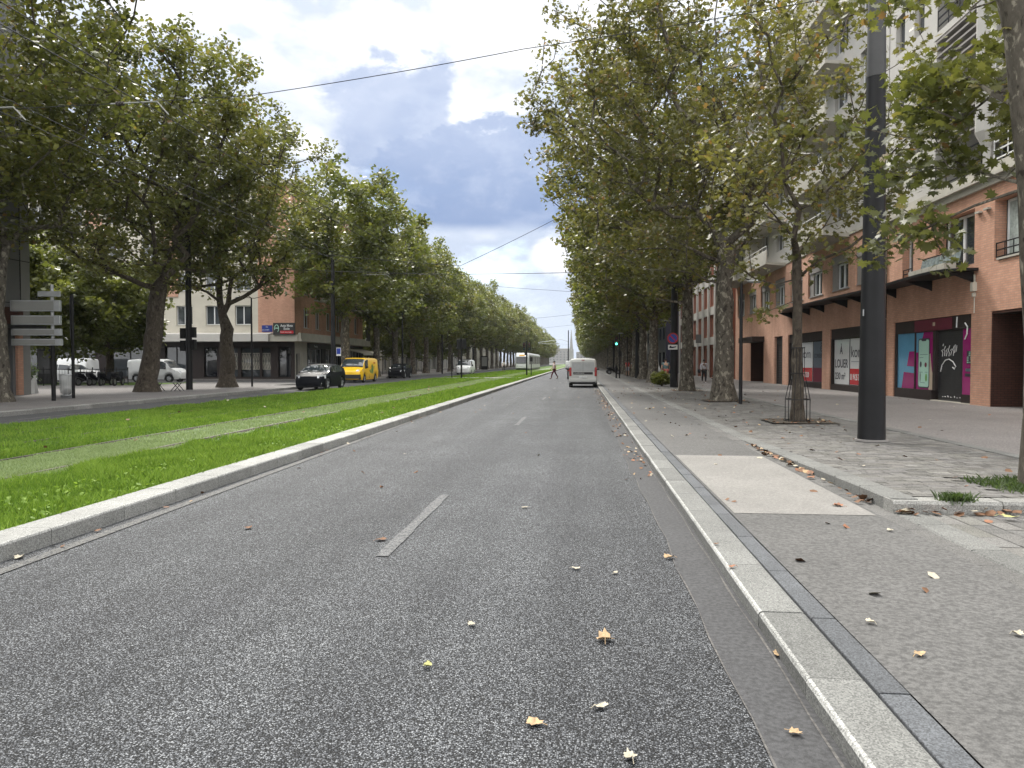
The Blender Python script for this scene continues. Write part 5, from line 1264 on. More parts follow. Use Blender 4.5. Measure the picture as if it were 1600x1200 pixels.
    # wheels
    for w in wheels:
        for sg in (1, -1):
            yc = sg*(hw-.13); m2 = MB(); ring = []
            prof = [(wr*.60,-.10),(wr*.93,-.105),(wr,-.075),(wr,.075),(wr*.93,.105),(wr*.60,.095)]
            for i in range(20):
                a = 2*math.pi*i/20; n = len(m2.v)
                m2.v += [(w+r*math.cos(a), yc+sg*d, wr+r*math.sin(a)) for r, d in prof]
            for i in range(20):
                for j in range(5):
                    a, b = (i*6+j), (((i+1)%20)*6+j); m2.f.append((a, b, b+1, a+1)); m2.mi.append(0)
            wh = m2.build('wheel', A['tyre'], t, smooth=True)
            m2 = MB(); m2.tube([(w, yc+sg*.05, wr), (w, yc+sg*.075, wr)], [wr*.6, wr*.56], 20)
            for q in range(5):
                a = q*1.2566; m2.tube([(w, yc+sg*.085, wr), (w+math.cos(a)*wr*.55, yc+sg*.085, wr+math.sin(a)*wr*.55)], [.05,.035], 5)
            m2.build('rim', A['rim'], wh)
    for sg in (1, -1):
        mx, mz = spec['mirror']; yy = interp([(x0,0),(x1,0)], 0)+half(mx)
        m2 = MB(); m2.ball((mx, sg*(yy+.10), mz), (.07,.10,.075 if Wd < 1.85 else .12), 10, 6); m2.tube([(mx, sg*(yy-.05), mz-.03), (mx, sg*(yy+.05), mz)], .025, 5); m2.build('mirror', paint if spec.get('pm') else A['trim'], t)
    return t, P, sect, half
def block(parent, name, x0, x1, y0, y1, z0, z1, mat, bev=.015):
    return MB().box(x0,x1,y0,y1,z0,z1).build(name, A[mat] if isinstance(mat, str) else mat, parent, bevel=bev)
def wrap(parent, name, P, sect, x, dx, ya, yb, z0, z1, sgx, mat, half):
    """a lamp or trim piece wrapped round a front or rear corner"""
    mb = MB()
    for sg in (1, -1):
        n = 5; pts = []
        for i in range(n+1):
            yy = ya+(yb-ya)*i/n; xx = x - sgx*dx*(i/n)**2
            pts.append((xx, sg*yy))
        for (a, b) in zip(pts[:-1], pts[1:]):
            mb.quad((a[0]+sgx*.012,a[1],z0),(b[0]+sgx*.012,b[1],z0),(b[0]+sgx*.0,b[1],z1),(a[0]+sgx*.0,a[1],z1))
            mb.quad((a[0]+sgx*.0,a[1],z1),(b[0]+sgx*.0,b[1],z1),(b[0]-sgx*.1,b[1],z1),(a[0]-sgx*.1,a[1],z1))
    return mb
SUV = dict(L=4.36, W=1.82, clear=.20, wheels=(-1.33,1.33), wr=.345, rf=.8, rb=.5, tuck=.19, mirror=(.72,1.02),
    top=[(-2.18,.78),(-2.12,1.02),(-1.75,1.28),(-1.2,1.46),(-.4,1.52),(.25,1.48),(.55,1.40),(1.15,1.03),(1.7,.94),(2.05,.80),(2.18,.60)],
    belt=[(-2.18,.76),(-1.9,1.08),(-1.2,1.02),(.2,.95),(1.1,.93),(1.6,.86),(2.1,.70),(2.18,.55)], side_glass=[(-1.35,-.45),(-.38,.62)], screens=[('windscreen',.42,1.08),('rear_window',-1.95,-1.4)])
HATCH = dict(L=4.0, W=1.75, clear=.17, wheels=(-1.25,1.22), wr=.315, rf=.75, rb=.4, tuck=.18, mirror=(.62,.98),
    top=[(-2.0,.75),(-1.95,1.0),(-1.7,1.25),(-1.3,1.42),(-.4,1.49),(.2,1.44),(.5,1.32),(1.1,.99),(1.6,.90),(1.9,.76),(2.0,.58)],
    belt=[(-2.0,.73),(-1.8,.98),(-1.2,.95),(.2,.90),(1.05,.89),(1.5,.82),(1.9,.66),(2.0,.53)], side_glass=[(-1.4,-.45),(-.38,.6)], screens=[('windscreen',.4,1.02),('rear_window',-1.9,-1.5)])
VANL = dict(L=5.0, W=1.94, clear=.22, wheels=(-1.62,1.55), wr=.34, rf=.5, rb=.12, tuck=.09, mirror=(1.35,1.25),
    top=[(-2.5,1.82),(-2.44,1.90),(-1.8,1.96),(.8,1.96),(1.25,1.88),(1.5,1.70),(2.0,1.20),(2.3,1.02),(2.47,.84),(2.5,.60)],
    belt=[(-2.5,1.04),(.6,1.04),(1.5,1.02),(1.9,1.04),(2.3,.90),(2.5,.55)], side_glass=[(.55,1.45)], screens=[('windscreen',1.28,1.95)])
VAN = dict(L=4.6, W=1.92, clear=.22, wheels=(-1.5,1.35), wr=.33, rf=.7, rb=.12, tuck=.10, mirror=(1.12,1.22),
    top=[(-2.3,1.80),(-2.24,1.88),(-1.6,1.94),(.6,1.94),(1.0,1.86),(1.25,1.68),(1.72,1.16),(2.1,.98),(2.27,.80),(2.3,.60)],
    belt=[(-2.3,1.02),(.4,1.02),(1.3,1.0),(1.65,1.02),(2.1,.86),(2.3,.55)], side_glass=[(.35,1.22)], screens=[('windscreen',1.02,1.66)])
SVAN = dict(L=4.4, W=1.83, clear=.24, wheels=(-1.4,1.3), wr=.32, rf=.7, rb=.12, tuck=.09, mirror=(1.05,1.15),
    top=[(-2.2,1.72),(-2.15,1.80),(-1.5,1.85),(.4,1.85),(.8,1.78),(1.05,1.62),(1.5,1.12),(1.95,.98),(2.15,.80),(2.2,.60)],
    belt=[(-2.2,1.05),(.4,1.0),(1.2,.98),(1.5,1.0),(1.95,.86),(2.2,.55)], side_glass=[(.2,1.05)], screens=[('windscreen',.86,1.46)])
def front(t, hw, x, zh, zg, lit=False, plate=True, grille=True, paint=None, low=.30, hl=(.42,.2)):
    for sg in (1,-1):
        mb = MB(); n = 5
        for i in range(n):
            f0, f1 = i/n, (i+1)/n
            ya, yb = hw*(.98-hl[0]*f0), hw*(.98-hl[0]*f1); xa, xb = x-.40*(1-f0)**1.7-.0, x-.40*(1-f1)**1.7
            za, zb = zh+hl[1]/2*(1-.45*f0), zh+hl[1]/2*(1-.45*f1); zc_, zd = zh-hl[1]/2+.02*f0, zh-hl[1]/2+.02*f1
            mb.quad((xa+.02,sg*ya,zc_),(xb+.02,sg*yb,zd),(xb-.04,sg*yb,zb),(xa-.04,sg*ya,za))
        mb.build('headlight', A['headlight_on'] if (lit and sg < 0) else A['lamp_clear'], t)
        MB().ball((x-.03, sg*hw*.78, zg-.12), (.03,.07,.05), 8, 5).build('fog_lamp', A['lamp_clear'], t)
    block(t, 'bumper', x-.16, x+.02, -hw*.82, hw*.82, low-.1, low+.12, 'trim', .04)
    if grille: block(t, 'grille', x-.08, x+.012, -hw*.55, hw*.55, zg-.1, zg+.08, 'trim', .02)
    if plate: block(t, 'number_plate', x+.02, x+.032, -.26, .26, zg-.08, zg+.03, 'plate', .004)
# black compact SUV, oncoming
RZ_ON = -math.pi/2
X, Y = -15.45, 44.6
t, P, sect, half = vehicle('parked_car' if False else 'car', 'black compact crossover car in front of the yellow van, one headlamp glinting', (X, Y, 0), RZ_ON, SUV, A['car_black'], 'cars on the opposite carriageway')
front(t, .91, 2.14, .78, .52, lit=False); block(t, 'roof_rail', -1.3, .2, -.74, -.70, 1.53, 1.57, 'trim')
t2 = vehicle('van', 'yellow delivery van with a green decal on its side, behind the black crossover', (-17.95, 60.9, 0), RZ_ON, VANL, A['car_yellow'], 'cars on the opposite carriageway', 'van')[0]
front(t2, .97, 2.47, .97, .54, low=.38, hl=(.45,.17)); block(t2, 'lower_bumper', 2.2, 2.51, -.86, .86, .28, .66, 'trim', .05)
mb = MB(); mb.box(-.1, 1.24, -.975, -.962, .40, .44).build('side_trim', A['trim'], t2) if False else None
W2 = Wall((0,0.972,0), (1,0,0), (0,1,0))
mb = MB()
rg = random.Random(8)
for k in range(9):
    a, z = -.35+rg.uniform(-.35,.3), 1.08+rg.uniform(-.32,.3); r = rg.uniform(.08,.2); mb.poly([(a+r*math.cos(q*.785), .974, z+r*.9*math.sin(q*.785)) for q in range(8)])
for k in range(3): mb.box(-1.3+k*.1, -.45, .968, .974, 1.25-k*.1, 1.28-k*.1)
mb.build('side_decal', A['decal'], t2)
text('DHL' if False else 'EXPRESS', .16, t2, Wall((0,.962,0),(-1,0,0),(0,1,0)), .9, 1.5, .0, 'decal_red', sx=1.0)
block(t2, 'side_door_line', .28, .295, .945, .968, .35, 1.0, 'trim', .0)
t3 = vehicle('car', 'black hatchback behind the yellow van on the opposite carriageway', (-18.4, 77, 0), RZ_ON, HATCH, A['car_black'], 'cars on the opposite carriageway')[0]
front(t3, .87, 1.96, .74, .48)
t4 = vehicle('van', 'small white van coming towards the crossing on the opposite carriageway', (-15.1, 100, 0), RZ_ON, VAN, A['car_white'], 'cars on the opposite carriageway', 'van')[0]
front(t4, .96, 2.27, .93, .52, low=.38, hl=(.45,.17)); block(t4, 'roof_rack', -.2, .9, -.7, .7, 1.97, 2.03, 'trim')
# silver van seen from behind, ahead in our lane
X, Y = .12, 51.2
t5 = vehicle('van', 'pale silver panel van seen from behind, driving away in the right lane', (X, Y, 0), math.pi/2, SVAN, A['car_silver'], None, 'van')[0]
xb = -2.2
MB().quad((xb-.006,-.74,1.02),(xb-.006,.74,1.02),(xb-.0,.70,1.62),(xb-.0,-.70,1.62)).build('rear_panel', plain('pale grey panel', (0.40,0.41,0.41), .35), t5)
block(t5, 'door_seam', xb-.01, xb-.002, -.006, .006, .42, 1.75, 'trim', 0); block(t5, 'number_plate_trim', xb-.02, xb-.004, -.62, .62, .83, .98, 'trim', .01)
text('DOBLO' if False else 'CARGO', .11, t5, Wall((xb-.022,0,0),(0,-1,0),(-1,0,0)), -.55, .87, .0, 'plate', sx=1.6)
block(t5, 'number_plate', xb-.02, xb-.006, -.26, .26, .62, .73, 'plate', .003)
for sg in (1,-1): block(t5, 'tail_light', xb-.015, xb+.12, sg*.80-.075, sg*.80+.075, .72, 1.28, 'lamp_red', .02)
block(t5, 'bumper', xb-.07, xb+.14, -.86, .86, .34, .56, 'car_silver', .04); block(t5, 'lower_bumper', xb-.04, xb+.14, -.78, .78, .24, .34, 'trim', .03); block(t5, 'brake_light', xb-.012, xb+.04, -.1, .1, 1.72, 1.76, 'lamp_red', .005)
t6 = vehicle('car', 'dark car half hidden ahead of the silver van', (-.45, 74, 0), math.pi/2, HATCH, A['car_grey'])[0]
for sg in (1,-1): block(t6, 'tail_light', -2.01, -1.85, sg*.72-.1, sg*.72+.1, .78, .95, 'lamp_red', .02)
# parked on the side street on the left
t7 = vehicle('van', 'small white van parked on the side street behind the stout plane tree', (G(232,598)[0], 59.0, 0), 0, SVAN, A['car_white'], 'vehicles on the side street', 'van')[0]
front(t7, .9, 2.16, .86, .5)
t8 = vehicle('car', 'white SUV parked on the side street behind the sign frame', (G(88,598)[0]+.6, 57.6, 0), 0, dict(SUV, L=4.6), A['car_white'], 'vehicles on the side street')[0]
front(t8, .91, 2.2, .78, .52)
t9 = vehicle('van', 'white box-backed van parked at the far left behind the planter', (G(70,598)[0]-1.8, 62.0, 0), math.pi, VAN, A['car_white'], 'vehicles on the side street', 'van')[0]
for i, (x, y, pm, sp, l) in enumerate(((-2.9, 190, 'car_white', VAN, 'white van far ahead in the left lane of the avenue'), (-.2, 235, 'car_grey', HATCH, 'grey car farthest ahead on the avenue'))):
    vehicle('car' if sp is HATCH else 'van', l, (x, y, ZP if x > 1 else 0), math.pi/2, sp, A[pm], None, 'car' if sp is HATCH else 'van')
# motorcycles / scooters by the railings on the side street
def scooter(loc, rz, label):
    t = thing('scooter', label, 'scooter', loc, rz, 'scooters parked by the park railings')
    for x in (-.6, .62):
        mb = MB(); pts = [(x+.22*math.cos(a*.5236), 0, .24+.22*math.sin(a*.5236)) for a in range(13)]; mb.tube(pts, .055, 6, cap=False); w = mb.build('wheel', A['tyre'], t); MB().tube([(x,-.04,.24),(x,.04,.24)], .15, 12).build('rim', A['rim'], w)
    mb = MB(); mb.prism([(-.75,-.13,.55),(-.15,-.13,.38),(.1,-.13,.28),(.35,-.13,.28),(.5,-.13,.75),(.42,-.13,.85),(.2,-.13,.36),(-.1,-.13,.42),(-.25,-.13,.72),(-.8,-.13,.78)], (0,.26,0)); mb.build('body', A['car_black'], t, bevel=.03)
    MB().box(-.78,-.15,-.12,.12,.76,.86).build('seat', A['trim'], t, bevel=.03); mb = MB(); mb.tube([(.62,0,.24),(.42,0,.95)], .03, 6); mb.tube([(.42,-.3,1.0),(.42,.3,1.0)], .02, 6); mb.build('handlebar', A['dark'], t)
    return t
for i, y in enumerate((97, 100, 103)): tag(scooter((4.1, y, ZW), R(20), 'dark scooter'), '%s dark scooter beyond the green traffic light on the right pavement' % ORD[i], group='scooters on the right pavement')
for i, u in enumerate((118, 134, 150, 170)):
    x, y = G(u, 603, .15); scooter((x, y+1.0, .15), R(80+7*i), '%s dark scooter from the left by the park railings' % ORD[i])

# ------------------------------------------------------------------ tram
def tram():
    x, y = G(817, 578.5, .1); x = -11.22
    t = thing('tram', 'white and pale green tram coming along the grass track in the distance', 'tram', (x, y, .1)); w = 1.32; Lt = 42
    def sec(yy, sc=1.0, lift=0): return [(-w*sc,yy,.35),(w*sc,yy,.35),(w*sc,yy,3.0),(w*sc*.86,yy,3.32),(-w*sc*.86,yy,3.32),(-w*sc,yy,3.0)]
    segs = [(1.6,9.5),(9.9,16),(16.4,26),(26.4,32),(32.4,40)]
    for i, (a, b) in enumerate(segs):
        mb = MB(); mb.prism(sec(a), (0,b-a,0)); c = mb.build('car_body', A['car_white'], t, bevel=.05)
        for sg in (1,-1): MB().box(sg*w-.01, sg*w+.01, a+.3, b-.3, 1.15, 2.75).build('side_window', A['glass_dark'], c)
        if i < 4: MB().box(-w*.9,w*.9,b,b+.4,.4,3.2).build('gangway', A['trim'], t)
        MB().box(-w+.01,w-.01,a+.1,b-.1,.1,.36).build('skirt', A['greypanel2'], c)
        for sg in (1,-1):
            for k in range(int((b-a)/1.5)): MB().box(sg*w-.02, sg*w+.02, a+.9+1.5*k, a+1.0+1.5*k, .5, 2.8).build('window_post', A['car_white'], c)
    mb = MB(); st = [(1.6,1.0,3.32,.35),(1.0,.98,3.25,.35),(.45,.92,2.6,.35),(.12,.84,1.4,.38),(0,.78,.9,.42)]; prev = None
    rings = []
    for (yy, sc, zt, zb) in st: rings.append([(-w*sc,yy,zb),(w*sc,yy,zb),(w*sc,yy,zb+(zt-zb)*.85),(w*sc*.82,yy,zt),(-w*sc*.82,yy,zt),(-w*sc,yy,zb+(zt-zb)*.85)])
    for r0, r1 in zip(rings[:-1], rings[1:]):
        for k in range(6): mb.quad(r0[k], r0[(k+1)%6], r1[(k+1)%6], r1[k])
    mb.poly(rings[-1]); nose = mb.build('nose', A['car_white'], t)
    MB().prism([(-w*.84,.36,2.55),(w*.84,.36,2.55),(w*.8,.02,1.3),(-w*.8,.02,1.3)], (0,-.04,.02)).build('windscreen', A['glass_dark'], nose)
    MB().box(-.5,.5,.5,.56,2.72,2.95).build('destination_display', emis('amber display', (1.0,.5,.05), .12), nose)
    for sg in (1,-1): MB().box(sg*.85-.14, sg*.85+.14, -.03, .0, .75, .88).build('headlight', A['lamp_clear'], nose)
    mb = MB(); mb.tube([(-.5,14,3.4),(-.2,12.6,4.4),(-.3,13.4,5.6)], .03, 5); mb.tube([(.5,14,3.4),(.2,12.6,4.4),(.3,13.4,5.6)], .03, 5); mb.box(-.8,.8,13.3,13.5,5.6,5.66); mb.build('pantograph', A['dark'], t)
tram()

# ------------------------------------------------------------------ masts, lamps, wires
A['polegrey'] = plain('bare pole metal', (0.055,0.055,0.057), .6, .1)
def mast(label, x, y, r0, r1, h, z=ZW, sleeve=None, name='mast', group='catenary masts'):
    t = thing(name, label, 'mast', (x, y, z), 0, group)
    mb = MB(); n = 8; mb.tube([(0,0,-.02+(h+.02)*i/n) for i in range(n+1)], [r0+(r1-r0)*i/n for i in range(n+1)], 28); mb.build('pole', A['mast'], t, smooth=True)
    if sleeve:
        rs_ = r0+(r1-r0)*sleeve/h+.006; mb = MB(); mb.tube([(0,0,sleeve),(0,0,h)], [rs_, r1+.004], 24); mb.build('upper_pole', A['beige'] if False else A['polegrey'], t, smooth=True)
    MB().cyl(0,0,-.03,.006, r0+.045, None, 24).build('base_plate', A['shutter'], t)
    return t
mx, my = G(1361.5, 685.5, .17)
M1 = mast('thick black mast standing on the setts in the right foreground', mx, my, .245, .105, 11.5, .16, 6.7)
MB().tube([(-.21,-.1,2.30),(-.208,-.1,2.42)], .014, 6).build('cable_clip', A['zinc'], M1)
MR = [(5.27, 44.3), (5.3, 71.5), (5.3, 99), (5.3,126), (5.3,153)]
m2_ = mast('dark mast carrying the no-parking sign on the right pavement', *G(1053,605,ZW), .235, .12, 13)
m3_ = mast('dark mast between two plane trunks left of the no-parking sign', *G(996,591,ZW), .24, .12, 13)
for i, (x, y) in enumerate(MR[2:]): mast('distant dark mast on the right pavement, %s beyond the green traffic light' % ORD[i], x, y, .2, .12, 12)
lm = G(296, 609, .15); mL = mast('dark mast with traffic light boxes right of the folding bench', *lm, .17, .12, 12, .15)
for z, s in ((3.25,1),(2.6,1)): MB().box(-.42,-.16,-.14,.14,z-.55,z).build('signal_box', A['dark'], mL); MB().box(.16,.36,-.14,.14,z-.5,z+.05).build('signal_box', A['dark'], mL)
mL2 = mast('tall mast with the blue parking sign in front of the corner building', *G(521,595,.15), .20, .13, 9.5, .15)
MB().box(.26,.62,-.03,.0,1.95,2.6).build('sign_plate', A['white'], mL2); MB().box(.29,.59,-.04,-.031,2.1,2.55).build('sign_face', plain('sign blue', (0.02,0.05,0.35), .4), mL2)
for i, y in enumerate((94, 121, 148)): mast('distant mast among the left trees, %s beyond the corner building' % ORD[i], -20.9, y, .2, .12, 12, .15)
mLo = mast('mast out of the picture on the left pavement, holding the nearest span wire', -20.8, 14.6, .2, .12, 12, .15) 
# central mast with a cantilever far away
cm = mast('far central mast with a curved cantilever arm over the tracks', -3.4, 205, .16, .12, 10, .1); mb = MB(); mb.tube([(0,0,7.0),(-2,0,7.6),(-4,0,7.3),(-8,0,6.8)], .07, 6); mb.tube([(0,0,6.3),(-8,0,6.5)], .04, 6); mb.build('cantilever', A['zinc'], cm)
def wire(name, label, pts, r=.012, group='overhead wires', mat='wire', sub=10):
    P = []
    for (a, b) in zip(pts[:-1], pts[1:]):
        a, b = Vector(a), Vector(b); L = (b-a).length
        for k in range(sub): f = k/sub; p = a.lerp(b, f); p.z -= 4*f*(1-f)*L*.006; P.append(p)
    P.append(Vector(pts[-1])); return tag(MB().tube(P, r, 5).build(name, A[mat]), label, 'wire', group)
SP = [14.6, 44.3, 71.5, 99, 126, 153]
for tr, lb in ((-8.17, 'nearer'), (-11.2, 'farther')):
    wire('contact_wire', 'tram contact wire over the %s track, the lower of its pair' % lb, [(tr,-20,6.45)]+[(tr,y,6.45) for y in SP]+[(tr,300,6.45)], .009, sub=4)
    wire('messenger_wire', 'messenger wire over the %s track, the upper of its pair' % lb, [(tr,-20,6.95)]+[(tr,y,6.75) for y in SP]+[(tr,300,6.9)], .009, sub=8)
wire('span_wire', 'nearest span wire crossing the sky from upper right to left', [(mx,14.6,8.35),(-1.1,14.6,7.5),(-6.4,14.6,6.8),(-20.8,14.6,6.7)], .008)
wire('span_wire', 'sloping span wire below the dark cloud, rising to the right', [(5.3,44.3,12.4),(-1.7,44.3,9.7),(-7.0,44.3,7.2),(-20.9,40.5,8.2)], .014)
wire('span_wire', 'level span wire crossing the avenue behind the sloping one', [(5.3,44.3,6.9),(-8,44.5,6.75),(-20.9,41,7.0)], .016)
for i, y in enumerate(SP[2:5]):
    wire('span_wire', ('low span wire dipping to the right, ' if i == 0 else 'distant span wire over the avenue, ')+ORD[i]+' past the level one', [(5.3,y,7.8),(-3,y,8.3),(-10,y,8.9),(-20.9,y,9.6)] if i == 0 else [(5.3,y,8.5),(-9,y,7.0),(-20.9,y,8.5)], .014)
def arm(label, y, x0, x1, z):
    t = thing('registration_arm', label, 'wire fitting', (x0, y, z), 0, 'registration arms'); mb = MB(); mb.tube([(0,0,0),((x1-x0)*.8,0,.02),(x1-x0,0,-.25)], .015, 6); mb.build('arm', A['greypanel2'], t); mb = MB()
    for k in range(3): mb.tube([((x1-x0)*.1+.06*k,0,0),((x1-x0)*.1+.06*k+.03,0,0)], .045, 8)
    mb.build('insulator', A['darkbrown'], t)
arm('registration arm on the nearest span wire, over the nearer track', 14.6, -9.3, -8.1, 6.72); arm('registration arm on the nearest span wire, over the farther track', 14.6, -12.4, -11.1, 6.7)
arm('registration arm on the level span wire, over the nearer track', 44.5, -9.5, -8.1, 6.75); arm('registration arm on the level span wire, over the farther track', 44.4, -12.6, -11.1, 6.75)
# slim lamp posts
def lamp_post(label, x, y, h, r=.06, z=ZW, head=True, side=-1, arml=.5):
    t = thing('lamp_post', label, 'lamp post', (x, y, z), 0, 'slim lamp posts'); mb = MB(); mb.tube([(0,0,0),(0,0,h*.4),(0,0,h)], [r,r,r*.8], 14); mb.build('pole', A['mast'], t, smooth=True)
    if head:
        mb = MB(); mb.tube([(0,0,h-.02),(side*arml*.4,0,h+.12),(side*arml,0,h+.06)], .025, 6); a = mb.build('bracket', A['mast'], t); mb = MB(); mb.ball((side*(arml+.2),0,h+.02), (.32,.17,.07), 12, 6); mb.build('lamp_head', A['zinc'], a)
    return t
lamp_post('slim dark lamp post in front of the thick flaking plane trunk', *G(1157,631,ZW), 4.3, .065, head=True, side=1, arml=.3)
lamp_post('slim post with a domed lamp left of the no-parking mast', *G(1026,592,ZW), 5.1, .07, side=1, arml=.9)
lamp_post('slim left lamp post with curved arm before the dark shop front', *G(394,604,.15), 5.3, .055, z=.15, side=-1, arml=.5)
for i, (u, v) in enumerate(((980,588),(958,582))): lamp_post('thin post on the far right pavement, %s left of the domed lamp' % ORD[i], *G(u,v,ZW), 4.5, .06, side=-1)
lamp_post('tall slim lamp post among the trees past the black hatchback', *G(629,589,.15), 9.0, .09, z=.15, side=1)
lamp_post('tall slim lamp post behind the low white house fence', *G(691,584,.15), 8.5, .1, z=.15, side=1)
# traffic lights
def lamp3(parent, x, y, z, lit=None, face=-1, w=.26, h=.85):
    hd = MB().box(x-w/2,x+w/2,y-.11,y+.11,z,z+h).build('signal_head', A['dark'], parent, bevel=.02)
    for k, c in enumerate(((.02,.35,.22),(.3,.14,.01),(.3,.01,.01))):
        zz = z+h*(.2+.3*k); m = A['lamp_off%d' % k] if not (lit == k) else emis('lit green signal', (.10,.95,.62), 3.0)
        mb = MB(); mb.tube([(x,y+face*.108,zz),(x,y+face*.122,zz)], .095, 14); mb.build('lens', m, hd); mb = MB()
        mb.tube([(x-.11,y+face*.13,zz),(x-.1,y+face*.16,zz+.07),(x,y+face*.17,zz+.12),(x+.1,y+face*.16,zz+.07),(x+.11,y+face*.13,zz)], .015, 5); mb.build('hood', A['dark'], hd)
    return hd
for k, c in enumerate(((.01,.05,.035),(.06,.03,.005),(.07,.008,.008))): A['lamp_off%d' % k] = plain('unlit lens %d' % k, c, .3)
x, y = G(968, 591, ZW); t = thing('traffic_light', 'traffic light showing green on the right pavement', 'traffic light', (x, y, ZW)); MB().tube([(0,0,0),(0,0,4.1)], .055, 12).build('pole', A['mast'], t); lamp3(t, -.3, 0, 3.0, 0); MB().box(-.12,.12,-.15,.05,2.0,2.5).build('pedestrian_signal', A['dark'], t)
MB().tube([(-.3,0,0),(-.3,0,1.2)], .07, 10).build('bollard', A['mast'], t)
x, y = G(823, 587, .1); t = thing('traffic_light', 'twin-headed traffic light in front of the tram at the crossing', 'traffic light', (x, y, .1)); MB().tube([(0,0,0),(0,0,3.9)], .085, 12).build('pole', A['mast'], t); lamp3(t, -.28, 0, 2.85); lamp3(t, .3, 0, 2.85); MB().box(-.24,-.02,-.1,.1,2.3,2.6).build('tram_signal', A['dark'], t)
x, y = G(830, 587, .1); t = thing('short_signal', 'short dark post right beside the twin-headed traffic light', 'post', (x, y, .1)); MB().tube([(0,0,0),(0,0,2.0)], .05, 10).build('pole', A['mast'], t); MB().box(-.13,.13,-.08,.08,1.6,2.1).build('signal_head', A['dark'], t)
x, y = G(721, 591, .1); t = thing('traffic_light', 'traffic light with two backs turned to us in front of the white van', 'traffic light', (x, y, .1)); MB().tube([(0,0,0),(0,0,3.7)], .085, 12).build('pole', A['mast'], t); lamp3(t, -.27, 0, 2.75, face=1, w=.36, h=.95); lamp3(t, .27, 0, 2.75, face=1, w=.36, h=.95)
x, y = G(706, 590, .1); t = thing('post', 'thin dark post left of the turned-away traffic light', 'post', (x, y, .1)); MB().tube([(0,0,0),(0,0,2.2)], .05, 10).build('pole', A['mast'], t); MB().ball((0,0,2.2), .06).build('cap', A['mast'], t)
# no-parking sign
x, y = G(1050, 605, ZW); y -= .45; zsg = 1.6+(566-528)/1200*44.4-.13
t = thing('traffic_sign', 'round blue and red no-parking sign with a small white plate below', 'sign', (x-.02, y, ZW), -.05)
def disc(mb, cx, y, cz, r, n=28): mb.tube([(cx,y,cz),(cx,y-.012,cz)], r, n)
mb = MB(); disc(mb, 0,0,zsg,.32); d = mb.build('disc', plain('sign red', (.42,.015,.015), .4), t); mb = MB(); disc(mb, 0,-.014,zsg,.24); mb.build('blue_field', plain('sign blue', (0.02,0.05,0.35), .4), d)
mb = MB(); c, s = .7071, .7071
mb.prism([(-.19,-.03,zsg+.15),(-.15,-.03,zsg+.19),(.19,-.03,zsg-.15),(.15,-.03,zsg-.19)], (0,-.006,0)); mb.build('red_bar', A['poster_red'], d)
MB().box(-.27,.27,-.02,-.005,zsg-.66,zsg-.38).build('plate', A['white'], t); mb = MB(); mb.box(-.2,.02,-.028,-.021,zsg-.58,zsg-.49); mb.box(-.18,-.08,-.028,-.021,zsg-.49,zsg-.44); mb.prism([(.0,-.028,zsg-.58),(.2,-.028,zsg-.52),(.2,-.028,zsg-.47),(.0,-.028,zsg-.49)], (0,.006,0)); mb.build('tow_symbol', A['ink'], t); mb = MB()
for z in (zsg, zsg-.5): mb.box(-.04,.04,-.004,.25,z-.03,z+.03)
mb.build('bracket', A['zinc'], t)
# bent white board by the bush
x, y = G(1028, 593, ZW); t = thing('display_board', 'bent white display board standing behind the low green bush', 'board', (x, y, ZW), .1); mb = MB()
pr = [(.75,0,.0),(.42,0,.35),(.18,0,.8),(.02,0,1.3),(-.10,0,1.9)]
for a, b in zip(pr[:-1], pr[1:]): mb.prism([a, b, (b[0]+.05,0,b[2]), (a[0]+.05,0,a[2])], (0,.9,0))
mb.build('panel', A['white'], t); mb = MB(); mb.tube([(.75,0,.0),(-.4,0,.0),(-.4,.9,.0),(.75,.9,.0)], .02, 5); mb.build('foot', A['zinc'], t)
# hanging sign board on the right building, seen behind the trunk
t = thing('wall_sign', 'small dark projecting sign box on the panelled block', 'sign', fromB(13.0, 80.0, 3.6), DL); MB().box(-.3,.4,-.1,.1,0,.9).build('box', A['greypanel'], t); MB().box(.4,.8,-.02,.02,.4,.45).build('bracket', A['dark'], t)
# tree guard around the young tree
gx_, gy_ = TREES_R[1]; t = thing('tree_guard', 'black iron guard flaring round the slim young plane tree', 'tree guard', (gx_, gy_, ZW)); mb = MB()
for k in range(12):
    a = k*math.pi/6; c, s = math.cos(a), math.sin(a); mb.tube([(.30*c,.30*s,0),(.30*c,.30*s,.55),(.24*c,.24*s,.85),(.155*c,.155*s,1.2),(.15*c,.15*s,1.85)], .009, 5)
mb.build('bars', A['dark'], t)
for z, r in ((.03,.30),(.55,.30),(1.2,.16),(1.83,.155)):
    mb = MB(); mb.tube([(r*math.cos(q*.2618), r*math.sin(q*.2618), z) for q in range(25)], .011, 5, cap=False); mb.build('ring', A['dark'], t)
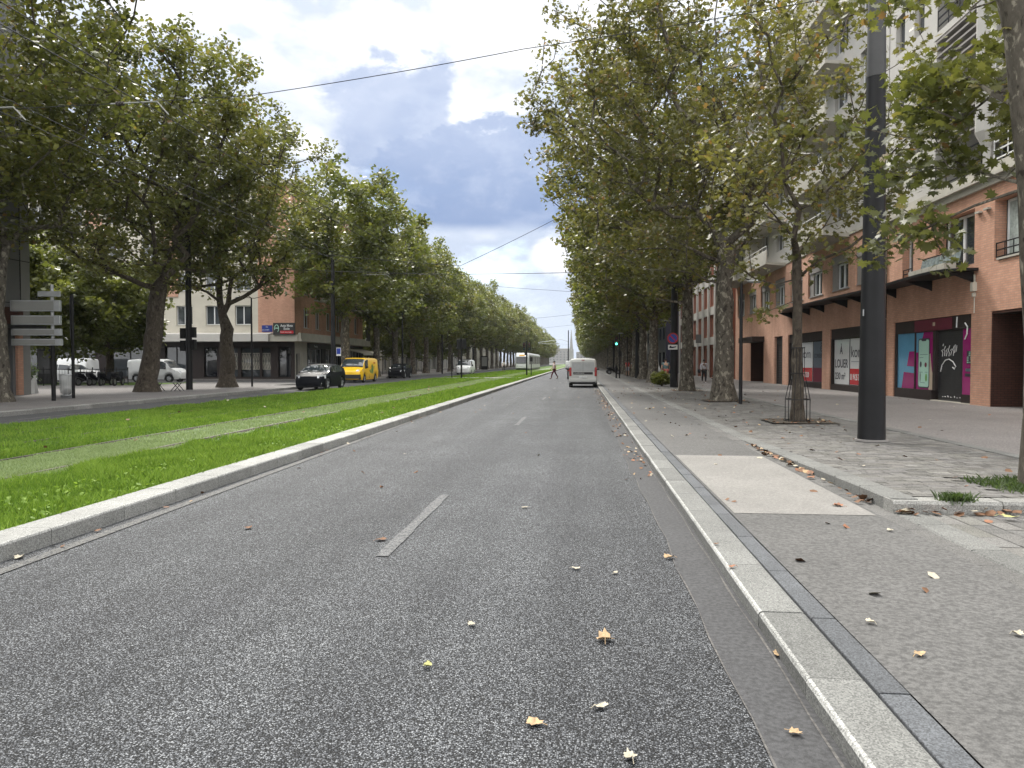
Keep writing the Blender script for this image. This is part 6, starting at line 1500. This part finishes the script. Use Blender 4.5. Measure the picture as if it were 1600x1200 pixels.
# direction sign panels on the left
x, y = G(84, 626, .15); D_ = math.hypot(x, y); rz = math.atan2(y, x)-math.pi/2
t = thing('direction_sign', 'stack of grey backed direction signs on a two-tone post', 'sign', (x, y, .15), .12)
MB().tube([(0,0,0),(0,0,2.35)], .075, 12).build('post', A['dark'], t); 
k_ = D_/1200*1.0
def zz(v): return 1.6+(566-v)/1200*(y*math.cos(PSI)-x*math.sin(PSI))-.15
for (v0, v1, xa, xb) in ((470,487,-1.42,.40),(493.5,508,-1.40,.40),(514,524.5,-1.40,.42),(529.5,540,-1.40,.44)):
    z1, z0 = zz(v0), zz(v1); pn = MB().box(xa, xb, -.24, -.09, z0, z1).build('sign_box', A['zinc'], t, bevel=.01)
    MB().box(xa+.05, xb-.22, -.252, -.2405, z0+.04, z1-.04).build('back_plate', A['greypanel2'], pn)
MB().box(-.42,.38,-.2,-.09,zz(464),zz(456)).build('sign_box', A['zinc'], t); MB().tube([(0,0,2.15),(0,0,zz(445))], .06, 12).build('post_sleeve', A['zinc'], t)
x, y = G(115, 622, .15); t = thing('traffic_sign', 'dark rectangular sign frame on a post beside the waste bag', 'sign', (x, y, .15), -.9); MB().tube([(0,0,0),(0,0,4.2)], .06, 12).build('post', A['dark'], t); mb = MB(); mb.box(-.62,-.08,-.05,.05,2.4,4.15); mb.build('frame', A['dark'], t); MB().box(-.58,-.12,-.06,-.051,2.45,4.1).build('panel', A['greypanel'], t)
# litter bin with see-through bag
x, y = G(104, 622, .15); t = thing('litter_bin', 'wire litter bin holding a translucent bag beside the dark post', 'litter bin', (x, y, .15)); mb = MB()
for z, r in ((.95,.26),(.12,.2)): mb.tube([(r*math.cos(q*.2618), r*math.sin(q*.2618), z) for q in range(25)], .018, 5, cap=False)
for k in range(8): a = k*math.pi/4; mb.tube([(.26*math.cos(a),.26*math.sin(a),.95),(.24*math.cos(a),.24*math.sin(a),.5),(.2*math.cos(a),.2*math.sin(a),.12)], .008, 4)
mb.box(-.24,.24,-.02,.02,.0,.1); mb.build('hoop_frame', A['zinc'], t)
bagm, nt, bb = newmat('translucent bag'); bb.inputs['Base Color'].default_value = (.55,.56,.55,1); bb.inputs['Roughness'].default_value = .35; bb.inputs['Alpha'].default_value = .55
mb = MB(); n = 16
prof = [(.255,.94),(.25,.8),(.22,.6),(.23,.4),(.2,.22),(.08,.12)]
for i, (r, z) in enumerate(prof): mb.v += [(r*(1+.08*math.sin(q*2.3+i))*math.cos(q*2*math.pi/n), r*(1+.08*math.sin(q*1.7+i))*math.sin(q*2*math.pi/n), z) for q in range(n)]
for i in range(len(prof)-1):
    for q in range(n): mb.f.append((i*n+q, i*n+(q+1)%n, (i+1)*n+(q+1)%n, (i+1)*n+q)); mb.mi.append(0)
mb.build('bag', bagm, t, smooth=True); mb = MB(); mb.ball((.02,0,.26), (.17,.15,.14), 10, 6); mb.build('rubbish', A['darkbrown'], t)
# folding bench
x, y = G(262, 611, .15); t = thing('bench', 'low bench on crossed steel legs right of the stout plane trunk', 'bench', (x, y, .15), .05)
mb = MB()
for k in range(4): mb.box(-.75,.75,-.22+k*.115,-.13+k*.115,.42,.455)
mb.build('seat', A['greypanel2'], t)
for sx in (-.5,.5):
    mb = MB(); mb.tube([(sx-.25,-.2,.0),(sx+.12,-.2,.42)], .02, 5); mb.tube([(sx+.25,-.2,.0),(sx-.12,-.2,.42)], .02, 5); mb.tube([(sx-.25,.2,.0),(sx+.12,.2,.42)], .02, 5); mb.tube([(sx+.25,.2,.0),(sx-.12,.2,.42)], .02, 5); mb.build('leg', A['dark'], t)
# planter and A-board by the tower shop
x, y = G(36, 615, .15); t = thing('planter', 'black round planter with a grey-green shrub by the tower entrance', 'planter', (x, y, .15)); mb = MB(); mb.tube([(0,0,0),(0,0,.72)], [.36,.45], 18); mb.build('tub', A['dark'], t)
mb = MB(); r_ = np.random.default_rng(5); C = r_.normal(0,1,(900,3))*np.array([.26,.26,.2])+np.array([0,0,1.0]); V_, kk_ = leaves_np(C, .1, PENT, None, 5); np_mesh('shrub', V_, np.arange(900*kk_), [kk_]*900, A['leaf_dark'], tone=r_.uniform(.2,.9,900), parent=t)
x, y = G(49, 615, .15); t = thing('pavement_board', 'small white A-board beside the black planter', 'board', (x, y, .15), .3); mb = MB(); mb.prism([(-.22,-.25,0),(.22,-.25,0),(.17,0,.85),(-.17,0,.85)], (0,.02,0)); mb.prism([(-.22,.25,0),(.22,.25,0),(.17,.02,.85),(-.17,.02,.85)], (0,.02,0)); mb.build('panel', A['white'], t)
# kiosk / dark advertising pillar behind the sign
x, y = G(74, 600, .15); t = thing('advert_pillar', 'tall black cabinet standing behind the direction sign post', 'cabinet', (x, y, .15)); MB().box(-.5,.5,-.3,.3,0,2.35).build('cabinet', A['dark'], t, bevel=.03); MB().box(-.42,.42,-.31,-.301,.7,2.2).build('door', A['cellar'], t)
# park railings, grass and low wall
def fence(name, label, p0, p1, h, n, mat='dark', z=.15, group=None, finial=False, step=.13):
    a, b = Vector((*p0, z)), Vector((*p1, z)); L = (b-a).length; rz = math.atan2(b.y-a.y, b.x-a.x); t = thing(name, label, 'fence', a, rz, group)
    for i in range(n+1): x = L*i/n; MB().box(x-.03,x+.03,-.03,.03,0,h+.08).build('post', A[mat], t)
    for i in range(n):
        mb = MB(); x0, x1 = L*i/n+.03, L*(i+1)/n-.03; mb.box(x0,x1,-.015,.015,h-.06,h-.02); mb.box(x0,x1,-.015,.015,.12,.16); q = max(2, int((x1-x0)/step))
        for k in range(1, q): xx = x0+(x1-x0)*k/q; mb.box(xx-.009,xx+.009,-.009,.009,.16,h-.06+(.12 if finial else 0))
        mb.build('rail_panel', A[mat], t)
    return t
fence('park_railing', 'low black railing along the small park, behind the litter bin', G(48,603,.15), G(200,601,.15), 1.05, 8)
tag(MB().quad((-46,46.5,.16),(-27.5,46.5,.16),(-27.5,53,.16),(-46,53,.16)).build('park_lawn', A['lawn']), kind='structure')
fence('railing', 'tall black railings in front of the low white house', (-23.5,80), (-23.5,118), 2.1, 12, finial=True, step=.25)
# low evergreen hedge behind it
t = thing('cafe_frame', 'white A-shaped stand and tables in the shade beyond the hatchback', 'stand', (-21.6, 84.5, .15)); mb = MB()
for k in range(3): mb.tube([(k*.7,0,0),(k*.7,0,.72)], .03, 6); mb.box(k*.7-.3,k*.7+.3,-.3,.3,.72,.75)
mb.build('table', A['zinc'], t)
# shelter and panels far along the left pavement
for i, (u, v) in enumerate(((757, 577.5),)):
    x, y = G(u, v, .15); t = thing('poster_stand', 'poster stand under the far left trees, between the white van and the tram', 'poster stand', (x, y, .15)); MB().box(-.65,.65,-.12,.12,.0,2.7).build('frame', A['dark'], t); MB().box(-.52,.52,-.13,-.121,.7,2.5).build('poster', A['greypanel2'], t)
x = -12.6; y = 118; t = thing('tram_shelter', 'grey steel tram stop shelter beyond the crossing', 'shelter', (-14.3+.2, 176, .1)); MB().box(-.4,1.6,0,9,2.5,2.6).build('roof', A['white'], t)
for yy in (.3,4.5,8.7): MB().box(-.3,-.2,yy-.05,yy+.05,0,2.5).build('post', A['zinc'], t)
MB().box(-.27,-.25,.4,8.6,.3,2.3).build('glass_wall', A['glass'], t)
# hazy spire at the end of the avenue
t = thing('church_spire', 'thin pale spire closing the view at the end of the avenue', 'spire', (G(893,566,1.5)[0] if False else -11.0, 860, 0)); MB().box(-2.6,2.6,-2.6,2.6,0,16).build('tower', A['greypanel2'], t); mb = MB(); mb.tube([(0,0,16),(0,0,38)], [2.0,.2], 8); mb.build('spire', A['greypanel2'], t)
simple = [(-60,930,50,18),(-6,950,40,14),(36,935,50,17)]
for i, (x, y, w, h) in enumerate(simple): far_block(x, y, w, 12, h, 'greypanel2', ['pale distant building at the end of the avenue, left of the spire','pale distant building straight at the end of the avenue','pale distant building at the end of the avenue, right side'][i])
# ------------------------------------------------------------------ people
A['skin_dark'] = plain('dark skin', (0.10,0.055,0.035), .55); A['skin'] = plain('light skin', (0.42,0.25,0.17), .55); A['hair'] = plain('dark hair', (0.015,0.012,0.010), .6)
for n_, c_ in (('cloth_grey',(0.34,0.33,0.35)),('cloth_black',(0.014,0.014,0.017)),('cloth_pink',(0.58,0.47,0.46)),('cloth_maroon',(0.10,0.012,0.02)),('cloth_teal',(0.10,0.17,0.18)),('cloth_red',(0.26,0.05,0.045)),('cloth_white',(0.55,0.55,0.54)),('cloth_scarlet',(0.5,0.04,0.05))): A[n_] = plain(n_, c_, .9, var=.12, scale=14)
def skinned(name, verts, edges, radii, mat, parent, root=0, sub=1):
    me = bpy.data.meshes.new(name); me.from_pydata(verts, edges, []); o = bpy.data.objects.new(name, me); COL.objects.link(o)
    m = o.modifiers.new('skin', 'SKIN'); m.use_smooth_shade = True
    for i, r in enumerate(radii):
        sv = me.skin_vertices[0].data[i]; sv.radius = (r, r) if not hasattr(r, '__len__') else r
        sv.use_root = (i == root)
    s = o.modifiers.new('sub', 'SUBSURF'); s.levels = sub; s.render_levels = sub
    dg = bpy.context.evaluated_depsgraph_get(); me2 = bpy.data.meshes.new_from_object(o.evaluated_get(dg)); bpy.data.objects.remove(o); me2.materials.clear(); me2.materials.append(A[mat] if isinstance(mat, str) else mat); me2.name = name
    me2.shade_smooth(); o2 = bpy.data.objects.new(name, me2); COL.objects.link(o2); o2.parent = parent; return o2
def person(label, loc, rz, h=1.68, step=.28, arm=(.15,-.15), bend=0.0, top='cloth_grey', bottom='cloth_black', skin='skin', shorts=False, hair_long=False, shoe='cloth_black', sleeve=.55, stout=1.0, bag=False, elbow=.25):
    """faces local -Y; step = stride length, arm = forward swing of (right, left) hand"""
    t = thing('person', label, 'person', loc, rz, 'people on the street', h/1.70); k = stout
    f = lambda x, y, z: (x, y, z)
    hipz = .90; lean = bend
    sh = 1.40
    J = dict(pel=f(0,0,.95), waist=f(0,-lean*.3,1.08), chest=f(0,-lean*.8,1.28), neck=f(0,-lean,1.44), head0=f(0,-lean*1.05,1.50), head=f(0,-lean*1.1-.01,1.60), crown=f(0,-lean*1.1,1.68))
    V, E, Rr, idx = [], [], [], {}
    def add(n, p, r, par=None):
        idx[n] = len(V); V.append(p); Rr.append(r)
        if par is not None: E.append((idx[par], idx[n]))
    add('pel', J['pel'], (.145*k,.115*k)); add('waist', J['waist'], (.125*k,.10*k), 'pel'); add('chest', J['chest'], (.155*k,.11*k), 'waist'); add('neck', J['neck'], .058, 'chest'); add('head0', J['head0'], .062, 'neck'); add('head', J['head'], (.078,.092), 'head0'); add('crown', J['crown'], (.062,.072), 'head')
    legs = {}; arms = {}
    for sg, nm in ((1,'l'),(-1,'r')):
        fw = step*sg/2; lift = .05 if fw > 0 else .0
        hip, kn, an, toe = f(sg*.085,0,.90), f(sg*.095,-fw*.7-.03,.50), f(sg*.09,-fw*1.25+.03,.09+ (0.0 if fw>0 else .05*abs(step)*3)), f(sg*.10,-fw*1.25-.15,.035)
        legs[nm] = (hip,kn,an,toe); add('hip'+nm, hip, .088*k, 'pel'); add('kn'+nm, kn, .056, 'hip'+nm); add('calf'+nm, tuple((np.array(kn)*.65+np.array(an)*.35)+np.array([0,.02,0])), .053, 'kn'+nm); add('an'+nm, an, .036, 'calf'+nm); add('toe'+nm, toe, .034, 'an'+nm)
        sw = arm[0] if sg < 0 else arm[1]
        s0, el, wr_ = f(sg*.175*k,-lean*.9,1.385), f(sg*.235*k,-lean*.8-sw*.45,1.13), f(sg*.24*k,-lean*.7-sw-elbow*.35,.90+abs(sw)*.25)
        arms[nm] = (s0, el, wr_); add('sh'+nm, s0, .062, 'chest'); add('el'+nm, el, .042, 'sh'+nm); add('wr'+nm, wr_, .027, 'el'+nm)
        d = np.array(wr_)-np.array(el); d /= np.linalg.norm(d); palm = np.array(wr_)+d*.055; add('pa'+nm, tuple(palm), (.034,.018), 'wr'+nm)
        for q in range(4):
            off = np.array([0,(q-1.5)*.019,0]); ln = (.062,.072,.068,.05)[q]; b0 = palm+d*.03+off
            add('f%s%d' % (nm,q), tuple(b0), .009, 'pa'+nm); add('g%s%d' % (nm,q), tuple(b0+d*ln*.55+np.array([-sg*.006,0,0])), .008, 'f%s%d' % (nm,q)); add('h%s%d' % (nm,q), tuple(b0+d*ln+np.array([-sg*.022,0,0])), .007, 'g%s%d' % (nm,q))
        th = palm+np.array([-sg*.008,-.034,.01]); add('t'+nm, tuple(th), .010, 'pa'+nm); add('u'+nm, tuple(th+d*.035+np.array([-sg*.01,-.014,0])), .009, 't'+nm)
    body = skinned('body', V, E, Rr, skin, t, 0, 1)
    # face
    hc = Vector(J['head']); mb = MB(); mb.prism([(hc.x-.014,hc.y-.088,hc.z-.02),(hc.x+.014,hc.y-.088,hc.z-.02),(hc.x,hc.y-.088,hc.z+.03)], (0,-.022,-.004)); mb.build('nose', A[skin], body); mb = MB()
    for sg in (1,-1): mb.ball((hc.x+sg*.03, hc.y-.085, hc.z+.025), (.012,.008,.007), 8, 5)
    mb.build('eyes', A['ink'], body); MB().ball((hc.x,hc.y-.086,hc.z-.045), (.022,.008,.006), 8, 5).build('mouth', A['cloth_maroon'], body); mb = MB()
    for sg in (1,-1): mb.ball((hc.x+sg*.082, hc.y+.005, hc.z+.005), (.012,.02,.03), 8, 6)
    mb.build('ears', A[skin], body)
    mb = MB(); mb.ball((hc.x,hc.y+.018,hc.z+.045), (.095,.105,.09), 14, 10); hr = None
    if hair_long: mb.ball((hc.x,hc.y+.07,hc.z-.03), (.085,.05,.13), 12, 8)
    mb.build('hair', A['hair'], t, smooth=True)
    # clothes follow the body a little outside it
    Vt = [J['pel'], J['waist'], J['chest'], tuple(Vector(J['neck'])-Vector((0,0,.035)))]; Et = [(0,1),(1,2),(2,3)]; Rt = [(.165*k,.135*k),(.142*k,.12*k),(.17*k,.128*k),.07]
    for nm in 'lr':
        s0, el, w = arms[nm]; i = len(Vt); mid = tuple(np.array(el)*sleeve+np.array(s0)*(1-sleeve)) if sleeve <= 1 else None; Vt += [s0]; Rt += [.078]; Et += [(2,i)]
        if mid is not None: Vt += [mid]; Rt += [.066]; Et += [(i,i+1)]
        else: Vt += [el, tuple(np.array(w)*.85+np.array(el)*.15)]; Rt += [.056,.042]; Et += [(i,i+1),(i+1,i+2)]
    skinned('top', Vt, Et, Rt, top, t, 0, 1)
    Vt = [tuple(Vector(J['pel'])+Vector((0,0,.03)))]; Et = []; Rt = [(.16*k,.13*k)]
    for nm in 'lr':
        hp, kn, an, toe = legs[nm]; i = len(Vt)
        if shorts: Vt += [hp, tuple(np.array(kn)*.95+np.array(hp)*.05)]; Rt += [.108*k,.095*k]; Et += [(0,i),(i,i+1)]
        else: Vt += [hp, kn, tuple(np.array(an)+np.array([0,0,.03]))]; Rt += [.104*k,.072,.055]; Et += [(0,i),(i,i+1),(i+1,i+2)]
    skinned('trousers' if not shorts else 'shorts', Vt, Et, Rt, bottom, t, 0, 1)
    for nm in 'lr':
        hp, kn, an, toe = legs[nm]; skinned('shoe', [tuple(np.array(an)+np.array([0,.03,-.045])), (toe[0],toe[1],toe[2]+.01)], [(0,1)], [.046,.042], shoe, t, 0, 1)
    if bag:
        e = arms['r'][1]; o = thing('handbag', 'dark handbag hanging from the arm of the woman in the grey top', 'bag', (0,0,0)); o.parent = None
        o.location = Vector(loc)+Matrix.Rotation(rz,3,'Z')@Vector((e[0]-.10,e[1],.72))
        MB().box(-.08,.08,-.17,.17,0,.26).build('pouch', A['cloth_black'], o, bevel=.03); mb = MB(); mb.tube([(0,-.12,.25),(0,-.05,.5),(.04,0,.62),(0,.05,.5),(0,.12,.25)], .012, 5); mb.build('strap', A['cloth_black'], o)
    return t
def pf(u, v, z): x, y = G(u, v, z); return (x, y, z)
person('pedestrian in a pale top and dark red trousers crossing left of the silver van', pf(866,592.2,0.0), R(-75), 1.72, .55, (.2,-.2), top='cloth_pink', bottom='cloth_maroon', skin='skin')
person('woman in a grey top and black trousers walking towards us on the right footway', pf(1100,598.4,ZW), .1, 1.66, .22, (.12,.05), top='cloth_grey', bottom='cloth_black', skin='skin_dark', hair_long=False, sleeve=1.5, stout=1.16, bag=True, shoe='cloth_white')
person('person in a pale top half hidden by the thick plane trunk, leaning forward', pf(1118.5,593,ZW), R(100), 1.66, .6, (.25,-.2), bend=.12, top='cloth_white', bottom='cloth_black')
person('person in a teal shirt and dusty red shorts walking away on the right footway', pf(1040,598.5,ZW), R(185), 1.72, .3, (.1,-.1), top='cloth_teal', bottom='cloth_red', shorts=True, stout=1.2, skin='skin')
person('far person in a scarlet top on the right footway', pf(980.5,587.5,ZW), R(10), 1.7, .3, top='cloth_scarlet', bottom='cloth_grey', shorts=True)
person('far person in pale clothes beside the dark mast on the right footway', pf(989.5,587.5,ZW), R(180), 1.7, .3, top='cloth_grey', bottom='cloth_grey')
person('far person standing on the left pavement by the twin-headed traffic light', pf(787,580.5,.15), R(30), 1.7, .2, top='cloth_white', bottom='cloth_black')

# ------------------------------------------------------------------ fallen leaves
leafm = []
for n_, c_ in (('fallen leaf tan',(0.36,0.25,0.14)),('fallen leaf pale',(0.38,0.34,0.26)),('fallen leaf brown',(0.14,0.07,0.035)),('fallen leaf rust',(0.24,0.11,0.06)),('fallen leaf yellow',(0.38,0.37,0.15))): leafm.append(plain(n_, c_, .8, var=.3, scale=30))
def curled(seed, size, mat, loc, rz, label):
    r = random.Random(seed); mb = MB(); c = r.uniform(.1,.45); P = []
    el_ = r.uniform(.55,1.0); pts = [Vector((p[0]*.45+.26*p[0]/math.hypot(p[0],p[1]), p[1]*.45+.26*p[1]/math.hypot(p[0],p[1]), 0)) for p in LOBED]; pts = [Vector((p.x*el_*(.85+.3*r.random()), p.y*(.85+.3*r.random()), 0))*size*1.15 for p in pts]; a = r.uniform(0,3.14); ax = Vector((math.cos(a), math.sin(a), 0))
    for p in pts:
        d = p.dot(ax); P.append((p.x*(1-.25*c), p.y*(1-.25*c), .006+abs(d)*abs(d)/size*c*2.2+r.uniform(0,.006)))
    ctr = (0,0,.004)
    for i in range(len(P)): mb.poly([ctr, P[i], P[(i+1)%len(P)]])
    mb.tube([(P[0][0],P[0][1],P[0][2]), (P[0][0]*1.3, P[0][1]*1.5, .006)], .002, 4)
    o = mb.build('fallen_leaf', leafm[mat]); o.location = loc; o.rotation_euler = (0,0,rz); return tag(o, label, 'leaf', 'fallen leaves')
SPOT = [(945,999,0,.125,0,'largest tan leaf on the asphalt near the middle of the foreground'),(835,1130,0,.085,0,'small curled tan leaf lowest on the asphalt in the foreground'),(668,1041,0,.055,4,'tiny yellowish leaf on the asphalt left of the middle'),(737,976,0,.06,1,'pale leaf on the asphalt left of the largest tan leaf'),(939,1104,0,.08,1,'pale narrow leaf below the largest tan leaf'),(984,1183,0,.07,1,'pale leaf at the very bottom of the picture'),(1045,871,.004,.10,0,'yellow-tan leaf lying on the smooth strip by the right kerb'),(1216,1021,.004,.11,0,'curled tan leaf caught against the foot of the right kerb'),(1243,1145,.004,.06,0,'small tan leaf on the smooth strip nearest the camera'),(1437,1022,ZP,.08,0,'tan leaf on the cycle path nearest the camera'),(1360,972,ZP,.07,1,'pale leaf on the cycle path above the tan one'),(1142,886,ZP,.07,3,'rust leaf on the granite top of the right kerb'),(1391,829,ZP,.075,1,'pale leaf on the cycle path just below the pale slab'),(1578,808,.13,.15,4,'big yellow-green leaf on the low setts by the right edge'),(596,843,0,.11,2,'dark brown leaf at the near end of the lane dash'),(596,762,0,.09,2,'dark stick-like leaf beyond the far end of the lane dash'),(820,793,0,.08,1,'pale leaf on the asphalt right of the lane dash'),(388,825,0,.09,2,'dark leaf on the asphalt right of the edge line'),(900,888,0,.07,1,'pale sliver of leaf left of the right gutter'),(961,895,0,.06,1,'second pale sliver of leaf nearer the right gutter'),(1308,790,ZP,.13,3,'rust leaf at the near right corner of the pale slab'),(1118,850,ZP,.05,2,'small brown leaf on the kerb beside the bluestone strip'),(30,871,0,.12,1,'pale leaf in the left gutter below the grass kerb'),(1590,991,ZP,.07,1,'pale leaf on the cycle path at the right edge')]
for i, (u, v, z, s, m, l) in enumerate(SPOT):
    x, y = G(u, v, z+.01); curled(i, s*.85, m, (x, y, z+.006), i*1.3, l)
def litter(name, label, pts, seed, size=.07):
    r = np.random.default_rng(seed); C = np.array(pts); n = len(C); V_, kk = leaves_np(C, size, PENT, None, seed, flat=2.5)
    mi = r.choice([0,1,2,2,2,3,2], n); return tag(np_mesh(name, V_, np.arange(n*kk), [kk]*n, leafm, midx=mi), label, 'leaf litter', kind='stuff')
r = np.random.default_rng(8); pts = []
for i in range(330):
    y = 10+36*r.random()**.9; pts.append((XR-.05-abs(r.normal(0,.15)), y, .012+.015*r.random()))
for i in range(60): pts.append((r.uniform(-4.4,.8), r.uniform(10,60), .015))
for i in range(30): pts.append((-4.62+abs(r.normal(0,.1))+.03, r.uniform(5,50), .02))
litter('gutter_leaves', 'scattering of small dry leaves along the right gutter and over the asphalt', pts, 1, .055)
pts = [(r.uniform(3.0,10.5), 7.86-abs(r.normal(0,.05)), ZP+.02+.05*r.random()) for i in range(150)]
for i in range(60): y = r.uniform(8,14); pts.append((XP1-.03-abs(r.normal(0,.06)), y, ZP+.02+.02*r.random()))
litter('kerb_leaves', 'drift of brown leaves along the foot of the raised corner kerb', pts, 2, .085)
pts = [(r.uniform(1.5,2.9), r.uniform(3,45), ZP+.012) for i in range(80)]+[(r.uniform(3.4,6.6), r.uniform(9,60), ZW+.10*max(0,(15-9)/7)*0+.02+.09*0) for i in range(0)]
for i in range(200): x, y = r.uniform(3.5,6.6), r.uniform(8.4,60); pts.append((x, y, zs(x,y)+.012))
for i in range(60): pts.append((r.uniform(3.5,8), r.uniform(2,7.7), ZP+.018))
for i in range(60): pts.append((r.uniform(7.2,13), r.uniform(16,60), ZW+.008))
for q in pits[1:]:
    for i in range(50): pts.append((r.uniform(q[0],q[1]), r.uniform(q[2],q[3]), ZW+.02))
litter('pavement_leaves', 'thin scatter of dry leaves over the right pavement and cycle path', pts, 3, .075)
pts = [(r.uniform(XG,-5.1), r.uniform(5,50), .14+.02*r.random()) for i in range(90)]
litter('lawn_leaves', 'few dry leaves lying on the tram lawn', pts, 4, .09)
# clover-like flecks at the lawn's near edge
pts = np.stack([np.random.default_rng(3).uniform(-6.2,-5.03,2600), 5+20*np.random.default_rng(4).random(2600)**1.2, np.random.default_rng(5).uniform(.09,.15,2600)],1)
V_, kk = leaves_np(pts, .045, PENT, None, 9, flat=1.2)
tag(np_mesh('lawn_clover', V_, np.arange(2600*kk), [kk]*2600, A['blade'], tone=np.random.default_rng(6).uniform(.55,.93,2600)), 'yellowish clover leaves edging the lawn along the granite kerb', 'ground cover', kind='stuff')

# ------------------------------------------------------------------ air
me = bpy.data.meshes.new('haze'); mbh = MB().box(-160, 70, -45, 1150, -1.3, 46); me.from_pydata(mbh.v, [], mbh.f)
hm = bpy.data.materials.new('air'); hm.use_nodes = True; hm.node_tree.nodes.clear()
pv = hm.node_tree.nodes.new('ShaderNodeVolumePrincipled'); pv.inputs['Color'].default_value = (.86,.90,.95,1); pv.inputs['Density'].default_value = 0.00011; pv.inputs['Anisotropy'].default_value = .2
ho = hm.node_tree.nodes.new('ShaderNodeOutputMaterial'); hm.node_tree.links.new(pv.outputs[0], ho.inputs['Volume']); me.materials.append(hm)
hzo = bpy.data.objects.new('haze', me); COL.objects.link(hzo); tag(hzo, 'thin summer haze over the whole avenue', 'haze', kind='stuff')
# ------------------------------------------------------------------ render settings
scene.render.engine = 'CYCLES'
c = scene.cycles; c.max_bounces = 7; c.diffuse_bounces = 3; c.glossy_bounces = 3; c.transmission_bounces = 4; c.transparent_max_bounces = 8
